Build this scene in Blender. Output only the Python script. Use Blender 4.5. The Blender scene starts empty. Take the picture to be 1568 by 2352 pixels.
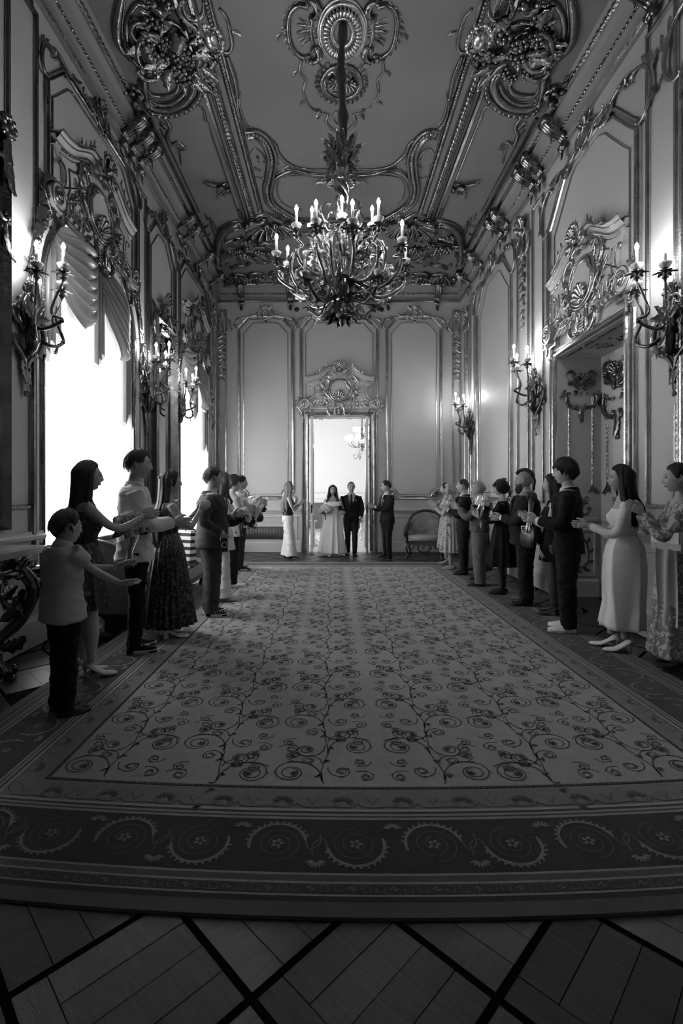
import bpy, math, random
import numpy as np
from mathutils import Vector, Matrix

# ------------------------------------------------------------------ camera, daylight, exposure
SC = bpy.context.scene
COL = SC.collection
FPX, CX, CY, EYE = 1130.0, 764.0, 1134.0, 1.42          # focal length and vanishing point of the 1568x2352 frame, eye height
XL, XR, YB, YF = -2.79, 3.10, 11.9, -1.3                # room shell
HC = 5.05; ZC = EYE + HC                                # ceiling
XM = 0.135                                              # long axis of the room
CYR = 5.32                                              # centre of the ceiling along the room
cam_data = bpy.data.cameras.new('camera')
cam = bpy.data.objects.new('camera', cam_data); COL.objects.link(cam)
cam.location = (0, 0, EYE); cam.rotation_euler = (math.pi/2, 0, 0)
cam_data.sensor_fit = 'VERTICAL'; cam_data.sensor_height = 36.0; cam_data.sensor_width = 24.0
cam_data.lens = 36.0*FPX/2352; cam_data.shift_x = (784-CX)/2352; cam_data.shift_y = (CY-1176)/2352
cam_data.clip_start = 0.05; cam_data.clip_end = 200
SC.camera = cam
world = bpy.data.worlds.new('overcast_sky'); SC.world = world; world.use_nodes = True
world.node_tree.nodes['Background'].inputs[0].default_value = (1, 1, 1, 1)
world.node_tree.nodes['Background'].inputs[1].default_value = 10.0
SC.view_settings.view_transform = 'Standard'; SC.view_settings.look = 'None'
SC.view_settings.exposure = 1.0; SC.view_settings.gamma = 1.0; SC.view_settings.use_curve_mapping = False
SC.cycles.use_denoising = True
SC.cycles.max_bounces = 6; SC.cycles.diffuse_bounces = 4; SC.cycles.glossy_bounces = 3
SC.cycles.transmission_bounces = 6; SC.cycles.transparent_max_bounces = 8
SC.cycles.sample_clamp_indirect = 6.0
SC.cycles.caustics_reflective = False; SC.cycles.caustics_refractive = False

def portal(name, loc, rot, sx, sy):
    d = bpy.data.lights.new(name, 'AREA'); d.shape = 'RECTANGLE'; d.size = sx; d.size_y = sy
    d.cycles.is_portal = True
    o = bpy.data.objects.new(name, d); o.location = loc; o.rotation_euler = rot; COL.objects.link(o)
# the sky's way in: the two tall windows of this room (y = middle) and those of the room beyond
for yy in (5.78, 9.93):
    portal('window_daylight', (XL-0.47, yy, 2.6), (0, -math.pi/2, 0), 3.9, 2.0)
portal('window_daylight', (-3.38, 16.1, 2.45), (0, -math.pi/2, 0), 3.1, 2.1)

# ------------------------------------------------------------------ mesh tools
def nrm(a):
    a = np.asarray(a, float); n = np.linalg.norm(a, axis=-1, keepdims=True); n[n == 0] = 1; return a/n

class M:
    """collects shapes and links them as one mesh object"""
    def __init__(s): s.v = []; s.q = []; s.t = []; s.n = 0
    def add(s, v, q=None, t=None, smooth=True, mat=0):
        v = np.asarray(v, float).reshape(-1, 3)
        if q is not None and len(q):
            s.q.append((np.asarray(q, int).reshape(-1, 4)+s.n, smooth, mat))
        if t is not None and len(t):
            s.t.append((np.asarray(t, int).reshape(-1, 3)+s.n, smooth, mat))
        s.v.append(v); s.n += len(v)
        return s
    def mesh(s, name):
        me = bpy.data.meshes.new(name)
        v = np.concatenate(s.v) if s.v else np.zeros((0, 3))
        loops = []; starts = []; sm = []; mi = []; pos = 0
        for arr, k in ((s.q, 4), (s.t, 3)):
            for f, smooth, mat in arr:
                loops.append(f.ravel()); c = len(f)
                starts.append(pos+np.arange(c)*k); pos += c*k
                sm.append(np.full(c, smooth)); mi.append(np.full(c, mat))
        me.vertices.add(len(v)); me.vertices.foreach_set('co', v.ravel())
        L = np.concatenate(loops); S = np.concatenate(starts)
        me.loops.add(len(L)); me.loops.foreach_set('vertex_index', L.astype(np.int32))
        me.polygons.add(len(S)); me.polygons.foreach_set('loop_start', S.astype(np.int32))
        me.polygons.foreach_set('use_smooth', np.concatenate(sm).astype(bool))
        me.polygons.foreach_set('material_index', np.concatenate(mi).astype(np.int32))
        me.update(calc_edges=True); me.validate()
        return me
    def obj(s, name, mats, parent=None, loc=None):
        me = s.mesh(name)
        for m in (mats if isinstance(mats, (list, tuple)) else [mats]): me.materials.append(m)
        o = bpy.data.objects.new(name, me); COL.objects.link(o)
        if parent is not None: o.parent = parent
        if loc is not None: o.location = loc
        return o
    # --- shapes
    def box(s, c, d, rz=0.0, mat=0, rot=None):
        x, y, z = np.asarray(d, float)/2
        v = np.array([[i*x, j*y, k*z] for i in (-1, 1) for j in (-1, 1) for k in (-1, 1)])
        if rz: v = v @ np.array([[math.cos(rz), math.sin(rz), 0], [-math.sin(rz), math.cos(rz), 0], [0, 0, 1]])
        if rot is not None: v = v @ np.array(rot).T
        q = [[0, 1, 3, 2], [4, 6, 7, 5], [0, 4, 5, 1], [2, 3, 7, 6], [0, 2, 6, 4], [1, 5, 7, 3]]
        return s.add(v+np.asarray(c, float), q, smooth=False, mat=mat)
    def bx(s, lo, hi, mat=0):
        lo = np.array(lo, float); hi = np.array(hi, float); return s.box((lo+hi)/2, hi-lo, mat=mat)
    def rings(s, R, closed=True, cap=True, smooth=True, mat=0, loop=False):
        """R: (n, k, 3) rings joined to a skin"""
        R = np.asarray(R, float); n, k, _ = R.shape
        kk = k if closed else k-1
        i = np.arange(n if loop else n-1)[:, None]; j = np.arange(kk)[None, :]
        i2 = (i+1) % n; j2 = (j+1) % k
        q = np.stack([i*k+j, i*k+j2, i2*k+j2, i2*k+j], -1).reshape(-1, 4)
        v = R.reshape(-1, 3); t = []
        if cap and closed and not loop:
            c0, c1 = R[0].mean(0), R[-1].mean(0); v = np.vstack([v, c0, c1]); a = n*k
            jj = np.arange(k); j3 = (jj+1) % k
            t = np.vstack([np.stack([np.full(k, a), j3, jj], -1), np.stack([np.full(k, a+1), (n-1)*k+jj, (n-1)*k+j3], -1)])
        return s.add(v, q, t if len(t) else None, smooth, mat)
    def tube(s, P, r, k=8, up=None, cap=True, mat=0, flat=1.0, loop=False, smooth=True):
        """tube along P with radii r; cross-section squashed by flat along up"""
        P = np.asarray(P, float); n = len(P); r = np.broadcast_to(np.asarray(r, float), (n,))
        if loop: T = nrm(np.roll(P, -1, 0)-np.roll(P, 1, 0))
        else: T = nrm(np.gradient(P, axis=0))
        if up is not None:
            Nn = nrm(np.asarray(up, float)[None, :]-(T@np.asarray(up, float))[:, None]*T)
        else:
            Nn = np.zeros((n, 3)); a = np.array([0, 0, 1.0]) if abs(T[0][2]) < .9 else np.array([1.0, 0, 0])
            v = a-T[0]*(a@T[0]); v /= np.linalg.norm(v); Nn[0] = v
            for i in range(1, n):
                v = v-T[i]*(v@T[i]); l = np.linalg.norm(v); v = v/l if l > 1e-6 else Nn[i-1]; Nn[i] = v
        B = np.cross(T, Nn); a = np.arange(k)*2*math.pi/k
        R = P[:, None]+r[:, None, None]*(np.cos(a)[None, :, None]*B[:, None]+flat*np.sin(a)[None, :, None]*Nn[:, None])
        return s.rings(R, cap=cap, mat=mat, loop=loop, smooth=smooth)
    def ball(s, c, r, k=8, m=5, mat=0, rot=None):
        r = np.broadcast_to(np.asarray(r, float), (3,))
        th = np.linspace(0.12, math.pi-0.12, m)[:, None]; ph = np.arange(k)[None, :]*2*math.pi/k
        R = np.stack([np.sin(th)*np.cos(ph)*r[0], np.sin(th)*np.sin(ph)*r[1], np.cos(th)*r[2]+0*ph], -1)
        if rot is not None: R = R @ np.array(rot).T
        return s.rings(R+np.asarray(c, float), mat=mat)
    def lathe(s, prof, c=(0, 0, 0), k=16, mat=0, flute=0, cap=True):
        P = np.asarray(prof, float); a = np.arange(k)*2*math.pi/k
        f = 1+flute*np.cos(a*k/2) if flute else np.ones(k)
        R = np.stack([P[:, 0:1]*np.cos(a)*f, P[:, 0:1]*np.sin(a)*f, P[:, 1:2]+0*a[None, :]], -1)+np.asarray(c, float)
        return s.rings(R, mat=mat, cap=cap)
    def prism(s, pts, fr, w0, w1, mat=0, smooth=False):
        """flat polygon (u,v) standing from w0 to w1 in frame fr; star-shaped about its centroid"""
        P = np.asarray(pts, float); n = len(P); c = P.mean(0)
        v = np.vstack([fr(P[:, 0], P[:, 1], w1), fr(P[:, 0], P[:, 1], w0), fr(c[0:1], c[1:2], w1), fr(c[0:1], c[1:2], w0)])
        j = np.arange(n); k = (j+1) % n
        q = np.stack([j, k, n+k, n+j], -1)
        t = np.vstack([np.stack([np.full(n, 2*n), j, k], -1), np.stack([np.full(n, 2*n+1), n+k, n+j], -1)])
        return s.add(v, q, t, smooth, mat)
    def sweep(s, pts, prof, fr, closed=False, mat=0, smooth=False):
        """moulding: profile (a across, w proud) mitred along a path (u,v) in frame fr"""
        P = np.asarray(pts, float); n = len(P)
        d = nrm(np.roll(P, -1, 0)-P)
        if not closed: d[-1] = d[-2]
        dp = np.roll(d, 1, 0)
        if not closed: dp[0] = d[0]
        n1 = np.stack([-dp[:, 1], dp[:, 0]], -1); n2 = np.stack([-d[:, 1], d[:, 0]], -1)
        m = nrm(n1+n2); m = m/np.clip((m*n1).sum(1), .35, 1)[:, None]
        pr = np.asarray(prof, float); k = len(pr)
        uv = P[:, None]+m[:, None]*pr[None, :, 0:1]
        V = fr(uv[..., 0].ravel(), uv[..., 1].ravel(), np.broadcast_to(pr[None, :, 1], (n, k)).ravel()).reshape(n, k, 3)
        return s.rings(V, closed=False, cap=False, smooth=smooth, mat=mat, loop=closed)

class Fr:
    """a flat frame: origin, two directions in the plane, one out of it"""
    def __init__(s, o, U, V, N): s.o, s.U, s.V, s.N = [np.asarray(a, float) for a in (o, U, V, N)]
    def __call__(s, u, v, w=0.0):
        u, v, w = np.broadcast_arrays(np.asarray(u, float), np.asarray(v, float), np.asarray(w, float))
        return s.o+u[..., None]*s.U+v[..., None]*s.V+w[..., None]*s.N
    def at(s, u, v, w=0.0, ang=0.0, sc=1.0, flip=False):
        c, si = math.cos(ang), math.sin(ang); f = -1 if flip else 1
        return Fr(s(u, v, w), (s.U*c+s.V*si)*sc*f, (-s.U*si+s.V*c)*sc, s.N*sc)

def root(name, label, cat, loc=(0, 0, 0), rz=0.0, group=None):
    o = bpy.data.objects.new(name, None); COL.objects.link(o); o.empty_display_size = .1
    o.location = loc; o.rotation_euler = (0, 0, rz); o['label'] = label; o['category'] = cat
    if group: o['group'] = group
    return o
def tag(o, label, cat, group=None):
    o['label'] = label; o['category'] = cat
    if group: o['group'] = group
    return o
def struct(o): o['kind'] = 'structure'; return o
def stuff(o): o['kind'] = 'stuff'; return o
def dup(o, parent=None, **kw):
    c = o.copy(); COL.objects.link(c); c.parent = parent
    for ch in list(o.children): dup(ch, c)
    for k, v in kw.items():
        if k in ('label', 'group', 'category'): c[k] = v
        else: setattr(c, k, v)
    return c

# ------------------------------------------------------------------ materials (the photograph is black and white)
def mat(name, v, rough=.6, metal=0.0, bump=None, var=None, sheen=0, spec=.5, **kw):
    """bump: (scale, strength, detail); var: (scale, amount) tone variation"""
    m = bpy.data.materials.new(name); m.use_nodes = True; nt = m.node_tree; b = nt.nodes['Principled BSDF']
    b.inputs['Base Color'].default_value = (v, v, v, 1); b.inputs['Roughness'].default_value = rough
    b.inputs['Metallic'].default_value = metal; b.inputs['Specular IOR Level'].default_value = spec
    if sheen: b.inputs['Sheen Weight'].default_value = sheen
    tc = nt.nodes.new('ShaderNodeTexCoord')
    if var:
        n = nt.nodes.new('ShaderNodeTexNoise'); n.inputs['Scale'].default_value = var[0]; n.inputs['Detail'].default_value = 4
        if len(var) > 2:
            mp = nt.nodes.new('ShaderNodeMapping'); mp.inputs['Scale'].default_value = var[2]
            nt.links.new(tc.outputs['Object'], mp.inputs[0]); nt.links.new(mp.outputs[0], n.inputs['Vector'])
        else: nt.links.new(tc.outputs['Object'], n.inputs['Vector'])
        r = nt.nodes.new('ShaderNodeMapRange'); r.inputs['From Min'].default_value = .3; r.inputs['From Max'].default_value = .7
        r.inputs['To Min'].default_value = max(0, v-var[1]); r.inputs['To Max'].default_value = v+var[1]
        nt.links.new(n.outputs[0], r.inputs[0]); nt.links.new(r.outputs[0], b.inputs['Base Color'])
    if bump:
        n = nt.nodes.new('ShaderNodeTexNoise'); n.inputs['Scale'].default_value = bump[0]; n.inputs['Detail'].default_value = bump[2] if len(bump) > 2 else 3
        if len(bump) > 3:
            mp = nt.nodes.new('ShaderNodeMapping'); mp.inputs['Scale'].default_value = bump[3]
            nt.links.new(tc.outputs['Object'], mp.inputs[0]); nt.links.new(mp.outputs[0], n.inputs['Vector'])
        else: nt.links.new(tc.outputs['Object'], n.inputs['Vector'])
        bp = nt.nodes.new('ShaderNodeBump'); bp.inputs['Strength'].default_value = bump[1]; bp.inputs['Distance'].default_value = .01
        nt.links.new(n.outputs[0], bp.inputs['Height']); nt.links.new(bp.outputs[0], b.inputs['Normal'])
    return m
def emit(name, v, s):
    m = bpy.data.materials.new(name); m.use_nodes = True; b = m.node_tree.nodes['Principled BSDF']
    b.inputs['Base Color'].default_value = (v, v, v, 1); b.inputs['Emission Color'].default_value = (1, 1, 1, 1)
    b.inputs['Emission Strength'].default_value = s; return m

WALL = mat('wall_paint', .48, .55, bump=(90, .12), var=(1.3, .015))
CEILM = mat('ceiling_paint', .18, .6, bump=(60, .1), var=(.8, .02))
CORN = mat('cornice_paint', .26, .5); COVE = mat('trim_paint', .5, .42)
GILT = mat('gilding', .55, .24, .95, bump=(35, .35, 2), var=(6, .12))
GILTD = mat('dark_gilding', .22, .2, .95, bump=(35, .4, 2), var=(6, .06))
BRONZE = mat('dark_bronze', .13, .28, .9, bump=(30, .4, 2))
CAND = mat('candle_sleeve', .8, .5)
BULB = emit('candle_bulb', 1, 200.0); BULBC = emit('chandelier_bulb', 1, 90.0)
GLASSW = mat('fluted_glass_cup', .75, .12, spec=.8)
MARBLE = mat('marble', .45, .15, var=(5, .1))
WOODF = mat('oak_plank', .03, .30, bump=(30, .3, 5, (1, 14, 1)), var=(7, .016, (.5, 9, 1)))
WOODD = mat('dark_inlay_wood', .002, .9, spec=.05)
DARKWOOD = mat('dark_carved_wood', .045, .3, bump=(40, .3))
BLACK = mat('black_metal', .02, .4)
WHITEP = mat('white_door_paint', .62, .35)
# ------------------------------------------------------------------ rococo ornament kit: all drawn in a flat frame, relief out of it
def canon(kind, turns=1.15, mid=1.6, n=44):
    """unit C or S scroll by integrating its curvature; returns points mapped so the two volute eyes sit at (0,0) and (1,0)"""
    t = np.linspace(-1, 1, n); p = 7
    A = turns*2*math.pi*(p+1)/2*1.0
    k = (A*np.abs(t)**p+mid)*(np.sign(t) if kind == 'S' else 1.0)
    if kind == 'S': k = A*np.sign(t)*np.abs(t)**p+mid*t*1.2
    h = np.concatenate([[0], np.cumsum((k[1:]+k[:-1])/2*np.diff(t))]); h -= h[n//2]
    x = np.concatenate([[0], np.cumsum(np.cos((h[1:]+h[:-1])/2)*np.diff(t))])
    y = np.concatenate([[0], np.cumsum(np.sin((h[1:]+h[:-1])/2)*np.diff(t))])
    P = x+1j*y; a, b = P[2], P[-3]; P = (P-a)/(b-a)
    return P
_CAN = {}
def scroll_pts(p0, p1, kind='C', side=1, turns=1.15, mid=1.6, n=40):
    key = (kind, turns, mid, n)
    if key not in _CAN: _CAN[key] = canon(kind, turns, mid, n)
    Z = _CAN[key]
    if side < 0: Z = np.conj(Z)
    a = complex(*p0); b = complex(*p1); Z = a+Z*(b-a)
    return np.stack([Z.real, Z.imag], -1)
def relief(m, fr, uv, r, k=6, lift=.35, mat=0, flat=.8, loop=False):
    uv = np.asarray(uv, float); r = np.broadcast_to(np.asarray(r, float), (len(uv),))
    P = fr(uv[:, 0], uv[:, 1], r*lift)
    sc = np.linalg.norm(fr.U)
    m.tube(P, r*sc, k, up=fr.N/np.linalg.norm(fr.N), flat=flat, mat=mat, loop=loop)
def scroll(m, fr, p0, p1, kind='C', side=1, r=.03, leaf=True, turns=1.15, mid=1.6, n=34, k=6, mat=0, ridge=False):
    uv = scroll_pts(p0, p1, kind, side, turns, mid, n)
    t = np.linspace(-1, 1, len(uv)); rr = r*(.45+.55*(1-np.abs(t)**1.5))
    relief(m, fr, uv, rr, k, .5, mat)
    for e in (2, -3):
        m.ball(fr(uv[e][0], uv[e][1], r*.6), np.linalg.norm(fr.U)*r*.75, 6, 4, mat)
    if leaf:
        d = np.array(p1)-np.array(p0); L = np.linalg.norm(d); i = len(uv)//2
        for f, sg in ((.5, 1), (.36, -1), (.64, 1)):
            j = int(f*len(uv)); tg = nrm(uv[min(j+1, len(uv)-1)]-uv[j-1]); nn = np.array([tg[1], -tg[0]])*side
            dr = tg*.8*sg+nn*.7
            leafm(m, fr, uv[j], math.atan2(dr[1], dr[0]), L*.34 if f == .5 else L*.24, L*.1, .5*sg*side, mat=mat)
def leafm(m, fr, p, ang, L, W, curl=.6, lobes=4, n=9, h=None, mat=0):
    """acanthus leaf: ribbed, lobed, its tip curling"""
    t = np.linspace(0, 1, n); h = W*.45 if h is None else h
    a = ang+curl*t**1.5*1.6; ds = L/(n-1)
    x = p[0]+np.concatenate([[0], np.cumsum(np.cos(a[:-1]))])*ds; y = p[1]+np.concatenate([[0], np.cumsum(np.sin(a[:-1]))])*ds
    w = W*(np.sin(math.pi*np.clip(t*.92+.06, 0, 1))**.7)*(.62+.38*np.abs(np.sin(math.pi*lobes*t)))
    o = np.array([-1, -.5, 0, .5, 1.0]); hz = np.array([.1, .75, .5, .75, .1])
    nx, ny = -np.sin(a), np.cos(a)
    U = x[:, None]+nx[:, None]*w[:, None]*o; V = y[:, None]+ny[:, None]*w[:, None]*o
    Wd = h*(hz[None, :]*(.5+.5*np.abs(np.cos(math.pi*lobes*t)))[:, None]+(t**2*.8)[:, None]+.25)
    R = fr(U, V, Wd)
    m.rings(R, closed=False, cap=False, mat=mat)
def shell(m, fr, p, ang, r, n=7, spread=2.5, h=None, mat=0, inner=.22):
    h = r*.28 if h is None else h
    for i in range(n):
        a = ang+(i/(n-1)-.5)*spread; rr = r*(1-.18*abs(i/(n-1)-.5)*2)
        d = np.array([math.cos(a), math.sin(a)]); q = np.linspace(inner, 1, 6)
        uv = np.array(p)+d*q[:, None]*rr
        P = fr(uv[:, 0], uv[:, 1], h*(.3+.9*q**2)); w = rr*spread/(n-1)*.5*q; w[-1] *= .75
        m.tube(P, w*np.linalg.norm(fr.U), 5, up=fr.N/np.linalg.norm(fr.N), flat=.7, mat=mat)
    m.ball(fr(p[0], p[1], h*.5), r*.2*np.linalg.norm(fr.U), 7, 4, mat)
def rosette(m, fr, p, r, n=6, h=None, mat=0):
    h = r*.4 if h is None else h; sc = np.linalg.norm(fr.U)
    for i in range(n):
        a = i*2*math.pi/n; c = (p[0]+math.cos(a)*r*.6, p[1]+math.sin(a)*r*.6)
        m.ball(fr(c[0], c[1], h*.4), np.array([r*.38]*3)*sc, 6, 4, mat)
    m.ball(fr(p[0], p[1], h*.8), r*.3*sc, 6, 4, mat)
def along(uv, step):
    uv = np.asarray(uv, float); d = np.concatenate([[0], np.cumsum(np.linalg.norm(np.diff(uv, axis=0), axis=1))])
    n = max(2, int(d[-1]/step)); q = (np.arange(n)+.5)*d[-1]/n
    P = np.stack([np.interp(q, d, uv[:, 0]), np.interp(q, d, uv[:, 1])], -1)
    Q = np.stack([np.interp(q+.01*step, d, uv[:, 0]), np.interp(q+.01*step, d, uv[:, 1])], -1)
    return P, nrm(Q-P)
_G = None
def beads(m, fr, uv, step=.06, r=.02, w=.01, long=1.25, mat=0, slant=0.0):
    """row of low half-beads; slant turns it into a rope"""
    P, T = along(uv, step); n = len(P)
    k = 6; a = np.arange(k)*2*math.pi/k
    c, s_ = math.cos(slant), math.sin(slant); T = np.stack([T[:, 0]*c-T[:, 1]*s_, T[:, 0]*s_+T[:, 1]*c], -1)
    Nn = np.stack([-T[:, 1], T[:, 0]], -1)
    ring = lambda q, h: (P[:, None]+T[:, None]*(np.cos(a)*r*long*q)[None, :, None]+Nn[:, None]*(np.sin(a)*r*q)[None, :, None], h)
    A, h0 = ring(1, 0); B, h1 = ring(.72, r*.75)
    V = np.concatenate([fr(A[..., 0], A[..., 1], w), fr(B[..., 0], B[..., 1], w+h1), fr(P[:, 0], P[:, 1], w+r)[:, None]], 1)
    base = (np.arange(n)*(2*k+1))[:, None, None]; j = np.arange(k); j2 = (j+1) % k
    q = (np.stack([j, j2, k+j2, k+j], -1)[None]+base).reshape(-1, 4)
    t = (np.stack([k+j, k+j2, np.full(k, 2*k)], -1)[None]+base).reshape(-1, 3)
    m.add(V.reshape(-1, 3), q, t, True, mat)
def drop(m, fr, u, v0, v1, w=.05, rng=None, mat=0):
    """hanging garland of husks, leaves and small flowers"""
    n = max(3, int((v0-v1)/(w*.9))); sg = 1
    for i in range(n):
        t = i/n; v = v0+(v1-v0)*t; ww = w*(1-.55*t); sg = -sg
        leafm(m, fr, (u, v), -math.pi/2+.55*sg, ww*1.5, ww*.42, .5*sg, 3, 6, mat=mat)
        leafm(m, fr, (u, v), -math.pi/2-.75*sg, ww*1.1, ww*.32, -.5*sg, 2, 5, mat=mat)
        if i % 3 == 0: rosette(m, fr, (u, v), ww*.45, 5, mat=mat)
def oval(c, a, b, n=40, t0=0, t1=2*math.pi):
    t = np.linspace(t0, t1, n, endpoint=abs(t1-t0) < 6.28)
    return np.stack([c[0]+a*np.cos(t), c[1]+b*np.sin(t)], -1)
def bunch(m, fr, c, a, b, n, rng, mat=0):
    """carved cluster of flowers and leaves"""
    for i in range(n):
        t = rng.random()*2*math.pi; q = math.sqrt(rng.random()); u, v = c[0]+a*q*math.cos(t), c[1]+b*q*math.sin(t)
        s_ = min(a, b)*(.16+.16*rng.random())
        f2 = fr.at(0, 0, s_*(1.3-q))
        if i % 2: rosette(m, f2, (u, v), s_, 5, mat=mat)
        else: leafm(m, f2, (u, v), t+.6*(rng.random()-.5), s_*2.6, s_*.8, rng.random()-.5, 3, 7, mat=mat)
# profiles: (across, proud)
def prof_bar(w, h): return [(-w/2, 0), (-w/2, h*.5), (-w*.3, h), (w*.3, h), (w/2, h*.5), (w/2, 0)]
def prof_frame(w, h): return [(-w/2, 0), (-w/2, h*.6), (-w*.38, h), (-w*.2, h*.9), (-w*.12, h*.35), (w*.12, h*.3), (w*.2, h*.6), (w*.36, h*.7), (w/2, h*.35), (w/2, 0)]
def clip_rect(u0, u1, v0, v1, c=.2, ind=0.0):
    """panel outline: stepped clipped top corners, hollowed bottom corners"""
    P = [(u1, v1-c*1.15), (u1-c*.25, v1-c*.9), (u1-c*.95, v1-c*.12), (u1-c*1.2, v1), (u0+c*1.2, v1), (u0+c*.95, v1-c*.12), (u0+c*.25, v1-c*.9), (u0, v1-c*1.15)]
    if ind > 0:
        a = np.linspace(math.pi/2, 0, 6)
        P += [(u0+ind*math.cos(x), v0+ind*math.sin(x)) for x in a]
        a = np.linspace(math.pi, math.pi/2, 6)
        P += [(u1+ind*math.cos(x), v0+ind*math.sin(x)) for x in a]
    else: P += [(u0, v0), (u1, v0)]
    return P
def smoothp(P, n=60, closed=False):
    """Catmull-Rom through points"""
    P = np.asarray(P, float)
    Q = np.vstack([P[-1:], P, P[:2]]) if closed else np.vstack([2*P[0]-P[1], P, 2*P[-1]-P[-2]])
    m_ = len(Q)-3; t = np.linspace(0, m_, n, endpoint=not closed); i = np.clip(t.astype(int), 0, m_-1); f = (t-i)[:, None]
    a, b, c, d = Q[i], Q[i+1], Q[i+2], Q[i+3]
    return .5*((2*b)+(c-a)*f+(2*a-5*b+4*c-d)*f**2+(3*b-a-3*c+d)*f**3)
# ------------------------------------------------------------------ room shell
rng = random.Random(7)
FB = Fr((0, YB, 0), (1, 0, 0), (0, 0, 1), (0, -1, 0))
FL = Fr((XL, 0, 0), (0, 1, 0), (0, 0, 1), (1, 0, 0))
FR_ = Fr((XR, 0, 0), (0, 1, 0), (0, 0, 1), (-1, 0, 0))
FF = Fr((0, YF, 0), (1, 0, 0), (0, 0, 1), (0, 1, 0))
FC = Fr((0, 0, ZC), (1, 0, 0), (0, 1, 0), (0, 0, -1))
FLO = Fr((0, 0, 0), (1, 0, 0), (0, 1, 0), (0, 0, 1))
DX0, DX1, DZ = -.59, .906, 3.284                          # far doorway
RY0, RY1, RZ = 5.18, 6.79, 3.3                            # side doorway in the right wall
WIN = [(5.78, 1.05), (9.93, 1.0)]; WS, WB = 3.42, .55     # window centre / half width, spring of the arch, sill
def wall_with(name, fr, u0, u1, H, ops, d, m):
    """ops: (centre, half width, sill, spring, arch rise); recesses cut right through"""
    g = M(); us = [u0]
    for c, hw, b, s_, r in sorted(ops):
        def f(u): return s_+r*math.sqrt(max(0, 1-((u-c)/hw)**2)) if r else s_
        a, e = c-hw, c+hw
        g.add(fr([us[-1], a, a, us[-1]], [-.06, -.06, H, H], 0), [[0, 1, 2, 3]], smooth=False)
        g.add(fr([us[-1], a, a, us[-1]], [-.06, -.06, H, H], -d), [[0, 1, 2, 3]], smooth=False)
        n = 24 if r else 1; q = [c-hw*math.cos(math.pi*i/n) for i in range(n+1)] if r else [a, e]
        for i in range(n):
            x, y = q[i], q[i+1]
            for w in (0, -d):
                g.add(fr([x, y, y, x], [f(x), f(y), H, H], w), [[0, 1, 2, 3]], smooth=False)
            g.add(fr([x, y, y, x], [f(x), f(y), f(y), f(x)], [0, 0, -d, -d]), [[0, 1, 2, 3]], smooth=bool(r))
        if b > 0:
            for w in (0, -d): g.add(fr([a, e, e, a], [-.06, -.06, b, b], w), [[0, 1, 2, 3]], smooth=False)
            g.add(fr([a, e, e, a], [b, b, b, b], [0, 0, -d, -d]), [[0, 1, 2, 3]], smooth=False)
        for x in (a, e): g.add(fr([x]*4, [b, f(x), f(x), b], [0, 0, -d, -d]), [[0, 1, 2, 3]], smooth=False)
        us.append(e)
    for w in (0, -d): g.add(fr([us[-1], u1, u1, us[-1]], [-.06, -.06, H, H], w), [[0, 1, 2, 3]], smooth=False)
    return struct(g.obj(name, m))
wall_back = wall_with('wall_back', FB, XL, XR, ZC, [((DX0+DX1)/2, (DX1-DX0)/2, 0, DZ, 0)], .32, WALL)
wall_left = wall_with('wall_left', FL, YF, YB, ZC, [(c, w, WB, WS, 1.03) for c, w in WIN], .5, WALL)
wall_right = wall_with('wall_right', FR_, YF, YB, ZC, [((RY0+RY1)/2, (RY1-RY0)/2, 0, RZ, 0)], .62, WALL)
wall_front = wall_with('wall_front', FF, XL, XR, ZC, [], .3, WALL)
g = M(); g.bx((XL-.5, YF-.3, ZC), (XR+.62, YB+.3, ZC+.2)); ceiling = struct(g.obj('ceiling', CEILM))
g = M(); g.bx((XL-.5, YF-.3, -.1), (XR+.62, YB+.35, -.004)); floor = struct(g.obj('floor', WOODD))

# --- windows: arched frames with panes at the outer face of the wall
glassm = bpy.data.materials.new('window_glass'); glassm.use_nodes = True
nt = glassm.node_tree; nt.nodes.clear(); o_ = nt.nodes.new('ShaderNodeOutputMaterial'); tr = nt.nodes.new('ShaderNodeBsdfTransparent'); gl = nt.nodes.new('ShaderNodeBsdfGlossy'); mx = nt.nodes.new('ShaderNodeMixShader')
gl.inputs['Roughness'].default_value = .03; mx.inputs[0].default_value = .06; tr.inputs[0].default_value = (.95,)*3+(1,)
nt.links.new(tr.outputs[0], mx.inputs[1]); nt.links.new(gl.outputs[0], mx.inputs[2]); nt.links.new(mx.outputs[0], o_.inputs[0])
for i, (c, hw) in enumerate(WIN):
    g = M(); f2 = Fr((XL-.44, 0, 0), (0, 1, 0), (0, 0, 1), (1, 0, 0)); pr = [(-.05, 0), (-.05, .05), (.02, .05), (.02, 0)]
    out = [(c-hw, WB), (c-hw, WS)]+[(c-hw*math.cos(a), WS+1.03*math.sin(a)) for a in np.linspace(.1, math.pi-.1, 18)]+[(c+hw, WS), (c+hw, WB)]
    g.sweep(out, [(-.07, 0), (-.07, .05), (0, .05), (0, 0)], f2, closed=True)
    for z in (1.7, 3.3): g.bx((XL-.44, c-hw, z-.03), (XL-.39, c+hw, z+.03))
    g.bx((XL-.44, c-.03, WB), (XL-.39, c+.03, WS+1.0))
    w_ = struct(g.obj('window_%d' % (i+1), WHITEP))
    for s_ in (-1, 1):
        for z0, z1 in ((WB, 1.7), (1.7, 3.3)):
            h = M(); h.bx((XL-.42, c+(s_-1)*hw/2+.03, z0), (XL-.415, c+(s_+1)*hw/2-.03, z1)); p_ = h.obj('pane', glassm, w_)
    h = M(); h.prism([(c+(hw-.05)*math.cos(a), 3.33+1.05*math.sin(a)) for a in np.linspace(0, math.pi, 16)], f2, .02, .025); h.obj('pane', glassm, w_)
    g = M(); g.bx((XL-.38, c-hw-.05, WB-.05), (XL+.1, c+hw+.05, WB)); g.obj('window_sill', MARBLE, w_)

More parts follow.
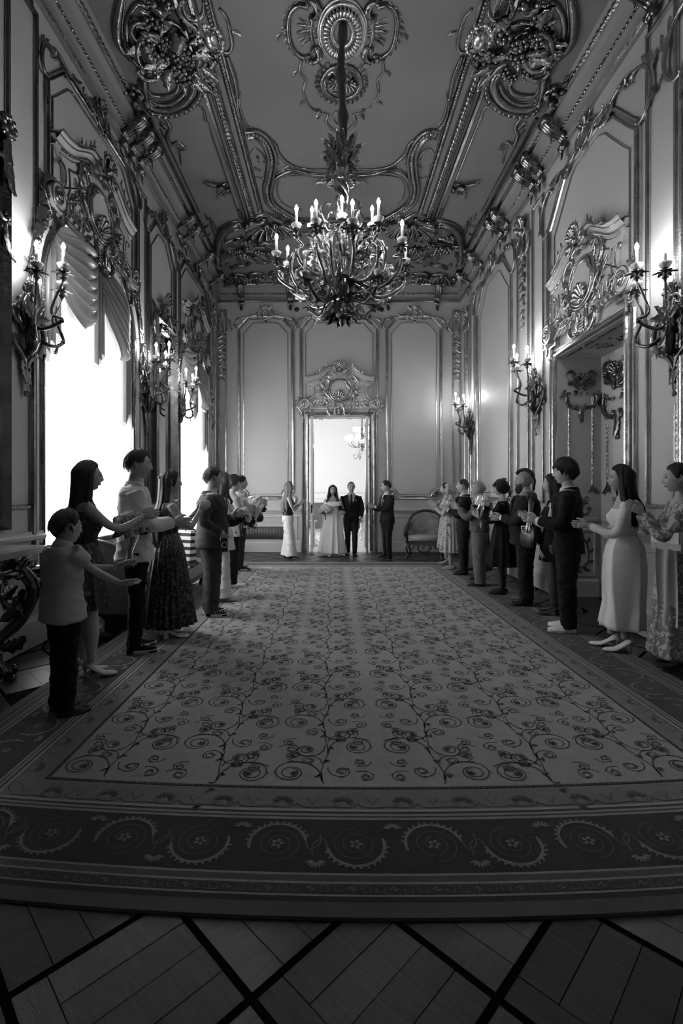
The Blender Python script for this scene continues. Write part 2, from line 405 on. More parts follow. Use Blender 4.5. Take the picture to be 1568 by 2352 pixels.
# --- parquet: square panels set diagonally between dark bands, planks within
PK = []; S_ = .49
ex = lambda x, y: (y < 1.85) or (x < -2.0) or (x > 2.45) or (y > 10.0)
c45 = math.sqrt(.5)
for i in range(-20, 40):
    for j in range(-30, 30):
        px = (i-j)*S_*c45+.0852; py = (i+j)*S_*c45+.0+.345*.0
        px = (567-CX)/1218*EYE*1.0+(i-j)*S_*c45*1.0; py = 1605/1160.0+(i+j)*S_*c45+S_*c45
        if not (XL-.3 < px < XR+.3 and .9 < py < YB+.3 and ex(px, py)): continue
        tt = (i+j) % 2; rot = math.pi/4+(math.pi/2 if tt else 0)
        L = S_-.022; w = L/5
        for k in range(5):
            PK.append((px, py, rot, k, w, L, math.hypot(px, py)))
PK.sort(key=lambda p: p[6]); rest = M(); proto = {}
WOODS = [WOODF]+[mat('oak_plank', v, .30, bump=(30, .3, 5, (1, 14, 1)), var=(7, .014, (.5, 9, 1))) for v in (.022, .04)]
def clip_box(g, cx, cy, rot, ox, oy, lx, ly, hz):
    """plank trimmed against the walls"""
    c, s_ = math.cos(rot), math.sin(rot)
    v = np.array([(ox+a*lx/2, oy+b*ly/2) for a, b in ((-1, -1), (1, -1), (1, 1), (-1, 1))])
    X = np.clip(cx+v[:, 0]*c-v[:, 1]*s_, XL, XR); Y = np.clip(cy+v[:, 0]*s_+v[:, 1]*c, YF, YB)
    b = np.stack([X, Y, np.full(4, -.022)], -1); t = b.copy(); t[:, 2] = hz
    g.add(np.vstack([b, t]), [[0, 1, 5, 4], [1, 2, 6, 5], [2, 3, 7, 6], [3, 0, 4, 7], [4, 5, 6, 7]], smooth=False)
for n_, (px, py, rot, k, w, L, dd) in enumerate(PK):
    # one plank closes the square across the end of the four others
    if k == 4: ox, oy, lx, ly = 0, L/2-w/2, L-.003, w-.003
    else: ox, oy, lx, ly = -L/2+(k+.5)*L/4, -w/2, L/4-.003, L-w-.003
    hz = -.0015*rng.random()
    if n_ < 294:
        h = M(); clip_box(h, 0, 0, 0, ox, oy, lx, ly, hz); key = (k, n_ % 3)
        inside = XL+.36 < px < XR-.36 and py < YB-.36
        if inside:
            if key not in proto: proto[key] = h.mesh('plank'); proto[key].materials.append(WOODS[n_ % 3])
            o = bpy.data.objects.new('plank', proto[key]); COL.objects.link(o); o.location = (px, py, 0); o.rotation_euler = (0, 0, rot); o.parent = floor
        else:
            h = M(); clip_box(h, px, py, rot, ox, oy, lx, ly, hz); h.obj('plank', WOODS[n_ % 3], floor)
    else: clip_box(rest, px, py, rot, ox, oy, lx, ly, hz)
stuff(rest.obj('parquet_field', WOODF, floor))
for k in range(5):
    h = M(); h.bx((XR+.002+k*.123, RY0+.004, -.02), (XR+.120+k*.123, RY1-.004, -.001)); h.obj('plank', WOODS[k % 3], floor)

# --- skirting, dado rail and low panels
def run(g, fr, a, b, z, prof): g.sweep([(a, z), (b, z)], prof, fr)
SK = [(-.14, 0), (-.14, .035), (.09, .03), (.12, .015), (.14, 0)]
RAIL = [(-.07, 0), (-.05, .02), (-.02, .03), (0, .055), (.03, .06), (.05, .035), (.07, .03), (.075, 0)]
def dado(wall, fr, runs, side, z0=.26):
    g = M(); h = M(); k = M()
    for a, b in runs:
        run(h, fr, a, b, .15, SK); run(g, fr, a, b, 1.0, RAIL)
        n = max(1, round((b-a)/1.2)); w = (b-a)/n
        for i in range(n):
            u0, u1 = a+i*w+.1, a+(i+1)*w-.1
            zt = .46 if side == 'left' and any(abs((u0+u1)/2-c_) < w_+.05 for c_, w_ in WIN) else .86
            if u1-u0 > .2: k.sweep([(u0, .32), (u1, .32), (u1, zt), (u0, zt)], prof_bar(.03, .015), fr, closed=True)
    struct(h.obj('baseboard_%s' % side, COVE)); g.obj('dado_rail', COVE, wall); k.obj('dado_panel_moulding', COVE, wall)
dado(wall_back, FB, [(XL, DX0-.17), (DX1+.17, XR)], 'back')
dado(wall_left, FL, [(YF, 4.70), (6.86, 8.90), (10.96, YB)], 'left')
g = M(); run(g, FL, 4.70, 6.86, .15, SK); run(g, FL, 8.90, 10.96, .15, SK); struct(g.obj('baseboard_left', COVE))
dado(wall_right, FR_, [(YF, RY0-.17), (RY1+.17, YB)], 'right')

# --- cornice: mouldings, bead rows and scrolled brackets
CP = lambda w: (w, -w)
def cornice(wall, fr, a, b):
    """runs horizontally at the wall head; (across = up, proud)"""
    g = M(); z0 = 6.04; A = [(a, z0), (b, z0)]
    g.sweep(A, [(0, 0), (0, .05), (.03, .06), (.05, .03), (.13, .035), (.16, .09), (.2, .09), (.3, .14), (.33, .2), (.40, .22), (.43, .27), (.43, 0)], fr, smooth=False)
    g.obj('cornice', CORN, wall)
    h = M()
    h.sweep([(a, z0+.02), (b, z0+.02)], [(-.02, .05), (0, .075), (.02, .05)], fr)
    h.sweep([(a, z0+.36), (b, z0+.36)], [(-.02, .21), (0, .235), (.02, .21)], fr)
    beads(h, fr, [(a, z0+.18), (b, z0+.18)], .06, .022, .09)
    beads(h, fr, [(a, z0+.385), (b, z0+.385)], .075, .03, .215, slant=.6)
    h.obj('bead_moulding', GILTD, wall)
cornice(wall_left, FL, YF, YB); cornice(wall_right, FR_, YF, YB); cornice(wall_back, FB, XL, XR)
bk = M(); fb = Fr((0, 0, 0), (1, 0, 0), (0, 0, 1), (0, -1, 0))
prof = smoothp([(.04, 0), (.07, .05), (.03, .1), (.07, .17), (.16, .22), (.25, .28), (.31, .36), (.27, .43)], 22)
for s_ in (-1, 0, 1):
    P = np.stack([np.full(22, s_*.042), -prof[:, 0]-.012, prof[:, 1]-.04], -1)
    bk.tube(P, .03, 7)
bk.tube([(-.08, -.31, .33), (.08, -.31, .33)], .055, 10); bk.tube([(-.085, -.22, .25), (.085, -.22, .25)], .035, 8); bk.tube([(-.05, -.08, .0), (.05, -.08, .0)], .035, 8)
leafm(bk, Fr((0, -.06, -.03), (1, 0, 0), (0, 0, 1), (0, -1, 0)), (0, 0), -math.pi/2, .16, .05, .2)
leafm(bk, Fr((0, -.2, .2), (1, 0, 0), (0, 0, 1), (0, -.8, -.5)), (0, .12), -math.pi/2, .26, .05, .1)
rosette(bk, Fr((0, -.33, .36), (1, 0, 0), (0, 0, 1), (0, -1, 0)), (0, 0), .045, 6)
bkm = bk.mesh('bracket'); bkm.materials.append(GILTD)
def bracket(wall, loc, rz):
    o = bpy.data.objects.new('bracket', bkm); COL.objects.link(o); o.location = loc; o.rotation_euler = (0, 0, rz); o.parent = wall
for x in (-2.2, -1.02, 1.08, 1.33, 2.51): bracket(wall_back, (x, YB, 6.0), 0)
for y in (4.2, 4.42, 6.45, 6.72, 7.0, 8.75, 9.1, 10.1, 11.05): bracket(wall_left, (XL, y, 6.0), math.pi/2)
for y in (4.4, 4.7, 6.5, 7.2, 7.5, 8.6, 8.9, 10.1, 11.0): bracket(wall_right, (XR, y, 6.0), -math.pi/2)

# --- carved work at the foot of the ceiling: scrolling frieze in gilt
def gpart(name, parent, f, m=None):
    g = M(); f(g); return g.obj(name, m or GILT, parent)

# --- wall panels
def panel(wall, fr, u0, u1, v0, v1, c=.2, ind=.0, orn='full', inner=.11, w=.075, open_bottom=False, mm=None):
    g = M(); P = clip_rect(u0, u1, v0, v1, c, ind); Q = clip_rect(u0+inner, u1-inner, v0+inner*.8, v1-inner, c, ind*.9)
    if open_bottom: P = P[:-2] if ind == 0 else P; 
    if open_bottom:
        P = [(u1, v0)]+clip_rect(u0, u1, v0, v1, c)[:8]+[(u0, v0)]; Q = [(u1-inner, v0)]+clip_rect(u0+inner, u1-inner, v0, v1-inner, c)[:8]+[(u0+inner, v0)]
    g.sweep(P, prof_frame(w, .05), fr, closed=not open_bottom)
    g.sweep(Q, prof_bar(.022, .018), fr, closed=not open_bottom)
    g.obj('panel_moulding', mm or GILT, wall)
    if not orn: return
    h = M(); uc = (u0+u1)/2
    for s_, u in ((1, u0), (-1, u1)):
        f2 = fr.at(u, v1, .03, flip=s_ < 0)
        scroll(h, f2, (-.03, -c*1.15), (.11, -.06), 'C', -1, .026)
        scroll(h, f2, (.05, -.02), (c*1.5, .06), 'S', 1, .02)
        leafm(h, f2, (-.01, -c*1.1), -math.pi/2, .28, .035, -.1); leafm(h, f2, (-.02, -c-.22), -math.pi/2, .26, .025, .2)
        leafm(h, f2, (c*1.4, .05), .1, .2, .03, .5)
        if ind > 0:
            f3 = fr.at(u+s_*.03, v0+.03, .03, flip=s_ < 0)
            shell(h, f3, (.03, .03), math.pi/4, ind*.82, 8, 2.6)
            relief(h, f3, oval((.02, .02), ind*1.0, ind*1.0, 14, -.2, 1.8), .02, 5)
            scroll(h, f3, (-.05, .0), (.05, -.16), 'C', 1, .022); leafm(h, f3, (.0, -.1), -math.pi/2+.4, .14, .04)
            leafm(h, f3, (.12, -.02), 0, .22, .028, .2)
    if orn == 'full':
        f2 = fr.at(uc, v1+.05, .03)
        relief(h, f2, oval((0, .02), .085, .1, 18), .022, 6, loop=True)
        for s_ in (1, -1):
            scroll(h, f2, (s_*.1, -.08), (s_*.09, .12), 'C', s_, .022)
            scroll(h, f2, (s_*.14, -.03), (s_*min(.42, (u1-u0)*.3), .05), 'S', s_, .02)
            leafm(h, f2, (s_*.04, .12), math.pi/2-s_*.6, .16, .045, -.4*s_)
        shell(h, f2, (0, .12), math.pi/2, .13, 5, 1.6); leafm(h, f2, (0, -.06), -math.pi/2, .12, .04)
    h.obj('panel_ornament', mm or GILT, wall)
B = lambda x: (x-CX)*YB/FPX
panel(wall_back, FB, B(549), B(671), 1.32, 5.66, .22, .17)
panel(wall_back, FB, B(888), B(1012), 1.32, 5.66, .22, .17)
panel(wall_back, FB, B(691), B(866), 3.7, 5.66, .22, orn='full', open_bottom=True)
def strip(wall, fr, u0, u1, v0, v1, orn=True, mm=None):
    """narrow pilaster panel with a hanging garland"""
    g = M(); g.sweep([(u0, v0), (u1, v0), (u1, v1), (u0, v1)], prof_bar(.045, .035), fr, closed=True)
    g.obj('panel_moulding', mm or GILT, wall)
    if orn:
        h = M(); uc = (u0+u1)/2; w = u1-u0; f2 = fr.at(uc, v1-.12, .02)
        scroll(h, f2, (-w*.2, .0), (w*.22, .02), 'C', 1, .03, leaf=False); shell(h, f2, (0, -.02), math.pi/2, w*.55, 5, 2)
        scroll(h, f2, (-w*.3, -.1), (-w*.12, -.4), 'C', 1, .022); scroll(h, f2, (w*.3, -.1), (w*.12, -.4), 'C', -1, .022)
        leafm(h, f2, (0, -.1), -math.pi/2, .32, w*.25, .2)
        drop(h, fr.at(0, 0, .02), uc, v1-.55, v1-1.75, .13)
        h.obj('garland', mm or GILT, wall)
strip(wall_back, FB, B(503), B(519), 1.3, 5.85)
strip(wall_back, FB, B(1039), B(1055), 1.3, 5.85)
# right wall
panel(wall_right, FR_, 8.5, 10.5, 1.32, 5.75, .45, .17, inner=.16)
strip(wall_right, FR_, 11.15, 11.5, 1.3, 5.7); strip(wall_right, FR_, 7.75, 8.2, 1.3, 5.8)
panel(wall_right, FR_, 4.98, 7.0, 3.5, 5.72, .5, inner=.14, open_bottom=True, w=.1)
strip(wall_right, FR_, 10.72, 11.0, 1.3, 5.8, False); strip(wall_right, FR_, 7.2, 7.58, 1.3, 5.8, False)
strip(wall_right, FR_, 4.42, 4.82, 1.3, 5.9, False); 
panel(wall_right, FR_, 1.9, 4.3, 1.32, 5.72, .5, .17, inner=.16, w=.1)
# left wall
strip(wall_left, FL, 11.25, 11.6, 1.3, 5.8); strip(wall_left, FL, 7.02, 7.3, 1.3, 5.8, False, GILTD); strip(wall_left, FL, 4.2, 4.6, 1.3, 5.9, False, GILTD)
panel(wall_left, FL, 4.78, 6.92, 4.2, 5.8, .3, open_bottom=True, w=.05, inner=.1, mm=GILTD)
panel(wall_left, FL, 7.4, 8.62, 1.3, 5.7, .3, inner=.13, mm=GILTD)
panel(wall_left, FL, 8.9, 10.98, 4.1, 5.8, .3, open_bottom=True, w=.05, inner=.1, mm=GILTD)
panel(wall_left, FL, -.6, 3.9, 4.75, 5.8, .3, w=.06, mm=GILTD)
# ------------------------------------------------------------------ carpet
NAP = lambda n, v, a=.02: mat(n, v, .95, bump=(420, .5, 2), var=(160, a), spec=.1, sheen=.3)
CP_F, CP_B, CP_D, CP_M, CP_L, CP_P = NAP('pile_field', .36), NAP('pile_border', .2), NAP('pile_dark', .02, .005), NAP('pile_mid', .045), NAP('pile_light', .28), NAP('pile_plain', .085)
PAT_D, PAT_L, PAT_G = NAP('woven_dark', .055, .01), NAP('woven_light', .2), NAP('woven_grey', .10, .02)
CX0, CX1, CY0, CY1 = -2.13, 2.63, 1.633, 10.18
CAX = (CX0+CX1)/2
def warp(P):
    P = np.array(P, float); f = np.clip((5-P[:, 1])/3.4, 0, 1); P[:, 1] += .04*(P[:, 0]-CAX)**2*f; return P
def ribbon(g, uv, w, z=.0135, mat=0):
    uv = np.asarray(uv, float); T = nrm(np.gradient(uv, axis=0)); N_ = np.stack([-T[:, 1], T[:, 0]], -1)
    w = np.broadcast_to(np.asarray(w, float), (len(uv),))[:, None]
    R = np.stack([uv-N_*w/2, uv+N_*w/2], 1); R3 = np.concatenate([R, np.full(R.shape[:2]+(1,), z)], -1).reshape(-1, 3)
    n = len(uv); i = np.arange(n-1)
    g.add(warp(R3), np.stack([2*i, 2*i+1, 2*i+3, 2*i+2], -1), smooth=False, mat=mat)
def blob(g, c, a, b, ang, z=.014, mat=0, n=6):
    t = np.linspace(0, 2*math.pi, n, endpoint=False); x, y = a*np.cos(t), b*np.sin(t)
    P = np.stack([c[0]+x*math.cos(ang)-y*math.sin(ang), c[1]+x*math.sin(ang)+y*math.cos(ang), np.full(n, z)], -1)
    P = np.vstack([P, [[c[0], c[1], z]]]); j = np.arange(n)
    g.add(warp(P), None, np.stack([np.full(n, n), j, (j+1) % n], -1), False, mat)
carpet = root('carpet', 'long scroll-patterned carpet with dark leafy border covering the floor', 'carpet')
g = M(); D = [0, .06, .085, .093, .14, .15, .18, .19, .49, .505, .515, .53, .545, .56, .70, .706, .728, .734]
mats_ = [CP_P, CP_D, CP_L, CP_M, CP_L, CP_P, CP_L, CP_D, CP_L, CP_M, CP_L, CP_M, CP_F, CP_B, CP_L, CP_D, CP_L, CP_F]
def ringquads(g, d0, d1, mat, z=.012):
    def side(a0, a1, b0, b1, n):       # outer line a, inner line b
        t = np.linspace(0, 1, n)[:, None]; A = a0+(a1-a0)*t; B_ = b0+(b1-b0)*t
        R = np.stack([A, B_], 1).reshape(-1, 2); R = np.concatenate([R, np.full((len(R), 1), z)], -1); i = np.arange(n-1)
        g.add(warp(R), np.stack([2*i, 2*i+1, 2*i+3, 2*i+2], -1), smooth=False, mat=mat)
    c = lambda d: [np.array(p) for p in ((CX0+d, CY0+d), (CX1-d, CY0+d), (CX1-d, CY1-d), (CX0+d, CY1-d))]
    a, b = c(d0), c(d1)
    for k, n in ((0, 24), (1, 30), (2, 4), (3, 30)): side(a[k], a[(k+1) % 4], b[k], b[(k+1) % 4], n)
for k in range(len(D)-1): ringquads(g, D[k], D[k+1], k)
X, Y = np.meshgrid(np.linspace(CX0+D[-1], CX1-D[-1], 20), np.linspace(CY0+D[-1], CY1-D[-1], 40), indexing='ij')
g.rings(warp(np.stack([X, Y, np.full_like(X, .012)], -1).reshape(-1, 3)).reshape(20, 40, 3), closed=False, cap=False, smooth=False, mat=17)
e_ = [np.array([(CX0, CY0), (CX1, CY0)]), np.array([(CX1, CY0), (CX1, CY1)]), np.array([(CX1, CY1), (CX0, CY1)]), np.array([(CX0, CY1), (CX0, CY0)])]
for a in e_:
    t = np.linspace(0, 1, 24)[:, None]; L_ = a[0]+(a[1]-a[0])*t
    R = np.stack([np.hstack([L_, np.full((24, 1), .0)]), np.hstack([L_, np.full((24, 1), .012)])], 1).reshape(-1, 3); i = np.arange(23)
    g.add(warp(R), np.stack([2*i, 2*i+1, 2*i+3, 2*i+2], -1), smooth=False, mat=0)
g.obj('pile', mats_, carpet)
def spir(c, r, a0, turns, sg=1, n=26, r1=.16):
    t = np.linspace(0, 1, n); a = a0+sg*turns*2*math.pi*t; rr = r*(1-(1-r1)*t)
    return np.stack([c[0]+rr*np.cos(a), c[1]+rr*np.sin(a)], -1)
g = M(); U = .545
fx0, fx1, fy0, fy1 = CX0+.74, CX1-.74, CY0+.74, CY1-.74
def flower(g, c, r, m_=0, n=6):
    for k in range(n): blob(g, (c[0]+r*.55*math.cos(k*2*math.pi/n), c[1]+r*.55*math.sin(k*2*math.pi/n)), r*.42, r*.3, k*2*math.pi/n, mat=m_)
    blob(g, c, r*.3, r*.3, 0, mat=m_)
def curlp(p, ang, L, sg, th, n=40):
    """a tendril: leaves its stem tangentially and winds itself up"""
    t = np.linspace(0, 1, n); h = ang+sg*th*(.3*t+.7*t**2.2); hm_ = (h[1:]+h[:-1])/2; ds = L/(n-1)
    return np.stack([p[0]+np.concatenate([[0], np.cumsum(np.cos(hm_))])*ds, p[1]+np.concatenate([[0], np.cumsum(np.sin(hm_))])*ds], -1)
def cell(ox, oy, sg):
    T = lambda p: np.stack([ox+sg*np.asarray(p)[..., 0]*U, oy+np.asarray(p)[..., 1]*U], -1)
    def S(p, ang, L, d, th=12.5, w=.009, fl=0, n=44):
        uv = curlp(p, ang, L, d, th, n); q_ = T(uv)
        if q_[:, 1].min() < fy0 or q_[:, 1].max() > fy1 or q_[:, 0].min() < fx0 or q_[:, 0].max() > fx1: return
        ribbon(g, T(uv), w*.85*np.interp(np.linspace(0, 1, n), [0, .1, 1], [1.2, 1.0, .8]))
        e_ = uv[-1]
        if fl: flower(g, T(uv[-8:].mean(0)), fl)
        else: blob(g, T(e_), .008, .008, 0)
        for k in (8, 15, 21):
            a_, q = uv[k], uv[k+1]; d_ = q-a_; l_ = np.linalg.norm(d_); nn = np.array([-d_[1], d_[0]])/l_*(-d)
            ribbon(g, T(np.stack([a_, a_+nn*.012+d_/l_*.010, a_+nn*.018+d_/l_*.028])), [.008, .006, .002])
        return uv
    st = smoothp([(.50, .0), (.52, .05), (.53, .18), (.51, .33), (.47, .52), (.48, .66), (.50, .80), (.50, 1.0)], 24); q_ = T(st); q_[:, 1] = np.clip(q_[:, 1], fy0, fy1); ribbon(g, q_, .007)
    up, dn = math.pi/2, -math.pi/2
    for p, a_, d, r, fl, w in (((.52, .05), up, -1, .235, .026, .010), ((.47, .52), up, 1, .235, .026, .010), ((.50, .66), dn, 1, .15, .018, .009), ((.52, .98), dn, -1, .15, .018, .009),
        ((.53, .33), up, -1, .10, 0, .008), ((.47, .26), dn, -1, .11, 0, .008), ((.50, .88), up, -1, .11, 0, .008), ((.47, .74), up, 1, .10, 0, .008),
        ((.80, .36), .4, 1, .085, 0, .007), ((.97, .62), 2.2, 1, .10, 0, .007), ((.80, .80), .3, -1, .08, 0, .007), ((.20, .20), 2.8, 1, .09, 0, .007), ((.05, .36), -1.2, 1, .08, 0, .007), ((.22, .82), 2.7, -1, .085, 0, .007), ((.03, .75), 1.0, -1, .09, 0, .007), ((.74, .47), .9, -1, .06, 0, .006), ((.27, -.02), 1.9, 1, .06, 0, .006)):
        S(p, a_, r*.3*14*1.75, d, 14, w, fl, 52 if r > .14 else 34)
    for c in ((.5, .36), (.56, .12), (.455, .6), (.53, .86)):
        p = T(np.array(c)); blob(g, p, .022, .009, sg*(.8+c[0]*3)); blob(g, p+np.array([.012, .012]), .018, .008, sg*(2.2+c[1]*3))
for i in range(3):
    for j in range(14):
        for sg in (1, -1): cell(CAX+sg*(i*U+.02), fy0+.01+j*U-(.27 if i % 2 else 0), sg)
g.obj('scroll_pattern', PAT_D, carpet)['kind'] = 'stuff'
# borders
h = M()
def sides():
    yield (CX1-CX0), lambda s_, t: np.stack([CX0+s_, CY0+t], -1)
    yield (CY1-CY0), lambda s_, t: np.stack([CX0+t, CY0+s_], -1)
    yield (CY1-CY0), lambda s_, t: np.stack([CX1-t, CY0+s_], -1)
for L_, T in sides():
    n = round((L_-.98)/.305); st = (L_-.98)/n
    for k in range(n):
        s0 = .49+st*(k+.5); f = 1 if k % 2 else -1; c = np.array([s0, .34])
        def W(uv, w, m_=0): uv = np.asarray(uv); ribbon(h, T(uv[:, 0], uv[:, 1]), w, mat=m_)
        W(spir(c, .095, math.pi/2*f, 1.9, 1, 34, .3), .004, 1)
        for q in range(5): blob(h, T(*(c+np.array([math.cos(q*1.257), math.sin(q*1.257)])*.017)), .011, .008, q*1.257, mat=0)
        a = np.linspace(-.3, math.pi*.95, 16); arc = np.stack([c[0]+.115*np.cos(a)*f, c[1]-.115*np.sin(a)*f], -1)
        W(arc, .010+.005*np.abs(np.sin(np.arange(16)*2.1)), 0)
        for q in range(2, 15): blob(h, T(*(arc[q]+(arc[q]-c)*.10)), .010, .005, a[q]*1.7, mat=0)
        W(smoothp([arc[-1], c+np.array([-.13*f, .03*f]), c+np.array([-.17*f, .0]), c+np.array([-st*.55*f, -.06*f])], 12), .007, 1)
        for q in range(7):
            b_ = -1.2+q*.4; p = c+np.array([st/2, .085*f]); blob(h, T(*(p+np.array([math.sin(b_)*.028, math.cos(b_)*.028*f]))), .016, .0055, (math.pi/2-b_)*f if L_ < 5 else b_*f, mat=0)
    n = round((L_-1.2)/.135); st = (L_-1.2)/n
    for k in range(n):
        s0 = .6+st*(k+.5)
        if k % 2:
            for q in range(7):
                b_ = -1.15+q*.383; p = np.array([s0+math.sin(b_)*.036, .60+math.cos(b_)*.036])
                blob(h, T(*p), .020, .006, (math.pi/2-b_) if T is not None and L_ < 5 else (b_ if T(0, .1)[0] < CAX else math.pi-b_), mat=2)
            for sg in (1, -1): W_ = spir((s0+sg*.035, .592), .016, 0, 1.2, sg, 12); ribbon(h, T(W_[:, 0], W_[:, 1]), .004, mat=2)
        else:
            for sg in (1, -1):
                P = smoothp([(s0, .585), (s0+sg*.01, .61), (s0+sg*.03, .64)], 6); ribbon(h, T(P[:, 0], P[:, 1]), .005, mat=1)
        P = smoothp([(s0-st/2, .60 if k % 2 == 0 else .578), (s0-st*.3, .572), (s0+st*.3, .572), (s0+st/2, .578 if k % 2 == 0 else .60)], 10); ribbon(h, T(P[:, 0], P[:, 1]), .005, mat=2)
    n = int((L_-.3)/.05)
    for k in range(n):
        s0 = .15+.05*k; q = .014
        if k % 3 < 2: P = np.array([(s0-q, .117-q), (s0+q, .117-q), (s0+q, .117+q), (s0-q, .117+q), (s0-q, .117-q)])
        else: P = np.array([(s0-q, .117), (s0, .117+q*.7), (s0, .117-q*.7), (s0+q, .117)])
        ribbon(h, T(P[:, 0], P[:, 1]), .006, mat=0 if k % 3 == 2 else 1)
    n = int((L_-1.4)/.028)
    for k in range(n): blob(h, T(.7+.028*k, .717), .007, .005, 0, mat=0 if k % 2 else 1, n=4)
h.obj('border_pattern', [PAT_L, PAT_G, PAT_D], carpet)['kind'] = 'stuff'

# ------------------------------------------------------------------ ceiling gilding
def C(x, y): return ((x-CX)*HC/(CY-y), HC*FPX/(CY-y))
def CPT(L_): return np.array([C(x, y) for x, y in L_])
mir = lambda P: np.stack([2*XM-np.asarray(P)[:, 0], np.asarray(P)[:, 1]], -1)
class Both:
    """draws the same carving left and right of the long axis, or left only"""
    def __init__(s, g, sides=(1, -1)): s.g = g; s.s = sides
    def P(s, P, k): return np.asarray(P, float) if k > 0 else mir(P)
    def line(s, px, r, n=40, k=6, beadr=0, taper=True):
        for q in s.s:
            P = smoothp(s.P(CPT(px), q), n); t = np.linspace(-1, 1, n)
            relief(s.g, FC, P, r*(.6+.4*(1-np.abs(t)**3)) if taper else r, k, .5)
            if taper:
                for e in (0, -1): s.g.ball(FC(P[e][0], P[e][1], r*.4), r*.85, 7, 4)
            if r > .034:
                T_ = nrm(np.gradient(P, axis=0)); N_ = np.stack([-T_[:, 1], T_[:, 0]], -1)
                for o_ in (-1, 1): relief(s.g, FC, P+N_*o_*r*.95*(.6+.4*(1-np.abs(t)**3))[:, None], r*.3, 5, .9)
            if beadr: beads(s.g, FC, P, beadr*2.6, beadr, r*.9)
    def leaf(s, p, ang, L_, W, c=.5):
        for q in s.s: leafm(s.g, FC, s.P([C(*p)], q)[0], ang if q > 0 else math.pi-ang, L_, W, c*q)
    def shell(s, p, ang, r, n=8, sp=2.6):
        for q in s.s: shell(s.g, FC, s.P([C(*p)], q)[0], ang if q > 0 else math.pi-ang, r, n, sp)
    def bunch(s, p, a, b, n):
        for q in s.s: bunch(s.g, FC, s.P([C(*p)], q)[0], a, b, n, rng)
    def scroll(s, p0, p1, kind, side, r):
        for q in s.s:
            A = s.P([C(*p0), C(*p1)], q); scroll(s.g, FC, A[0], A[1], kind, side*q, r)
# long mouldings down both sides of the middle field
g = M(); b_ = M()
for sg in (1, -1):
    xx = lambda d: XM-sg*d
    y0, y1 = YF, 9.0
    g.sweep([(xx(1.42), y0), (xx(1.42), 9.15)], prof_frame(.09, .03), FC); beads(g, FC, [(xx(1.43), y0), (xx(1.43), 9.1)], .045, .024, .03, slant=.7)
    g.sweep([(xx(1.60), y0), (xx(1.60), 9.15)], prof_frame(.14, .05), FC); beads(g, FC, [(xx(1.60), 5.9), (xx(1.60), 9.1)], .075, .042, .03, slant=-.7)
    g.sweep([(xx(1.74), y0), (xx(1.74), 9.2)], prof_bar(.06, .035), FC); g.sweep([(xx(1.84), 6.45), (xx(1.84), 9.0)], prof_bar(.028, .02), FC)
    b_.sweep([(xx(1.51), y0), (xx(1.51), 9.1)], [(-.05, 0), (-.04, .02), (.04, .02), (.05, 0)], FC)
    g.sweep([(xx(2.60), 6.6), (xx(2.60), 10.9)], prof_bar(.05, .03), FC); g.sweep([(xx(2.52), 6.8), (xx(2.52), 8.8)], prof_bar(.025, .02), FC)
    for yy in (8.1,):
        f2 = FC.at(xx(1.84), yy, .02, flip=sg < 0)
        scroll(g, f2, (0, .12), (0, -.12), 'C', 1, .03); shell(g, f2, (-.02, 0), math.pi, .2, 6, 1.8); leafm(g, f2, (-.1, -.04), math.pi+.3, .34, .07, .5); leafm(g, f2, (-.08, .08), math.pi-.5, .26, .06, -.5)
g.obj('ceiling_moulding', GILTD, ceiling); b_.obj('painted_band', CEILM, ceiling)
# cross frames at the far end
g = M()
for y, w in ((9.02, .05), (9.2, .1), (9.42, .05)): g.sweep([(XM-1.15, y), (XM+1.15, y)], prof_frame(w, .035), FC)
beads(g, FC, [(XM-1.1, 9.3), (XM+1.1, 9.3)], .06, .028, .01, slant=.7)
g.obj('cross_moulding', GILTD, ceiling)
# serpentine frame of the middle field and the lobed panel behind the lamp
g = M(); b = Both(g)
S1 = [(567, 306), (590, 305), (612, 325), (624, 360), (619, 402), (613, 433), (620, 462), (642, 482), (672, 500)]
for q in (1, -1):
    P = smoothp(b.P(CPT(S1), q), 50); g.sweep(P, [(-.085, 0), (-.08, .05), (-.05, .06), (-.04, .03), (.04, .03), (.05, .06), (.08, .05), (.085, 0)], FC, smooth=True)
    beads(g, FC, P, .06, .03, .03)
b.line([(545, 225), (548, 262), (562, 292), (578, 302)], .022); b.line([(552, 212), (550, 240), (558, 270), (570, 290)], .014)
b.line([(600, 325), (612, 318), (632, 330), (640, 352), (668, 378), (705, 388), (760, 388)], .028); b.leaf((637, 345), 2.0, .28, .05, -.8); b.leaf((668, 377), 2.2, .2, .04, .6)
b.line([(775, 400), (720, 400), (680, 390), (648, 396), (630, 412), (622, 440)], .04)
b.line([(760, 410), (720, 405), (680, 402), (648, 410), (636, 432), (642, 458), (660, 473), (682, 480)], .012)
b.leaf((692, 393), -1.2, .12, .04, .5); b.leaf((682, 478), .6, .12, .03, .7); b.leaf((684, 480), -1.0, .1, .03, .5)
b.line([(588, 405), (604, 408), (614, 395), (612, 372), (600, 350), (585, 340), (575, 350)], .016); b.bunch((597, 378), .12, .16, 6)
g.obj('serpentine_frame', GILTD, ceiling)
g = M(); f2 = FC.at(XM, 7.93, .03)
shell(g, f2, (0, 0), -math.pi/2, .3, 9, 2.4)
for s_ in (1, -1): scroll(g, f2, (s_*.08, .1), (s_*.12, -.2), 'C', -s_, .04); scroll(g, f2, (s_*.12, .0), (s_*.4, .02), 'S', s_, .03)
g.obj('clasp', GILT, ceiling)
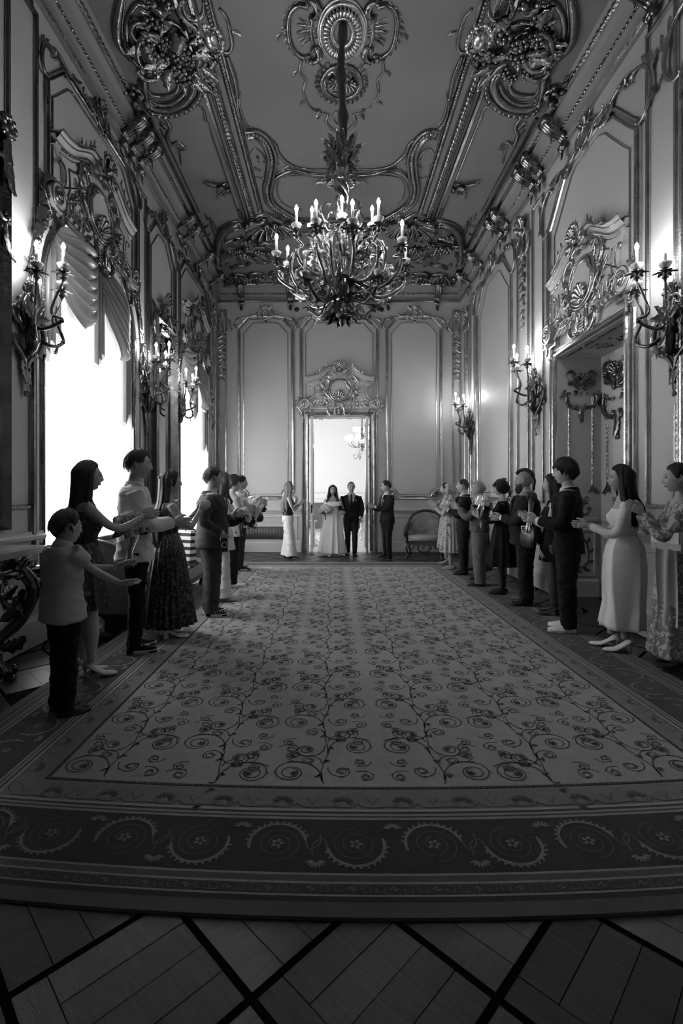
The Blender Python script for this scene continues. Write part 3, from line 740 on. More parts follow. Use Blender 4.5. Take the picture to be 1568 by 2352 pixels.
# corner trophies
def cornerpiece(sides, label):
    r_ = root('ceiling_cartouche', label, 'carving', (0, 0, 0))
    g = M(); b = Both(g, sides)
    b.line([(500, 600), (500, 565), (508, 535), (520, 520), (545, 510), (566, 516)], .085, beadr=.03)
    b.line([(512, 590), (512, 560), (520, 538), (535, 527), (552, 524)], .03)
    b.line([(575, 528), (596, 534), (608, 552), (624, 563), (630, 580), (618, 592), (600, 597), (583, 588)], .05)
    b.line([(522, 606), (530, 615), (545, 608), (566, 606), (580, 598), (610, 600), (628, 590), (640, 575)], .05, beadr=.02)
    g.obj('cartouche_frame', GILTD, r_)
    g = M(); b = Both(g, sides)
    b.bunch((562, 560), .5, .45, 26); b.bunch((590, 570), .35, .3, 12); b.leaf((560, 545), 2.6, .4, .1); b.leaf((575, 560), .4, .45, .1, -.5); b.line([(535, 555), (560, 558), (590, 557), (610, 553)], .03); b.line([(545, 580), (565, 560), (580, 535)], .03)
    g.obj('trophy', GILTD, r_)
    g = M(); b = Both(g, sides)
    b.scroll((575, 640), (606, 630), 'C', 1, .05); b.scroll((566, 640), (530, 632), 'C', -1, .05); b.shell((541, 630), 1.2, .34); b.shell((588, 634), 1.6, .25, 7)
    b.scroll((622, 632), (655, 628), 'C', 1, .05); b.shell((640, 634), 1.3, .22, 6); b.scroll((505, 620), (512, 642), 'C', -1, .06); b.shell((512, 636), 2.2, .3)
    b.scroll((665, 630), (700, 634), 'S', 1, .04); b.leaf((655, 612), .3, .5, .09, -.4); b.leaf((700, 610), .1, .4, .08, .4)
    g.obj('rocaille', GILTD, r_)
    g = M(); b = Both(g, sides)
    b.shell((612, 512), 2.4, .45, 9, 3); b.shell((632, 510), .8, .4, 8, 2.2); b.scroll((578, 500), (606, 498), 'C', -1, .07); b.scroll((585, 520), (625, 524), 'S', 1, .06)
    b.line([(572, 508), (590, 492), (612, 490), (632, 500), (660, 512), (684, 520)], .05, beadr=.02); b.leaf((640, 495), .5, .5, .12, -.5); b.leaf((660, 500), .2, .45, .1, .4); b.bunch((655, 494), .25, .12, 8)
    b.leaf((562, 500), 2.2, .3, .08, .7); b.line([(548, 480), (556, 500), (545, 503)], .025); b.leaf((600, 545), 1.2, .3, .08)
    g.obj('shellwork', GILTD, r_)
    g = M(); b = Both(g, sides)
    b.line([(493, 540), (485, 520), (482, 500), (489, 510), (496, 530)], .02); 
    for p, a in (((483, 505), 1.2), ((488, 520), .6), ((478, 515), 2.2), ((470, 488), 1.4), ((484, 535), 2.4)): b.leaf(p, a, .22, .04, .5)
    g.obj('tendril', GILTD, r_)
    return r_
cornerpiece((1,), 'dark gilded ceiling corner carving with musical trophy, nearer the windows, at far end')
cornerpiece((-1,), 'dark gilded ceiling corner carving with musical trophy, above the far end of the windowless wall')
def sidepiece(sides, label):
    r_ = root('ceiling_cartouche', label, 'carving')
    g = M(); b = Both(g, sides)
    b.line([(338, 236), (355, 246), (385, 247), (415, 236), (436, 216), (446, 190), (440, 168), (424, 162), (418, 172)], .06)
    b.line([(345, 228), (368, 238), (395, 234), (420, 215), (432, 192)], .035); b.line([(342, 250), (372, 262), (410, 256), (440, 240), (460, 210), (458, 178), (448, 162)], .045, beadr=.03)
    b.line([(338, 200), (348, 215), (372, 219), (398, 212), (409, 196), (402, 186)], .03)
    b.line([(282, -20), (270, 40), (270, 80), (280, 108), (298, 128)], .05); b.line([(342, 22), (320, 5), (300, 25), (290, 60), (294, 95), (310, 130)], .03)
    b.line([(342, 22), (352, 40), (370, 52), (395, 50), (415, 64), (428, 84)], .03); b.line([(298, 128), (318, 145), (328, 165), (332, 200), (336, 230)], .05)
    b.line([(420, -10), (410, 20), (425, 44), (448, 62), (452, 84)], .04, beadr=.018); b.line([(420, 0), (428, 30), (450, 40), (466, 28), (468, 0)], .035); b.scroll((352, -2), (385, 4), 'C', -1, .07); b.shell((372, 20), -1.5, .2, 7, 2)
    g.obj('cartouche_frame', GILTD, r_)
    g = M(); b = Both(g, sides)
    for q in sides:
        c = b.P([C(348, 110)], q)[0]; f2 = FC.at(c[0], c[1], .05, .5*q)
        relief(g, f2, oval((0, 0), .15, .26, 26), .035, 6, loop=True); g.ball(f2(0, .05, .0), (.13, .2, .06), 12, 6); relief(g, f2, oval((.02, -.07), .08, .12, 20), .02, 6, loop=True)
        scroll(g, f2, (-.1, .3), (.08, .3), 'C', -1, .035); scroll(g, f2, (-.14, -.1), (-.1, -.32), 'C', 1, .03); leafm(g, f2, (.05, -.3), -1.4, .25, .07, .6)
    b.bunch((396, 112), .34, .42, 44); b.bunch((372, 92), .2, .25, 12); b.leaf((320, 55), 1.9, .2, .05); b.leaf((375, 185), -1.2, .2, .06); b.leaf((432, 110), -1.0, .4, .06, .5)
    g.obj('trophy', GILTD, r_)
    g = M(); b = Both(g, sides)
    for q in sides:
        c = b.P([C(484, 88)], q)[0]; g.ball(FC(c[0], c[1], .02), (.085, .12, .07), 16, 8)
        relief(g, FC, oval(c, .10, .145, 28), .022, 6, loop=True); beads(g, FC, oval(c, .13, .18, 30, 0, 6.28), .05, .028, .02)
    g.obj('boss', GILT, r_)
    g = M(); b = Both(g, sides)
    b.line([(505, 20), (520, 40), (528, 70), (533, 100), (526, 118), (512, 118)], .022); b.leaf((530, 72), .1, .12, .03); b.line([(522, 130), (532, 158), (540, 185), (545, 225)], .03); b.leaf((543, 210), 1.8, .16, .03)
    b.line([(470, 105), (462, 125), (455, 145), (462, 165), (478, 178)], .05, beadr=.02); b.line([(500, 120), (490, 140), (478, 160), (480, 180)], .045); b.scroll((460, 128), (488, 132), 'S', 1, .045); b.shell((470, 140), -1.4, .2, 6, 2)
    b.leaf((445, 95), -2.4, .2, .06); b.leaf((455, 200), -1.6, .16, .04, .4); b.line([(448, 240), (460, 245), (468, 255), (470, 275)], .02)
    b.scroll((305, 195), (325, 212), 'S', 1, .05); b.scroll((262, 200), (278, 225), 'C', 1, .05); b.leaf((290, 190), -2.2, .3, .07); b.bunch((272, 240), .12, .2, 8); b.shell((310, 230), -2.2, .26, 7); b.leaf((320, 180), 1.6, .3, .08, .6)
    b.line([(380, 272), (390, 290), (384, 310), (392, 330), (405, 325)], .03); b.line([(404, 330), (412, 350), (415, 375)], .018); b.leaf((390, 300), -2.2, .2, .05); b.leaf((410, 345), -.6, .15, .04); b.leaf((404, 325), .6, .14, .04)
    stuff(g.obj('scrollwork', GILTD, r_))
sidepiece((1,), 'large dark gilded ceiling carving with shield and flowers, above the windows side')
sidepiece((-1,), 'large dark gilded ceiling carving with shield and flowers, on the windowless side')
# central rose
rose = root('ceiling_rose', 'oval gilded ceiling rose of scrolls and fluted shell where the chandelier hangs', 'ceiling rose', (0, 0, 0))
FRS = FC.at(XM-.03, 5.38, 0)
g = M(); relief(g, FRS, oval((0, 0), .12, .17, 30), .03, 6, loop=True); relief(g, FRS, oval((0, 0), .235, .33, 36), .035, 6, loop=True); relief(g, FRS, oval((0, 0), .26, .37, 36), .02, 6, loop=True)
for i in range(34):
    a = i*2*math.pi/34; c, s_ = math.cos(a), math.sin(a)
    P = FRS(np.array([.13, .165, .2, .215])*c, np.array([.185, .23, .28, .30])*s_, np.array([.02, .05, .05, .02])); g.tube(P, [.012, .02, .024, .016], 5)
g.obj('fluted_shell', GILT, rose)
g = M()
for sx in (1, -1):
    f2 = FRS.at(0, 0, 0, flip=sx < 0)
    relief(g, f2, smoothp([(.36, .28), (.46, .3), (.56, .2), (.59, 0), (.56, -.2), (.46, -.3), (.36, -.28)], 30), .03)
    scroll(g, f2, (.33, .18), (.36, .34), 'C', -1, .045); scroll(g, f2, (.33, -.18), (.36, -.34), 'C', 1, .045)
    for v, w in ((0, .09), (.06, .07), (-.06, .07), (.1, .05), (-.1, .05)): leafm(g, f2, (.28, v*.6), v*3, .22, w*.4, v*4)
    relief(g, f2, smoothp([(.27, .3), (.33, .1), (.33, -.1), (.27, -.3)], 16), .02)
    for t in np.linspace(-2.2, 2.2, 15): leafm(g, f2, (.60*math.cos(t*.5), .36*math.sin(t*.62)), t*.6+.5, .09, .022, .4)
    leafm(g, f2, (.62, .02), .1, .14, .03, .9)
    # far lobe
    relief(g, f2, smoothp([(.47, .34), (.5, .5), (.44, .62), (.47, .78)], 20), .018); relief(g, f2, smoothp([(.44, .62), (.47, .8), (.42, 1.0), (.3, 1.12), (.16, 1.16)], 24), .015)
    relief(g, f2, smoothp([(.16, 1.16), (.2, 1.28), (.14, 1.4), (.02, 1.5)], 16), .02); relief(g, f2, smoothp([(.05, 1.1), (.1, 1.2), (.07, 1.3), (.02, 1.34)], 12), .015)
    leafm(g, f2, (.47, .5), 0, .14, .03, .9); leafm(g, f2, (.45, .95), .2, .1, .03, .5); leafm(g, f2, (.25, 1.13), .8, .12, .04, .5); rosette(g, f2, (.3, 1.1), .04)
    leafm(g, f2, (.08, .5), .8, .25, .06, .6); leafm(g, f2, (.06, .62), 0, .2, .05, -.7)
g.obj('scrollwork', GILTD, rose)
g = M(); relief(g, FRS, oval((0, .66), .235, .25, 36), .035, 6, loop=True)
for t in np.linspace(-.9, math.pi+.9, 22):
    t = -t; leafm(g, FRS, (.25*math.cos(t), .66-.26*math.sin(t)), -t+.3, .09, .035, .5)
relief(g, FRS, spir((.0, .66), .17, 2.2, 1.2, -1, 30), .02); shell(g, FRS, (-.04, .62), 2.6, .13, 6, 2.4); shell(g, FRS, (.07, .66), .4, .13, 6, 2.4)
g.obj('shell_ring', GILTD, rose)

# ------------------------------------------------------------------ overdoors and window heads
def overdoor(fr, k, label, name='overdoor', gm=GILT, wide=1.0):
    """pediment of scrolls round an oval cartouche; fr at the middle of the door head, unit = metre at k=1"""
    def c(x, y): return ((x-782)*.001612*wide, (1010-y)*.001612)
    f = fr.at(0, 0, .004, sc=k); r_ = root(name, label, 'overdoor')
    L_ = lambda pts: np.array([c(x, y) for x, y in pts])
    fl = lambda P: np.stack([-P[:, 0], P[:, 1]], -1)
    top = smoothp(L_([(250, 425), (330, 420), (430, 390), (540, 320), (620, 275), (690, 275)]), 24)
    g = M(); side_ = smoothp(L_([(300, 790), (372, 742), (405, 660), (398, 590), (395, 545)]), 12)
    low = L_([(782, 870), (340, 870)]); outl = np.vstack([L_([(782, 300)]), top[::-1], L_([(300, 500), (352, 560), (362, 650), (320, 720), (250, 750)]), L_([(230, 880), (782, 880)])])
    full = np.vstack([outl, fl(outl)[::-1]]); g.prism(full, f, 0, .045)
    for s_ in (1, -1):
        F = (lambda P: P) if s_ > 0 else fl
        g.sweep(F(top), [(s_*a_, w_) for a_, w_ in ((-.10, 0), (-.10, .05), (-.05, .06), (-.03, .085), (0, .10), (.02, .125), (.035, .125), (.035, 0))], f)
        vc = F(L_([(240, 825)]))[0]; g.lathe
        t = np.linspace(0, 2*math.pi, 20, endpoint=False); g.prism(np.stack([vc[0]+.125*np.cos(t), vc[1]+.125*np.sin(t)], -1), f, 0, .10)
    g.obj('pediment_body', COVE, r_)
    g = M()
    st = L_([(205, 1030), (245, 1030), (245, 938), (340, 938), (340, 885), (1224, 885), (1224, 938), (1319, 938), (1319, 1030), (1359, 1030)])
    g.sweep(st, prof_bar(.025, .06), f)
    for s_ in (1, -1):
        F = (lambda P: P) if s_ > 0 else fl
        relief(g, f.at(0, 0, .122), F(top)+np.array([0, .03]), .013, 5); relief(g, f.at(0, 0, .095), F(top)+np.array([0, -.01]), .008, 5); relief(g, f.at(0, 0, .055), F(top)+np.array([0, -.075]), .010, 5)
        relief(g, f.at(0, 0, .04), F(smoothp(L_([(290, 795), (372, 742), (407, 660), (396, 545)]), 20)), .016, 5)
        relief(g, f.at(0, 0, .04), F(smoothp(L_([(396, 545), (480, 512), (540, 460), (600, 420)]), 14)), .014, 5)
        relief(g, f.at(0, 0, .04), F(smoothp(L_([(245, 748), (325, 722), (366, 650), (352, 560), (300, 560), (315, 590)]), 20)), .012, 5)
        beads(g, f, F(smoothp(L_([(300, 490), (420, 450), (540, 380), (635, 330)]), 20)), .034, .014, .06)
        relief(g, f.at(0, 0, .04), F(smoothp(L_([(300, 510), (430, 472), (560, 395), (640, 352)]), 16)), .008, 5)
        vc = F(L_([(240, 825)]))[0]; relief(g, f.at(0, 0, .1), spir(vc, .09, (0.6 if s_ > 0 else math.pi-.6), 1.6, s_, 30, .2), .017, 5); g.ball(f(vc[0], vc[1], .11), .03*k, 8, 5)
        relief(g, f.at(0, 0, .1), oval(vc, .128, .128, 24), .012, 5, loop=True)
        v2 = F(L_([(682, 322)]))[0]; relief(g, f.at(0, 0, .14), spir(v2, .08, (math.pi*.5), 1.5, -s_, 26, .2), .02, 6); g.ball(f(v2[0], v2[1], .15), .03*k, 8, 5)
    g.obj('pediment_moulding', gm, r_)
    g = M(); cc = c(790, 612)
    relief(g, f.at(0, 0, .06), smoothp(L_([(782, 452), (690, 475), (672, 530), (632, 580), (650, 690), (700, 745), (782, 770), (870, 745), (935, 690), (945, 590), (900, 530), (880, 475)]), 50, True), .024, 6, loop=True)
    relief(g, f.at(0, 0, .06), smoothp(L_([(782, 430), (660, 460), (610, 560), (620, 700), (690, 770), (782, 790), (880, 770), (955, 700), (965, 560), (910, 460)]), 50, True), .016, 6, loop=True)
    shell(g, f.at(0, 0, .05), c(775, 740), math.pi/2, .2, 7, 2.4)
    for x, a in ((700, 2.5), (740, 2.0), (775, 1.57), (815, 1.1), (850, .6)): leafm(g, f.at(0, 0, .06), c(775, 735), a, .15, .028, .1)
    g.obj('cartouche', gm, r_)
    g = M(); p = M(); t_ = np.linspace(0, 2*math.pi, 24, endpoint=False); p.prism(np.stack([cc[0]+.22*np.cos(t_), cc[1]+.24*np.sin(t_)], -1), f, .045, .07, smooth=False); p.obj('cartouche_field', COVE, r_)
    for s_ in (1, -1):
        f2 = f.at(0, 0, .05, flip=s_ < 0)
        q = lambda x, y: ((x-782)*.001612*wide, (1010-y)*.001612)
        for i, (x, y, a) in enumerate(((640, 420, 2.2), (590, 470, 2.6), (560, 530, 2.9), (565, 600, 3.4), (590, 660, 3.9), (640, 500, 2.0), (610, 590, 4.2), (600, 720, 4.3))): leafm(g, f2, q(x, y), a, .15, .045, (.8 if i % 2 else -.8))
        scroll(g, f2, q(650, 400), q(560, 560), 'C', 1, .03); scroll(g, f2, q(560, 600), q(615, 740), 'S', -1, .026)
        for P in ([(660, 790), (560, 720), (500, 640), (490, 580)], [(640, 810), (520, 790), (430, 790), (400, 740)], [(620, 815), (520, 840), (400, 830), (330, 845)]):
            V = np.array([q(x, y) for x, y in P]); V = smoothp(V, 14); relief(g, f2, V, .012, 5)
            for j in range(2, 14, 2):
                d = V[min(j+1, 13)]-V[j-1]; a = math.atan2(d[1], d[0]); leafm(g, f2, V[j], a+.7, .09, .02, .5, 3, 6); leafm(g, f2, V[j], a-.7, .09, .02, -.5, 3, 6)
        scroll(g, f2, q(700, 970), q(640, 850), 'C', -1, .03); scroll(g, f2, q(730, 975), q(700, 800), 'S', 1, .03)
        relief(g, f2, smoothp(np.array([q(x, y) for x, y in ((215, 720), (150, 760), (130, 840), (165, 900), (205, 960), (180, 990))]), 20), .02, 5)
        for j, (x, y) in enumerate(((190, 735), (145, 780), (135, 840), (160, 900), (195, 950))): leafm(g, f2, q(x, y), 2.6+.3*j, .08, .025, .6)
        V = smoothp(np.array([q(x, y) for x, y in ((400, 372), (440, 360), (500, 330), (560, 270), (600, 250))]), 14); f3 = f2.at(0, 0, .1); relief(g, f3, V, .012, 5)
        for j in (2, 5, 8, 11): leafm(g, f3, V[j], 1.2, .08, .022, .8, 3, 6)
    for i in range(5): relief(g, f.at(0, 0, .05), L_([(745+i*3, 870+i*22), (782, 880+i*22), (819-i*3, 870+i*22)]), .02, 5)
    shell(g, f.at(0, 0, .12), c(782, 300), math.pi/2, .2, 9, 2.2); shell(g, f.at(0, 0, .17), c(782, 290), math.pi/2, .13, 7, 2.4)
    for a in (.5, 1.0, 1.57, 2.1, 2.64): leafm(g, f.at(0, 0, .14), c(782, 260), a, .17, .04, (1.57-a)*.5)
    relief(g, f.at(0, 0, .1), smoothp(L_([(700, 380), (782, 350), (864, 380)]), 10), .03, 6)
    g.obj('acanthus', gm, r_)
    return r_
cx_ = (DX0+DX1)/2
overdoor(FB.at(cx_, DZ+.0, .0), .97, 'carved gilded overdoor with oval cartouche above the far doorway')
overdoor(FR_.at((RY0+RY1)/2+.02, RZ+.04, .0), 1.02, 'carved gilded overdoor with oval cartouche above the side doorway')
overdoor(FL.at(WIN[0][0], WS+.62, .0), 1.0, 'carved gilded pediment with oval cartouche above the nearer arched window', 'window_pediment', GILTD, 1.08)
overdoor(FL.at(WIN[1][0], WS+.62, .0), 1.0, 'carved gilded pediment with oval cartouche above the farther arched window', 'window_pediment', GILTD, 1.0)
# arch mouldings round the windows
for (c, hw) in WIN:
    g = M(); k = M()
    def arch(d, b=WB): return [(c-hw-d, b), (c-hw-d, WS)]+[(c-(hw+d)*math.cos(a), WS+(1.03+d)*math.sin(a)) for a in np.linspace(.12, math.pi-.12, 20)]+[(c+hw+d, WS), (c+hw+d, b)]
    g.sweep(arch(.05), prof_frame(.09, .04), FL); k.sweep(arch(.13), [(-.05, 0), (-.03, .03), (.03, .045), (.05, 0)], FL); g.sweep(arch(.2), prof_bar(.04, .05), FL)
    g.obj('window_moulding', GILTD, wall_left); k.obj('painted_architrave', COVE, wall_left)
    h = M(); A = np.array(arch(.2))
    P = smoothp(A[3:19], 60); beads(h, FL, P, .06, .026, .05)
    for j in range(4, 58, 5):
        d = P[j+1]-P[j-1]; a = math.atan2(d[1], d[0]); leafm(h, FL.at(0, 0, .03), P[j], a+.5, .2, .05, -.6); leafm(h, FL.at(0, 0, .04), P[j], a-.5, .14, .04, .6)
    for s_, u in ((1, c-hw-.22), (-1, c+hw+.22)):
        f2 = FL.at(u, WS-.1, .04, flip=s_ < 0)
        bunch(h, f2, (0, .28), .09, .12, 9, rng); scroll(h, f2, (-.05, .25), (.0, -.1), 'S', 1, .04); leafm(h, f2, (0, .12), -1.5, .4, .08, .2); scroll(h, f2, (.0, -.1), (.03, -.42), 'C', 1, .03); leafm(h, f2, (.0, -.35), -1.6, .3, .04, .2)
        for v in np.linspace(.45, 1.0, 4): leafm(h, f2, ((v-.45)*.28, v), 1.2, .24, .07, -.6)
    h.obj('arch_carving', GILTD, wall_left)
# door surrounds
g = M(); g.sweep([(DX0-.055, 0), (DX0-.055, DZ+.06), (DX1+.055, DZ+.06), (DX1+.055, 0)], prof_frame(.10, .05), FB); g.sweep([(DX0-.14, 0), (DX0-.14, DZ+.02), (DX0-.2, DZ+.02), (DX0-.2, DZ+.1)], prof_bar(.035, .04), FB); g.sweep([(DX1+.14, 0), (DX1+.14, DZ+.02), (DX1+.2, DZ+.02), (DX1+.2, DZ+.1)], prof_bar(.035, .04), FB)
g.obj('door_architrave', GILT, wall_back)
g = M(); g.sweep([(RY0-.06, 0), (RY0-.06, RZ+.06), (RY1+.06, RZ+.06), (RY1+.06, 0)], prof_frame(.11, .05), FR_); g.sweep([(RY0-.16, 0), (RY0-.16, RZ+.02)], prof_bar(.04, .04), FR_); g.sweep([(RY1+.16, 0), (RY1+.16, RZ+.02)], prof_bar(.04, .04), FR_)
g.obj('door_architrave', GILT, wall_right)
# ------------------------------------------------------------------ the room beyond the far doorway
CREAM = mat('cream_wall', .66, .6); CREAMF = mat('pale_patterned_floor', .55, .25, var=(7, .18)); DADOD = mat('dark_dado', .10, .4); GRILLE = mat('grille', .03, .5)
g = M(); y0, y1 = YB+.32, 20.0; x0, x1 = -3.2, 3.8
g.bx((x0, y1, 0), (x1, y1+.2, 5)); g.bx((x1, y0, 0), (x1+.2, y1, 5)); g.bx((x0-.2, y0, 0), (x0, 15.05, 5)); g.bx((x0-.2, 17.15, 0), (x0, y1, 5)); g.bx((x0-.2, 15.05, 4.0), (x0, 17.15, 5)); g.bx((x0-.2, 15.05, 0), (x0, 17.15, .9))
g.bx((x0, y0-.0, 0), (DX0-.3, y0+.05, 5)); g.bx((DX1+.3, y0, 0), (x1, y0+.05, 5)); g.bx((DX0-.3, y0, DZ), (DX1+.3, y0+.05, 5))
w2 = struct(g.obj('wall_beyond', CREAM)); g = M(); g.bx((x0, y0, 5), (x1, y1, 5.2)); struct(g.obj('ceiling_beyond', CREAM))
g = M(); g.bx((x0, YB, -.1), (x1, y1, -.002)); struct(g.obj('floor_beyond', CREAMF))
g = M(); g.bx((x0, y1-.04, 0), (x1, y1, 1.02)); g.bx((x0, y1-.07, .98), (x1, y1, 1.06)); g.bx((x0, y1-.06, 0), (x1, y1, .16)); g.obj('dark_dado', DADOD, w2)
g = M(); fb2 = Fr((0, y1, 0), (1, 0, 0), (0, 0, 1), (0, -1, 0)); g.sweep([(x0, 1.5), (x1, 1.5)], prof_bar(.1, .05), fb2); g.sweep([(x0, 1.25), (x1, 1.25)], prof_bar(.05, .03), fb2); g.obj('wall_moulding', CREAM, w2)
ch = root('far_chandelier', 'small chandelier with bright globe shades in the room beyond the doorway', 'chandelier', (.92, 15.5, 3.02))
g = M(); g.lathe([(.02, 1.9), (.02, .5), (.06, .45), (.04, .3), (.09, .2), (.05, .05), (.1, -.05), (.03, -.2), (.0, -.3)], k=10)
for i in range(10):
    a = i*math.pi/5; c, s_ = math.cos(a), math.sin(a); P = smoothp([(.05*c, .05*s_, 0), (.2*c, .2*s_, -.14), (.4*c, .4*s_, -.06), (.46*c, .46*s_, .06)], 12); g.tube(P, .012, 5)
    P = smoothp([(.05*c, .05*s_, -.2), (.18*c, .18*s_, -.5), (.28*c, .28*s_, -.42), (.2*c, .2*s_, -.36)], 12) if i % 2 else smoothp([(.05*c, .05*s_, .3), (.2*c, .2*s_, .24), (.25*c, .25*s_, .36)], 8); g.tube(P, .01, 5)
g.obj('frame', GILTD, ch)
GL = emit('lit_globe', 1, 4.0)
for i in range(15):
    a = i*math.pi/5; R, z = (.46, .13) if i < 10 else (.25, .42); g = M(); g.lathe([(.03, -.06), (.075, -.02), (.085, .04), (.07, .09), (.05, .1)], k=10); o = g.obj('globe_shade', GL, ch); o.location = (R*math.cos(a), R*math.sin(a), z)

def tuft(g, f, nu, nv, uw, vw, d, mat=0):
    u = np.linspace(0, 1, nu*6+1); v = np.linspace(0, 1, nv*6+1); U, V = np.meshgrid(u, v, indexing='ij')
    W = d*(np.abs(np.sin(math.pi*(U*nu+V*nv)/1))*np.abs(np.sin(math.pi*(U*nu-V*nv))))**.4
    g.rings(f(U*uw, V*vw, W), closed=False, cap=False, mat=mat)
SILK = mat('damask_upholstery', .30, .38, bump=(60, .2), var=(26, .07)); SILKP = mat('pale_brocade', .6, .5, var=(20, .25))
def armchair(label, loc, rz, wood, cloth, sc=1.0, w=.78):
    """local: faces -y; carved rails, tufted back, cabriole legs"""
    r_ = root('armchair', label, 'armchair', loc, rz); r_.scale = (sc,)*3; h = w/2
    g = M(); g.box((0, .02, .34), (w, .66, .09)); 
    for x in np.linspace(-h+.08, h-.08, 7): leafm(g, Fr((0, -.325, .3), (1, 0, 0), (0, 0, 1), (0, -1, 0)), (x, .02), -1.57+(.4 if x > 0 else -.4), .12, .04, .3)
    scroll(g, Fr((0, -.32, .3), (1, 0, 0), (0, 0, 1), (0, -1, 0)), (-.12, -.02), (.12, -.02), 'C', 1, .02)
    g.obj('seat_frame', wood, r_)
    for sx in (-1, 1):
        for yy, dy in ((-.28, -1), (.32, 1)):
            g = M(); P = smoothp([(sx*(h-.05), yy, .34), (sx*(h-.01), yy+dy*.03, .24), (sx*(h-.05), yy, .1), (sx*(h-.01), yy+dy*.04, .0)], 12); g.tube(P, [.045]*3+[.04, .035, .028, .024, .022, .022, .026, .034, .03], 8); g.obj('leg', wood, r_)
    g = M(); P = smoothp([(-h, -.3, .6), (-h-.02, -.1, .66), (-h+.01, .2, .74), (-h+.1, .33, .92), (-.12, .38, 1.02), (.12, .38, 1.02), (h-.1, .33, .92), (h-.01, .2, .74), (h+.02, -.1, .66), (h, -.3, .6)], 50)
    g.tube(P, .032, 8); 
    for sx in (-1, 1): g.tube(smoothp([(sx*h, -.3, .6), (sx*(h+.03), -.34, .54), (sx*(h-.03), -.3, .46), (sx*(h-.02), -.28, .36)], 12), .03, 8); g.ball((sx*h, -.33, .6), .045)
    g.obj('show_frame', wood, r_)
    g = M(); n = 26; a = np.linspace(math.pi*1.0, 0, n)
    path = smoothp([(-h+.01, -.26), (-h+.02, .0), (-h+.04, .2), (-h+.14, .32), (0, .36), (h-.14, .32), (h-.04, .2), (h-.02, .0), (h-.01, -.26)], 40)
    top = np.interp(np.linspace(0, 1, 40), [0, .15, .32, .42, .5, .58, .68, .85, 1], [.58, .63, .75, .93, .99, .93, .75, .63, .58])
    T = nrm(np.gradient(path, axis=0)); N_ = np.stack([T[:, 1], -T[:, 0]], -1); v = np.linspace(0, 1, 18)
    tv = (np.abs(np.sin(math.pi*(np.linspace(0, 1, 40)[:, None]*7+v[None]*2.5)))*np.abs(np.sin(math.pi*(np.linspace(0, 1, 40)[:, None]*7-v[None]*2.5))))**.4*.035
    R = np.concatenate([path[:, None]+N_[:, None]*(.02+tv[..., None]), (.40+(top-.40)[:, None]*v)[..., None]], -1); g.rings(R, closed=False, cap=False)
    R = np.concatenate([path[:, None]-N_[:, None]*(.02+0*v[None, :, None]), (.34+(top-.34)[:, None]*v)[..., None]], -1); g.rings(R, closed=False, cap=False); g.obj('tufted_back', cloth, r_)
    g = M(); X = np.linspace(-1, 1, 12); R = []
    for y in np.linspace(-.31, .26, 10):
        e = (1-((y+.02)/.3)**6)*.03; R.append([(x*(h-.06), y, .50+e*(1-x**6)) for x in X]+[(x*(h-.06), y, .39) for x in X[::-1]])
    g.rings(R); g.obj('seat_cushion', cloth, r_)
    return r_
armchair('white-framed brocade armchair in the bright room beyond the doorway', (1.35, 15.3, 0), -.3, WHITEP, SILKP, 1.1)
armchair('dark carved armchair with tufted silk back in the far corner by the wall', (2.05, 10.95, .0), -.25, DARKWOOD, SILK, 1.0, .80)
st = root('pedestal_stand', 'small white carved pedestal just inside the far room, left of the bride', 'stand', (-.52, 13.4, 0))
g = M(); g.lathe([(.13, 0), (.13, .03), (.05, .07), (.03, .2), (.05, .3), (.03, .42), (.03, .62), (.1, .68), (.12, .7), (.0, .7)], k=10); g.obj('column', WHITEP, st)
for i in range(3): g = M(); a = i*2.1; g.tube(smoothp([(.03*math.cos(a), .03*math.sin(a), .2), (.12*math.cos(a), .12*math.sin(a), .1), (.2*math.cos(a), .2*math.sin(a), .02)], 8), .015, 6); g.obj('foot', WHITEP, st)
# door leaves of the far doorway, folded back towards the viewer
for s_, x in ((1, DX0+.085), (-1, DX1-.085)):
    d = root('door_leaf', 'tall white door leaf folded open on the %s jamb of the far doorway' % ('bride side' if s_ > 0 else 'groom side'), 'door', (x, YB+.28, .01), 0)
    g = M(); g.box((0, -.22, DZ/2-.01), (.055, .46, DZ-.04)); f3 = Fr((-.028*(-s_), 0, 0), (0, 1, 0), (0, 0, 1), (s_, 0, 0))
    g.obj('panel', WHITEP, d); g = M()
    for a, b in ((.12, .9), (1.05, 2.5), (2.62, 3.12)): g.sweep([(-.40, a), (-.06, a), (-.06, b), (-.40, b)], prof_bar(.03, .015), f3, closed=True)
    g.obj('panel_moulding', GILT, d)
    g = M(); g.box((0, -.455, 1.05), (.03, .012, .2)); g.tube([(s_*.03, -.40, 1.05), (s_*.07, -.40, 1.05), (s_*.07, -.32, 1.05)], .01, 6); g.obj('handle', GILTD, d)
    g = M(); fd = Fr((DX0 if s_ > 0 else DX1, YB, 0), (0, 1, 0), (0, 0, 1), (s_, 0, 0)); drop(g, fd, .16, 3.1, .3, .07); g.obj('reveal_carving', GILTD, wall_back)
g = M(); fs = Fr((0, YB+.02, DZ-.01), (1, 0, 0), (0, 1, 0), (0, 0, -1))
for x in (-.25, .55): bunch(g, fs, (x, .14), .25, .08, 14, rng)
g.obj('soffit_carving', GILTD, wall_back)

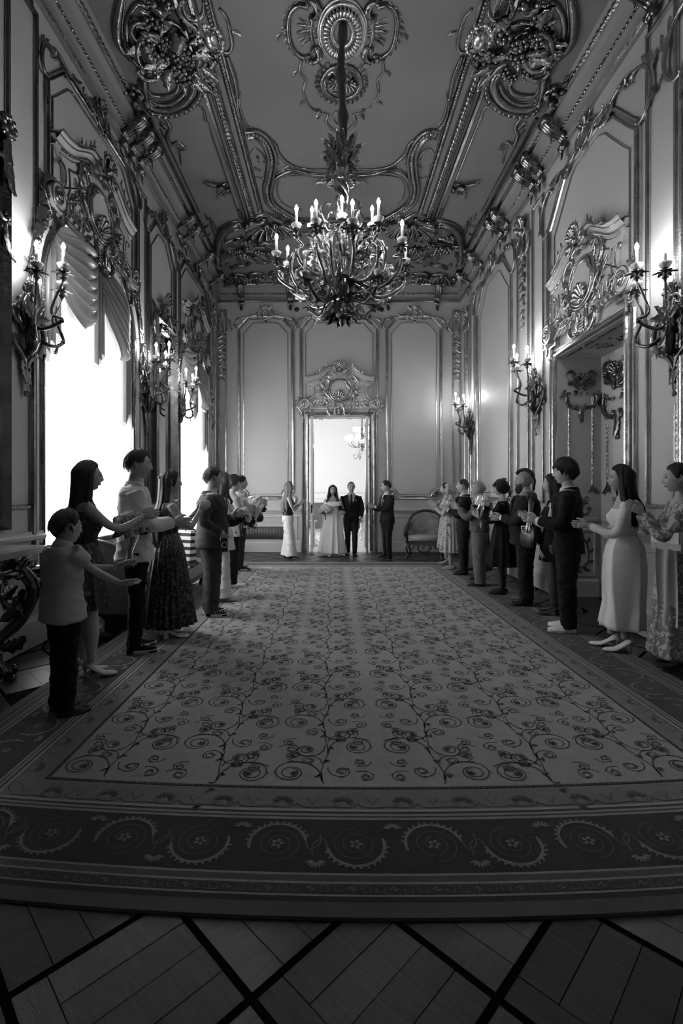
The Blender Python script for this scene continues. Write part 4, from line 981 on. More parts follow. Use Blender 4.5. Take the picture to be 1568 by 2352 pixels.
# ------------------------------------------------------------------ recess and door in the right wall
DN = XR+.62
fd = Fr((DN-.0, 0, 0), (0, 1, 0), (0, 0, 1), (-1, 0, 0)); ff = Fr((0, RY1, 0), (1, 0, 0), (0, 0, 1), (0, -1, 0))
g = M(); g.bx((DN-.02, RY0-.05, -.05), (DN+.1, RY1+.05, RZ+.1)); d5 = struct(g.obj('door_2', WALL))
def trophy_hang(g, f, u, v, k):
    f = f.at(u, v, .015, sc=k)
    for s_ in (1, -1):
        q = f.at(0, 0, 0, flip=s_ < 0); scroll(q and g, q, (.05, .0), (.2, .16), 'S', 1, .022); scroll(g, q, (.18, -.05), (.05, -.22), 'C', -1, .025); leafm(g, q, (.03, .05), .7, .2, .05, .6); scroll(g, q, (.22, .2), (.10, .22), 'C', 1, .018)
        relief(g, q, smoothp([(.2, -.05), (.16, -.24), (.02, -.30)], 10), .010, 5); leafm(g, q, (.24, 0), -1.2, .16, .035, .4)
    shell(g, f, (0, .12), math.pi/2, .13, 6, 2); bunch(g, f, (0, -.02), .09, .12, 8, rng); leafm(g, f, (0, -.25), -1.57, .22, .05, .1); rosette(g, f, (0, -.46), .035)
def rope_panel(parent, f, u0, u1, v0, v1, cart=True):
    g = M(); m_ = (u1-u0)*.16
    for u in (u0+m_, u1-m_):
        g.sweep([(u, v0), (u, v1-.45)], prof_bar(.035, .014), f); beads(g, f, [(u, v0), (u, v1-.5)], .06, .014, .012, 1.9, slant=.6)
    g.obj('rope_moulding', GILT, parent)
    g = M()
    if cart: trophy_hang(g, f, (u0+u1)/2, v1-.35, (u1-u0)/.52)
    for u in (u0+m_, u1-m_): leafm(g, f.at(u, v0-.02, .01), (0, 0), -1.2, .14, .04, .5); leafm(g, f.at(u, v0, .01), (0, 0), -2, .14, .04, -.5)
    g.obj('hanging_trophy', GILTD, parent)
    g = M(); g.sweep([(u0+.05, .3), (u1-.05, .3), (u1-.05, .92), (u0+.05, .92)], prof_bar(.04, .02), f, closed=True); g.sweep([(u0, 1.06), (u1, 1.06)], prof_bar(.06, .03), f); g.sweep([(u0, .12), (u1, .12)], [(-.12, 0), (-.12, .03), (.1, .03), (.12, 0)], f); g.obj('low_panel_moulding', COVE, parent)
    g = M(); c = (u0+u1)/2; relief(g, f, oval((c, .61), (u1-u0)*.22, .2, 24), .014, 5, loop=True)
    for i in range(10): a = i*.628; leafm(g, f, (c+(u1-u0)*.24*math.cos(a), .61+.21*math.sin(a)), a+.5, .10, .025, .5)
    trophy_hang(g, f, c, 1.25, .45); g.obj('low_panel_carving', GILTD, parent)
rope_panel(wall_right, ff, XR+.08, DN-.06, 1.55, 3.2); rope_panel(d5, fd.at(0, 0, .02), RY0+.1, (RY0+RY1)/2-.03, 1.55, 3.15); rope_panel(d5, fd.at(0, 0, .02), (RY0+RY1)/2+.03, RY1-.06, 1.55, 3.15)
g = M(); g.bx((DN-.04, (RY0+RY1)/2-.02, 0), (DN-.0, (RY0+RY1)/2+.02, RZ)); g.obj('meeting_stile', COVE, d5)
g = M(); fs = Fr((0, 0, RZ-.0), (1, 0, 0), (0, 1, 0), (0, 0, -1)); bunch(g, fs, (XR+.31, 6.0), .12, .4, 26, rng); beads(g, fs, [(XR+.08, RY0+.1), (XR+.08, RY1-.1)], .06, .02, .01); g.obj('soffit_carving', GILTD, wall_right)

# ------------------------------------------------------------------ window curtains
sh = bpy.data.materials.new('sheer_voile'); sh.use_nodes = True; nt = sh.node_tree; nt.nodes.clear()
o_ = nt.nodes.new('ShaderNodeOutputMaterial'); tl = nt.nodes.new('ShaderNodeBsdfTranslucent'); df = nt.nodes.new('ShaderNodeBsdfDiffuse'); m1 = nt.nodes.new('ShaderNodeMixShader')
tl.inputs[0].default_value = (.8,)*3+(1,); df.inputs[0].default_value = (.8,)*3+(1,); m1.inputs[0].default_value = .3
nt.links.new(tl.outputs[0], m1.inputs[1]); nt.links.new(df.outputs[0], m1.inputs[2]); nt.links.new(m1.outputs[0], o_.inputs[0])
SATIN = bpy.data.materials.new('satin_drape'); SATIN.use_nodes = True; nt = SATIN.node_tree; b = nt.nodes['Principled BSDF']
b.inputs['Base Color'].default_value = (.13,)*3+(1,); b.inputs['Roughness'].default_value = .36; b.inputs['Sheen Weight'].default_value = .4
tl = nt.nodes.new('ShaderNodeBsdfTranslucent'); tl.inputs[0].default_value = (.35,)*3+(1,); m1 = nt.nodes.new('ShaderNodeMixShader'); m1.inputs[0].default_value = .06
no = nt.nodes.new('ShaderNodeTexNoise'); no.inputs['Scale'].default_value = 14; no.inputs['Detail'].default_value = 5; bp = nt.nodes.new('ShaderNodeBump'); bp.inputs['Strength'].default_value = .25; nt.links.new(no.outputs[0], bp.inputs['Height']); nt.links.new(bp.outputs[0], b.inputs['Normal'])
nt.links.new(b.outputs[0], m1.inputs[1]); nt.links.new(tl.outputs[0], m1.inputs[2]); nt.links.new(m1.outputs[0], nt.nodes['Material Output'].inputs[0])
def curtains(c, hw, which):
    r_ = root('window_curtain', 'satin swags over white sheer curtain filling the %s arched window' % which, 'curtain', (0, 0, 0))
    topz = lambda y: WS+1.0*math.sqrt(max(0, 1-((y-c)/hw)**2))
    ys = np.linspace(c-hw+.01, c+hw-.01, 120); g = M(); R = []
    for y in ys:
        x = XL-.17+.022*math.sin(y*38)+.012*math.sin(y*71+1)
        zt = topz(y); R.append([(x, y, WB+.02+(zt-WB-.03)*t) for t in np.linspace(0, 1, 4)])
    g.rings(R, closed=False, cap=False); g.obj('sheer_panel', sh, r_)
    # flat shaped pelmet filling the arch head
    g = M(); R = []
    for y in np.linspace(c-hw+.01, c+hw-.01, 40): zt = topz(y)-.01; zb = min(zt-.02, 3.75-.1*math.cos((y-c)*3)); R.append([(XL-.10, y, zb+(zt-zb)*t) for t in (0, .5, 1)])
    g.rings(R, closed=False, cap=False); g.obj('pelmet', SATIN, r_)
    def swag(A, B, sag0, sag1, nf, dep=.10, x0=XL-.06, name='swag'):
        g = M(); n, m_ = 28, 40; A = np.array(A, float); B = np.array(B, float); R = []
        for t in np.linspace(0, 1, m_):
            s_ = np.linspace(0, 1, n); sag = sag0+(sag1-sag0)*t
            y = A[0]+(B[0]-A[0])*s_; z = A[1]+(B[1]-A[1])*s_-sag*(4*s_*(1-s_))**.6
            x = x0+dep*(.3+1.2*np.sin(math.pi*s_))*(np.abs(np.sin(math.pi*nf*t+.6*np.sin(s_*6+which_))))**.7*(1)+.05*np.sin(math.pi*s_)
            R.append(np.stack([x, y, z], -1))
        g.rings(R, closed=False, cap=False); g.obj(name, SATIN, r_)
    which_ = c
    swag((c-hw*.78, 4.12), (c+.12, 4.30), .02, .98, 7); swag((c+.1, 4.28), (c+hw-.03, 3.70), .0, .78, 6)
    def tail(y0, y1, z0, za, zb, nf, x0=XL-.05):
        g = M(); R = []
        for s_ in np.linspace(0, 1, nf*8):
            zz = za+(zb-za)*(np.abs(((s_*nf*1.0) % 1)*2-1)*.35+.65*s_); x = x0+.045*math.sin(s_*nf*2*math.pi)
            R.append([(x, y0+(y1-y0)*s_, z0+(zz-z0)*t) for t in np.linspace(0, 1, 8)])
        g.rings(R, closed=False, cap=False); g.obj('tail', SATIN, r_)
    tail(c-hw+.02, c-hw+.42, 3.95, 2.55, 3.2, 4); tail(c+.02, c+.26, 4.2, 2.85, 3.2, 3, XL-.02); tail(c+hw-.16, c+hw-.01, 3.75, 2.3, 2.6, 3)
curtains(WIN[0][0], WIN[0][1], 'nearer'); curtains(WIN[1][0], WIN[1][1], 'farther')

# ------------------------------------------------------------------ mirrors
MIR = mat('mirror_glass', .4, .03, 1.0)
def wall_mirror(label, y0, y1, z0, z1, top):
    r_ = root('wall_mirror', label, 'mirror'); g = M(); g.prism([(y1, z0), (y1, z1), (y0, z1), (y0, z0)], FL, .004, .02); g.obj('glass', MIR, r_)
    g = M(); w = .16; g.sweep([(y0-w/2, z0-w/2), (y1+w/2, z0-w/2), (y1+w/2, z1+w/2), (y0-w/2, z1+w/2)], [(-w/2, 0), (-w/2, .10), (-w*.3, .13), (-w*.1, .08), (w*.1, .05), (w*.3, .09), (w/2, .04), (w/2, 0)], FL, closed=True); g.obj('frame', GILTD, r_)
    g = M(); f = FL.at((y0+y1)/2, z1+.16, .06); k = (y1-y0)
    if top:
        relief(g, f, oval((0, .12), .16, .2, 24), .03, 6, loop=True); bunch(g, f, (0, .16), .13, .2, 14, rng); shell(g, f, (0, .3), 1.57, .22, 7, 2)
        for s_ in (1, -1):
            q = f.at(0, 0, 0, flip=s_ < 0); scroll(g, q, (.12, .15), (k*.45, -.02), 'S', 1, .05); scroll(g, q, (.1, -.12), (.22, -.35), 'C', -1, .03); leafm(g, q, (.2, .1), .8, .35, .08, -.8); leafm(g, q, (k*.5, -.05), -1.4, .5, .05, .2); scroll(g, q, (k*.5, .1), (k*.5, -.3), 'C', -1, .04)
        bunch(g, f, (0, -.2), .2, .25, 16, rng); leafm(g, f, (0, -.35), -1.57, .35, .09, .2)
    else:
        for s_, u in ((1, k/2+.08), (-1, -k/2-.08)):
            q = f.at(u, -.08, .05, flip=s_ < 0); rosette(g, q, (0, 0), .11, 8, mat=0); leafm(g, q, (0, -.1), -1.57, .45, .08, .2); scroll(g, q, (.0, -.3), (.0, -.75), 'C', 1, .035); leafm(g, q, (-.1, 0), 2.9, .4, .09, .2); leafm(g, q, (0, -.8), -1.57, .3, .04)
        for t in np.linspace(-.5, .5, 9): leafm(g, f, (t*k*.9, -.08), 0 if t < 0 else math.pi, .3, .06, .2)
    g.obj('carving', GILTD, r_)
wall_mirror('tall pier mirror with carved gilded crest between the two windows', 7.68, 8.34, 1.45, 4.0, True)
wall_mirror('huge gilt-framed mirror nearest the camera above the console table', 1.3, 3.95, 1.25, 4.35, False)

# ------------------------------------------------------------------ candle lamps
cup = M(); cup.lathe([(.012, -.01), (.03, 0), (.042, .02), (.05, .042), (.047, .042), (.036, .02), (.02, .008)], k=28, flute=.10, cap=False); cupm = cup.mesh('glass_cup'); cupm.materials.append(GLASSW)
cd = M(); cd.lathe([(.0135, 0), (.013, .16), (.006, .165)], k=10); cdm = cd.mesh('candle'); cdm.materials.append(CAND)
bb = M(); bb.lathe([(.006, 0), (.015, .012), (.019, .028), (.013, .048), (.003, .066)], k=10); bbm = bb.mesh('bulb'); bbm.materials.append(BULB); bbc = bb.mesh('bulb'); bbc.materials.append(BULBC); bbo = bb.mesh('bulb'); bbo.materials.append(GLASSW)
np_ = M()
for i in range(6): a = i*math.pi/3; leafm(np_, Fr((0, 0, -.03), (math.cos(a), math.sin(a), 0), (-math.sin(a), math.cos(a), 0), (0, 0, -.6)), (.01, 0), 0, .085, .028, 0, 3, 7, .02)
np_.lathe([(.012, -.10), (.03, -.085), (.016, -.06), (.034, -.04), (.02, -.02), (.028, 0), (.01, .005)], k=10)
npm = np_.mesh('candle_holder'); npm.materials.append(BRONZE)
def candle(parent, loc, lit=True):
    for me, z in ((npm, 0), (cupm, 0), (cdm, .005), (bbo if not lit else bbc if lit == 2 else bbm, .17)):
        o = bpy.data.objects.new(me.name.split('.')[0], me); COL.objects.link(o); o.parent = parent; o.location = (loc[0], loc[1], loc[2]+z)
def sconce(fr_rz, loc, label):
    r_ = root('wall_sconce', label, 'sconce', loc, fr_rz)
    f = Fr((0, .0, 0), (-1, 0, 0), (0, 0, 1), (0, 1, 0)); g = M()
    f2 = f.at(0, 0, .02)
    relief(g, f2, oval((0, .12), .12, .17, 28), .022, 6, loop=True); g.ball(f2(0, .12, .0), (.09, .02, .14), 12, 6)
    for s_ in (1, -1):
        q = f2.at(0, 0, 0, flip=s_ < 0)
        scroll(g, q, (.13, .12), (.06, -.2), 'C', -1, .03); scroll(g, q, (.16, -.12), (.03, -.38), 'S', 1, .026); scroll(g, q, (.03, .28), (.12, .22), 'C', 1, .02); leafm(g, q, (.05, -.3), -1.9, .22, .05, .4); leafm(g, q, (.12, .0), .9, .18, .05, .8)
    shell(g, f2, (0, .27), 1.57, .14, 6, 2); leafm(g, f2, (0, -.38), -1.57, .22, .04, .2); rosette(g, f2, (0, -.6), .03); g.ball(f2(0, -.1, .06), (.06, .06, .14), 8, 6)
    for k in range(5): leafm(g, f.at(0, -.05, .09), (0, .1), 1.57+(k-2)*.5, .22, .045, (k-2)*.2)
    g.tube([f(0, -.25, .05), f(.03, -.1, .10), f(-.03, .05, .10), f(.02, .2, .07)], [.03, .045, .04, .02], 7)
    g.obj('backplate', BRONZE, r_)
    for (x, y, z, c1) in ((-.20, .24, .44, -1), (.0, .36, .52, 0), (.20, .24, .44, 1)):
        g = M(); P = smoothp([(x*.1, .08, -.05 if c1 else .05), (x*.55+.0, .18, -.14 if c1 else -.02), (x*1.0+c1*.03, y*.98, -.06 if c1 else .06), (x*.8, y*.85 if c1 else y*.7, .14), (x*1.0, y, z-.1)], 26)
        g.tube(P, np.interp(np.linspace(0, 1, 26), [0, .4, 1], [.019, .016, .010]), 7); g.ball(P[12], .022); 
        leafm(g, Fr(P[9], (1, 0, 0), (0, 0, 1), (0, 1, 0)), (0, 0), 1.2*(c1 or 1), .13, .03, .8); leafm(g, Fr(P[17], (1, 0, 0), (0, 0, 1), (0, 1, 0)), (0, 0), 2.2, .10, .025, -.8); g.ball(P[-1], .016)
        a = g.obj('arm', BRONZE, r_); candle(a, (x, y, z))
    return r_
for y, s_ in ((4.42, 'beside the big mirror, nearest on the window wall'), (7.28, 'just past the nearer window'), (8.72, 'just before the farther window')): sconce(-math.pi/2, (XL+.01, y, 2.92), 'dark bronze sconce with three lit candles '+s_)
for y, s_ in ((4.42, 'before the side doorway, nearest on the windowless wall'), (7.42, 'just past the side doorway'), (10.95, 'near the far corner above the guests')): sconce(math.pi/2, (XR-.01, y, 2.92), 'dark bronze sconce with three lit candles '+s_)

# ------------------------------------------------------------------ chandelier
CHX, CHY = .10, 5.28
chd = root('chandelier', 'great gilt-bronze chandelier with tiers of lit candles hanging from the ceiling', 'chandelier', (CHX, CHY, 0))
VELV = mat('cord_sleeve', .07, .5, bump=(30, .5)); CGILT = mat('chandelier_bronze', .38, .24, .95, bump=(30, .4), var=(8, .15))
g = M(); z = np.linspace(5.16, ZC-.02, 40); g.tube(np.stack([.012*np.sin(z*5), .01*np.cos(z*4), z], -1), .045+.009*np.sin(z*13)+.006*np.sin(z*29), 9); g.obj('cord_sleeve', VELV, chd)
g = M()
g.lathe([(.045, 5.18), (.10, 5.15), (.11, 5.08), (.09, 5.03), (.065, 4.98), (.085, 4.93), (.08, 4.87), (.05, 4.82), (.065, 4.78)], k=16, flute=.08)
for i in range(7):
    for z, R, L_, w, hh, up_, o in ((5.0, .07, .17, .05, .10, 1, 0), (4.90, .075, .15, .045, .09, 1, .45), (4.93, .09, .13, .04, .07, -1, .2), (5.08, .1, .12, .04, .06, 1, .3)):
        a = i*2*math.pi/7+o; F = Fr((R*math.cos(a), R*math.sin(a), z), (-math.sin(a), math.cos(a), 0), (0, 0, 1), (math.cos(a), math.sin(a), 0)); leafm(g, F, (0, 0), up_*math.pi/2, L_, w, .15, 4, 9, hh)
g.obj('crown', CGILT, chd)
g = M()
for k in range(4):
    a0 = k*math.pi/2; t = np.linspace(0, 1, 24); R = .02+.045*np.sin(t*math.pi)**.6; g.tube(np.stack([R*np.cos(a0+t*4), R*np.sin(a0+t*4), 4.82-.32*t], -1), .022, 6)
g.lathe([(.03, 4.82), (.045, 4.72), (.03, 4.6), (.06, 4.5), (.09, 4.44), (.06, 4.36), (.035, 4.3), (.05, 4.15), (.085, 4.05), (.05, 3.95), (.04, 3.8), (.09, 3.7), (.11, 3.6), (.07, 3.5), (.03, 3.46)], k=14, flute=.05)
for k in range(6):
    a = k*math.pi/3+.3; F = Fr((0, 0, 0), (math.cos(a), math.sin(a), 0), (0, 0, 1), (-math.sin(a), math.cos(a), 0))
    scroll(g, F, (.10, 3.62), (.16, 4.3), 'S', 1, .024); scroll(g, F, (.08, 4.3), (.14, 4.5), 'C', 1, .018); leafm(g, F, (.1, 3.6), 1.0, .3, .06, -.9)
    scroll(g, F, (.26, 3.98), (.09, 3.72), 'C', -1, .022, mid=2.6)
g.obj('baluster', CGILT, chd)
g = M(); g.ball((0, 0, 3.40), (.10, .10, .10), 14, 8)
for k in range(9):
    for z, R, L_, w, up_, o in ((3.46, .05, .16, .045, -1, 0), (3.40, .10, .13, .04, -1, .35), (3.48, .06, .15, .05, 1, .2)):
        a = k*.698+o; F = Fr((R*math.cos(a), R*math.sin(a), z), (-math.sin(a), math.cos(a), 0), (0, 0, 1), (math.cos(a), math.sin(a), 0)); leafm(g, F, (0, 0), up_*math.pi/2, L_, w, .2, 4, 8, .07)
g.lathe([(.05, 3.34), (.03, 3.28), (.035, 3.25), (.005, 3.21)], k=10); g.obj('finial', BRONZE, chd)
def charm(R, zc, a, zs, low, r=.017, lit=True, rs=.07, mt=None):
    c, s_ = math.cos(a), math.sin(a); W = lambda P: np.stack([P[:, 0]*c-P[:, 2]*s_, P[:, 0]*s_+P[:, 2]*c, P[:, 1]], -1)
    P = smoothp([(rs, zs, 0), (R*.30, zs-low*.55, .02), (R*.62, zs-low, .03), (R*.92, zs-low*.35, .02), (R*.98, zs+(zc-.1-zs)*.45, 0), (R*.86, zs+(zc-.1-zs)*.75, 0), (R, zc-.1, 0)], 34)
    g = M(); g.tube(W(P), np.interp(np.linspace(0, 1, 34), [0, .5, 1], [r*1.5, r*1.3, r*.7]), 7)
    Q = smoothp([(R*.62, zs-low, .03), (R*.42, zs-low*.2, .05), (R*.55, zs+.10, .05), (R*.72, zs+.02, .05), (R*.64, zs-.06, .05)], 22); g.tube(W(Q), r*.75, 6); g.ball(W(Q[-1:])[0], r*1.4)
    F = Fr((0, 0, 0), (c, s_, 0), (0, 0, 1), (-s_, c, 0)); leafm(g, F, (R*.62, zs-low), .2, .2, .05, .9); leafm(g, F, (R*.9, zs-low*.3), 1.2, .15, .04, -.8); leafm(g, F, (R*.35, zs-low*.6), .4, .2, .045, -.8); leafm(g, F, (R*.88, zc-.25), 2.2, .12, .035, .7)
    o = g.obj('arm', mt or CGILT, chd); candle(o, (R*c, R*s_, zc), 2 if lit else False)
for i in range(12): charm((.70, .58, .66)[i % 3], (3.93, 4.08, 3.98)[i % 3], i*math.pi/6+.12, 3.72+.05*(i % 2), (.16, .1, .2)[i % 3])
for i in range(6): charm(.36, 4.17, i*math.pi/3+.5, 4.0, .10, .015, rs=.05)
for i in range(4): charm(.52, 3.60, i*math.pi/2+.75, 3.56, .16, .014, lit=False, mt=BRONZE)

# ------------------------------------------------------------------ furniture and small fittings
r_ = root('console_table', 'marble-topped console table with gilded scroll carving, at the front under the big mirror', 'console table')
g = M(); t = np.linspace(0, math.pi/2, 8); top = [(XL+.02, 1.2)]+[(XL+.48, 1.2)]+[(XL+.40+.1*math.cos(a)*1.0, 3.95+.1*math.sin(a)) for a in t]+[(XL+.02, 4.05)]
fl_ = Fr((0, 0, .955), (1, 0, 0), (0, 1, 0), (0, 0, 1)); g.prism(top, fl_, 0, .045); g.obj('marble_top', MARBLE, r_)
g = M(); g.bx((XL+.02, 1.3, .86), (XL+.42, 3.96, .953)); fc = Fr((XL+.43, 0, 0), (0, 1, 0), (0, 0, 1), (1, 0, 0)); fe = Fr((0, 3.97, 0), (-1, 0, 0), (0, 0, 1), (0, 1, 0))
for y in np.linspace(1.6, 3.7, 5):
    shell(g, fc, (y, .8), 1.57, .14, 7, 2.6)
    for s_ in (1, -1): q = fc.at(y, .78, .02, flip=s_ < 0); scroll(g, q, (.06, .02), (.26, .08), 'S', 1, .03); leafm(g, q, (.08, -.04), -.5, .22, .06, .6); scroll(g, q, (.2, 0), (.08, -.14), 'C', -1, .025)
    leafm(g, fc, (y, .7), -1.57, .2, .06, .1); bunch(g, fc, (y, .82), .12, .06, 6, rng)
g.obj('apron', GILTD, r_)
for y in (1.5, 3.75):
    g = M(); g.tube(smoothp([(XL+.40, y, .88), (XL+.52, y, .7), (XL+.42, y, .45), (XL+.22, y, .25), (XL+.30, y, .05), (XL+.36, y, .0)], 26), np.interp(np.linspace(0, 1, 26), [0, .3, .7, 1], [.045, .035, .028, .035]), 8); g.tube(smoothp([(XL+.36, y, .85), (XL+.44, y+.05, .68), (XL+.34, y+.04, .45), (XL+.18, y, .28)], 20), .02, 6)
    F = Fr((0, y, 0), (1, 0, 0), (0, 0, 1), (0, -1, 0)); leafm(g, F, (XL+.45, .7), -1.9, .3, .07, -.5); scroll(g, F, (XL+.2, .3), (XL+.38, .1), 'C', 1, .03); leafm(g, F, (XL+.25, .25), 0, .25, .06, .8); g.obj('leg', GILTD, r_)
g = M(); g.tube(smoothp([(XL+.25, 1.5, .18), (XL+.2, 2.1, .2), (XL+.2, 2.62, .34), (XL+.2, 3.1, .2), (XL+.25, 3.75, .18)], 30), .03, 7); bunch(g, fc.at(0, 0, -.2), (2.62, .36), .2, .1, 10, rng)
for y in (1.9, 3.4): leafm(g, fc.at(0, 0, -.2), (y, .2), .8 if y < 2.6 else 2.3, .3, .07, .6)
g.obj('stretcher', GILTD, r_)

sofa = root('settee', 'long tufted damask settee with dark curved end, under the nearer window', 'settee', (0, 0, 0))
LEA = mat('dark_velvet_end', .06, .5, sheen=.3); y0, y1, x0, x1 = 4.98, 7.7, XL+.08, -1.98
g = M(); R = []
for x in np.linspace(x0+.02, x1, 10): e = .03*(1-((x-(x0+x1)/2)/.42)**6); R.append([(x, y, .40+max(0, e)) for y in np.linspace(y0+.06, y1-.06, 30)])
nx, ny = 40, 110; X, Y = np.meshgrid(np.linspace(x0+.1, x1, nx), np.linspace(y0+.08, y1-.08, ny), indexing='ij')
tf = (np.abs(np.sin(math.pi*(X/.26+Y/.3)))*np.abs(np.sin(math.pi*(X/.26-Y/.3))))**.35; g.rings(np.stack([X, Y, .36+.07*tf], -1), closed=False, cap=False)
g.bx((x0, y0+.06, .20), (x1-.005, y1-.06, .37)); g.obj('seat', SILK, sofa)
g = M(); Y, Z = np.meshgrid(np.linspace(y0+.08, y1-.08, 110), np.linspace(.42, .86, 26), indexing='ij'); tf = (np.abs(np.sin(math.pi*(Z/.2+Y/.3)))*np.abs(np.sin(math.pi*(Z/.2-Y/.3))))**.35
g.rings(np.stack([x0+.1+.06*tf, Y, Z], -1), closed=False, cap=False); g.bx((x0, y0+.06, .3), (x0+.1, y1-.06, .88)); g.obj('backrest', SILK, sofa)
g = M(); g.tube([(x0+.06, y0+.04, .9), (x0+.06, y1-.04, .9)], .035, 8); g.bx((x1-.03, y0+.05, .16), (x1+.015, y1-.05, .22)); g.obj('rail', DARKWOOD, sofa)
fe = Fr((0, y0, 0), (1, 0, 0), (0, 0, 1), (0, -1, 0))
for yy in (y0, y1-.06):
    F = Fr((0, yy, 0), (1, 0, 0), (0, 0, 1), (0, 1, 0)); arc = smoothp([(x0, .92), (x0+.3, .93), (x0+.55, .84), (x1-.02, .66), (x1+.01, .45)], 16); P = np.vstack([[(x0, .2), ], [(x1-.02, .2)], arc[::-1]])
    g = M(); g.prism(P, F, 0, .06); o = g.obj('arm_panel', LEA, sofa); g = M(); g.tube(F(arc[:, 0], arc[:, 1], .03), .032, 8); g.obj('arm_rail', DARKWOOD, o)
for x in (x0+.06, x1-.06):
    for y in (y0+.08, y1-.08): g = M(); g.tube(smoothp([(x, y, .24), (x+.02, y, .12), (x-.01, y, .05), (x+.01, y, 0)], 8), [.045, .042, .035, .03, .026, .024, .03, .03], 8); g.obj('leg', DARKWOOD, sofa)

r_ = root('radiator_grille', 'dark lattice radiator grille set in the low panelling left of the far doorway', 'grille')
g = M(); g.bx((-2.25, YB-.03, .32), (-1.18, YB-.012, .62)); g.obj('backing', GRILLE, r_); g = M()
for k in range(60):
    x = -2.25+k*.018
    g.tube([(x, YB-.045, .33), (min(x+.29, -1.18), YB-.045, .33+min(.29, -1.18-x))], .0025, 4); g.tube([(x, YB-.045, .62), (min(x+.29, -1.18), YB-.045, .62-min(.29, -1.18-x))], .0025, 4)
for x in np.linspace(-2.2, -1.22, 15): g.tube([(x, YB-.035, .33), (x, YB-.035, .61)], .012, 6)
o = g.obj('lattice', mat('grille_metal', .22, .4, .6), r_); o['kind'] = 'stuff'
g = M(); g.sweep([(-2.27, .30), (-1.16, .30), (-1.16, .64), (-2.27, .64)], prof_bar(.05, .03), FB, closed=True); g.obj('frame', COVE, r_)
for i, x in enumerate((-.875, 1.18)):
    g = M(); g.lathe([(.0, -.012), (.055, -.01), (.06, 0), (.05, .01), (.0, .012)], k=18); o = g.obj('wall_speaker', BLACK); o.rotation_euler = (math.pi/2, 0, 0); o.location = (x, YB-.014, 5.87)
    tag(o, 'small round black ceiling-height vent above the far wall panels, %s of the middle panel' % ('left' if i == 0 else 'right'), 'vent')
g = M(); g.box((-2.70, YB-.02, 3.05), (.05, .04, .08)); tag(g.obj('sensor_box', WHITEP), 'tiny white sensor box high on the far wall near its corner', 'sensor')
g = M(); g.box((XL+.03, 11.55, 3.1), (.05, .06, .08)); tag(g.obj('sensor_box', WHITEP), 'tiny white sensor box on the window wall past the farther window', 'sensor')
# striped paper bag on the settee, wrapped parcel on the floor
bag = root('gift_bag', 'black and white striped paper gift bag standing on the settee', 'bag', (-2.10, 6.95, .445), -.5)
STR = bpy.data.materials.new('striped_paper'); STR.use_nodes = True; nt = STR.node_tree; b = nt.nodes['Principled BSDF']; tc = nt.nodes.new('ShaderNodeTexCoord'); sp = nt.nodes.new('ShaderNodeSeparateXYZ'); m1 = nt.nodes.new('ShaderNodeMath'); m1.operation = 'MODULO'; m1.inputs[1].default_value = .095; m2 = nt.nodes.new('ShaderNodeMath'); m2.operation = 'GREATER_THAN'; m2.inputs[1].default_value = .045; m3 = nt.nodes.new('ShaderNodeMapRange'); m3.inputs['To Min'].default_value = .02; m3.inputs['To Max'].default_value = .6
nt.links.new(tc.outputs['Object'], sp.inputs[0]); nt.links.new(sp.outputs[2], m1.inputs[0]); nt.links.new(m1.outputs[0], m2.inputs[0]); nt.links.new(m2.outputs[0], m3.inputs[0]); nt.links.new(m3.outputs[0], b.inputs['Base Color'])
g = M(); g.rings([[(x*(.17+.0*z), y*(.07-.03*z), z*.46) for x, y in ((-1, -1), (1, -1), (1, 1), (-1, 1))] for z in (0, .5, 1)], smooth=False); g.obj('body', STR, bag)
for s_ in (-1, 1): g = M(); g.tube(smoothp([(-.07, s_*.04, .45), (-.06, s_*.045, .58), (.06, s_*.045, .58), (.07, s_*.04, .45)], 14), .005, 5); g.obj('handle', BLACK, bag)
CELLO = mat('cellophane', .22, .12, spec=1.0, bump=(9, .8), var=(6, .15)); 
bag = root('wrapped_parcel', 'crumpled cellophane-wrapped parcel on the floor in front of the settee', 'parcel', (-2.36, 4.75, 0))
g = M(); nl, nn = 20, 14; R = []
for t in np.linspace(0, 1, nn):
    r = [.03, .09, .125, .145, .15, .145, .13, .11, .09, .06, .035, .02, .05, .07][int(round(t*13))]; R.append([(r*math.cos(a)*(1+.12*math.sin(5*a+t*9)), r*math.sin(a)*(1+.12*math.cos(4*a+t*7)), .005+t*.36) for a in np.linspace(0, 2*math.pi, nl, endpoint=False)])
g.rings(R, smooth=False); g.obj('wrapping', CELLO, bag); g = M(); g.tube(np.stack([.04*np.cos(np.linspace(0, 6.28, 12, endpoint=False)), .04*np.sin(np.linspace(0, 6.28, 12, endpoint=False)), np.full(12, .305)], -1), .008, 5, loop=True); g.obj('ribbon', WHITEP, bag)
g = M(); g.tube([(XR-.02, 7.0, .0), (XR-.02, 7.0, .02)], .01, 4) if False else None
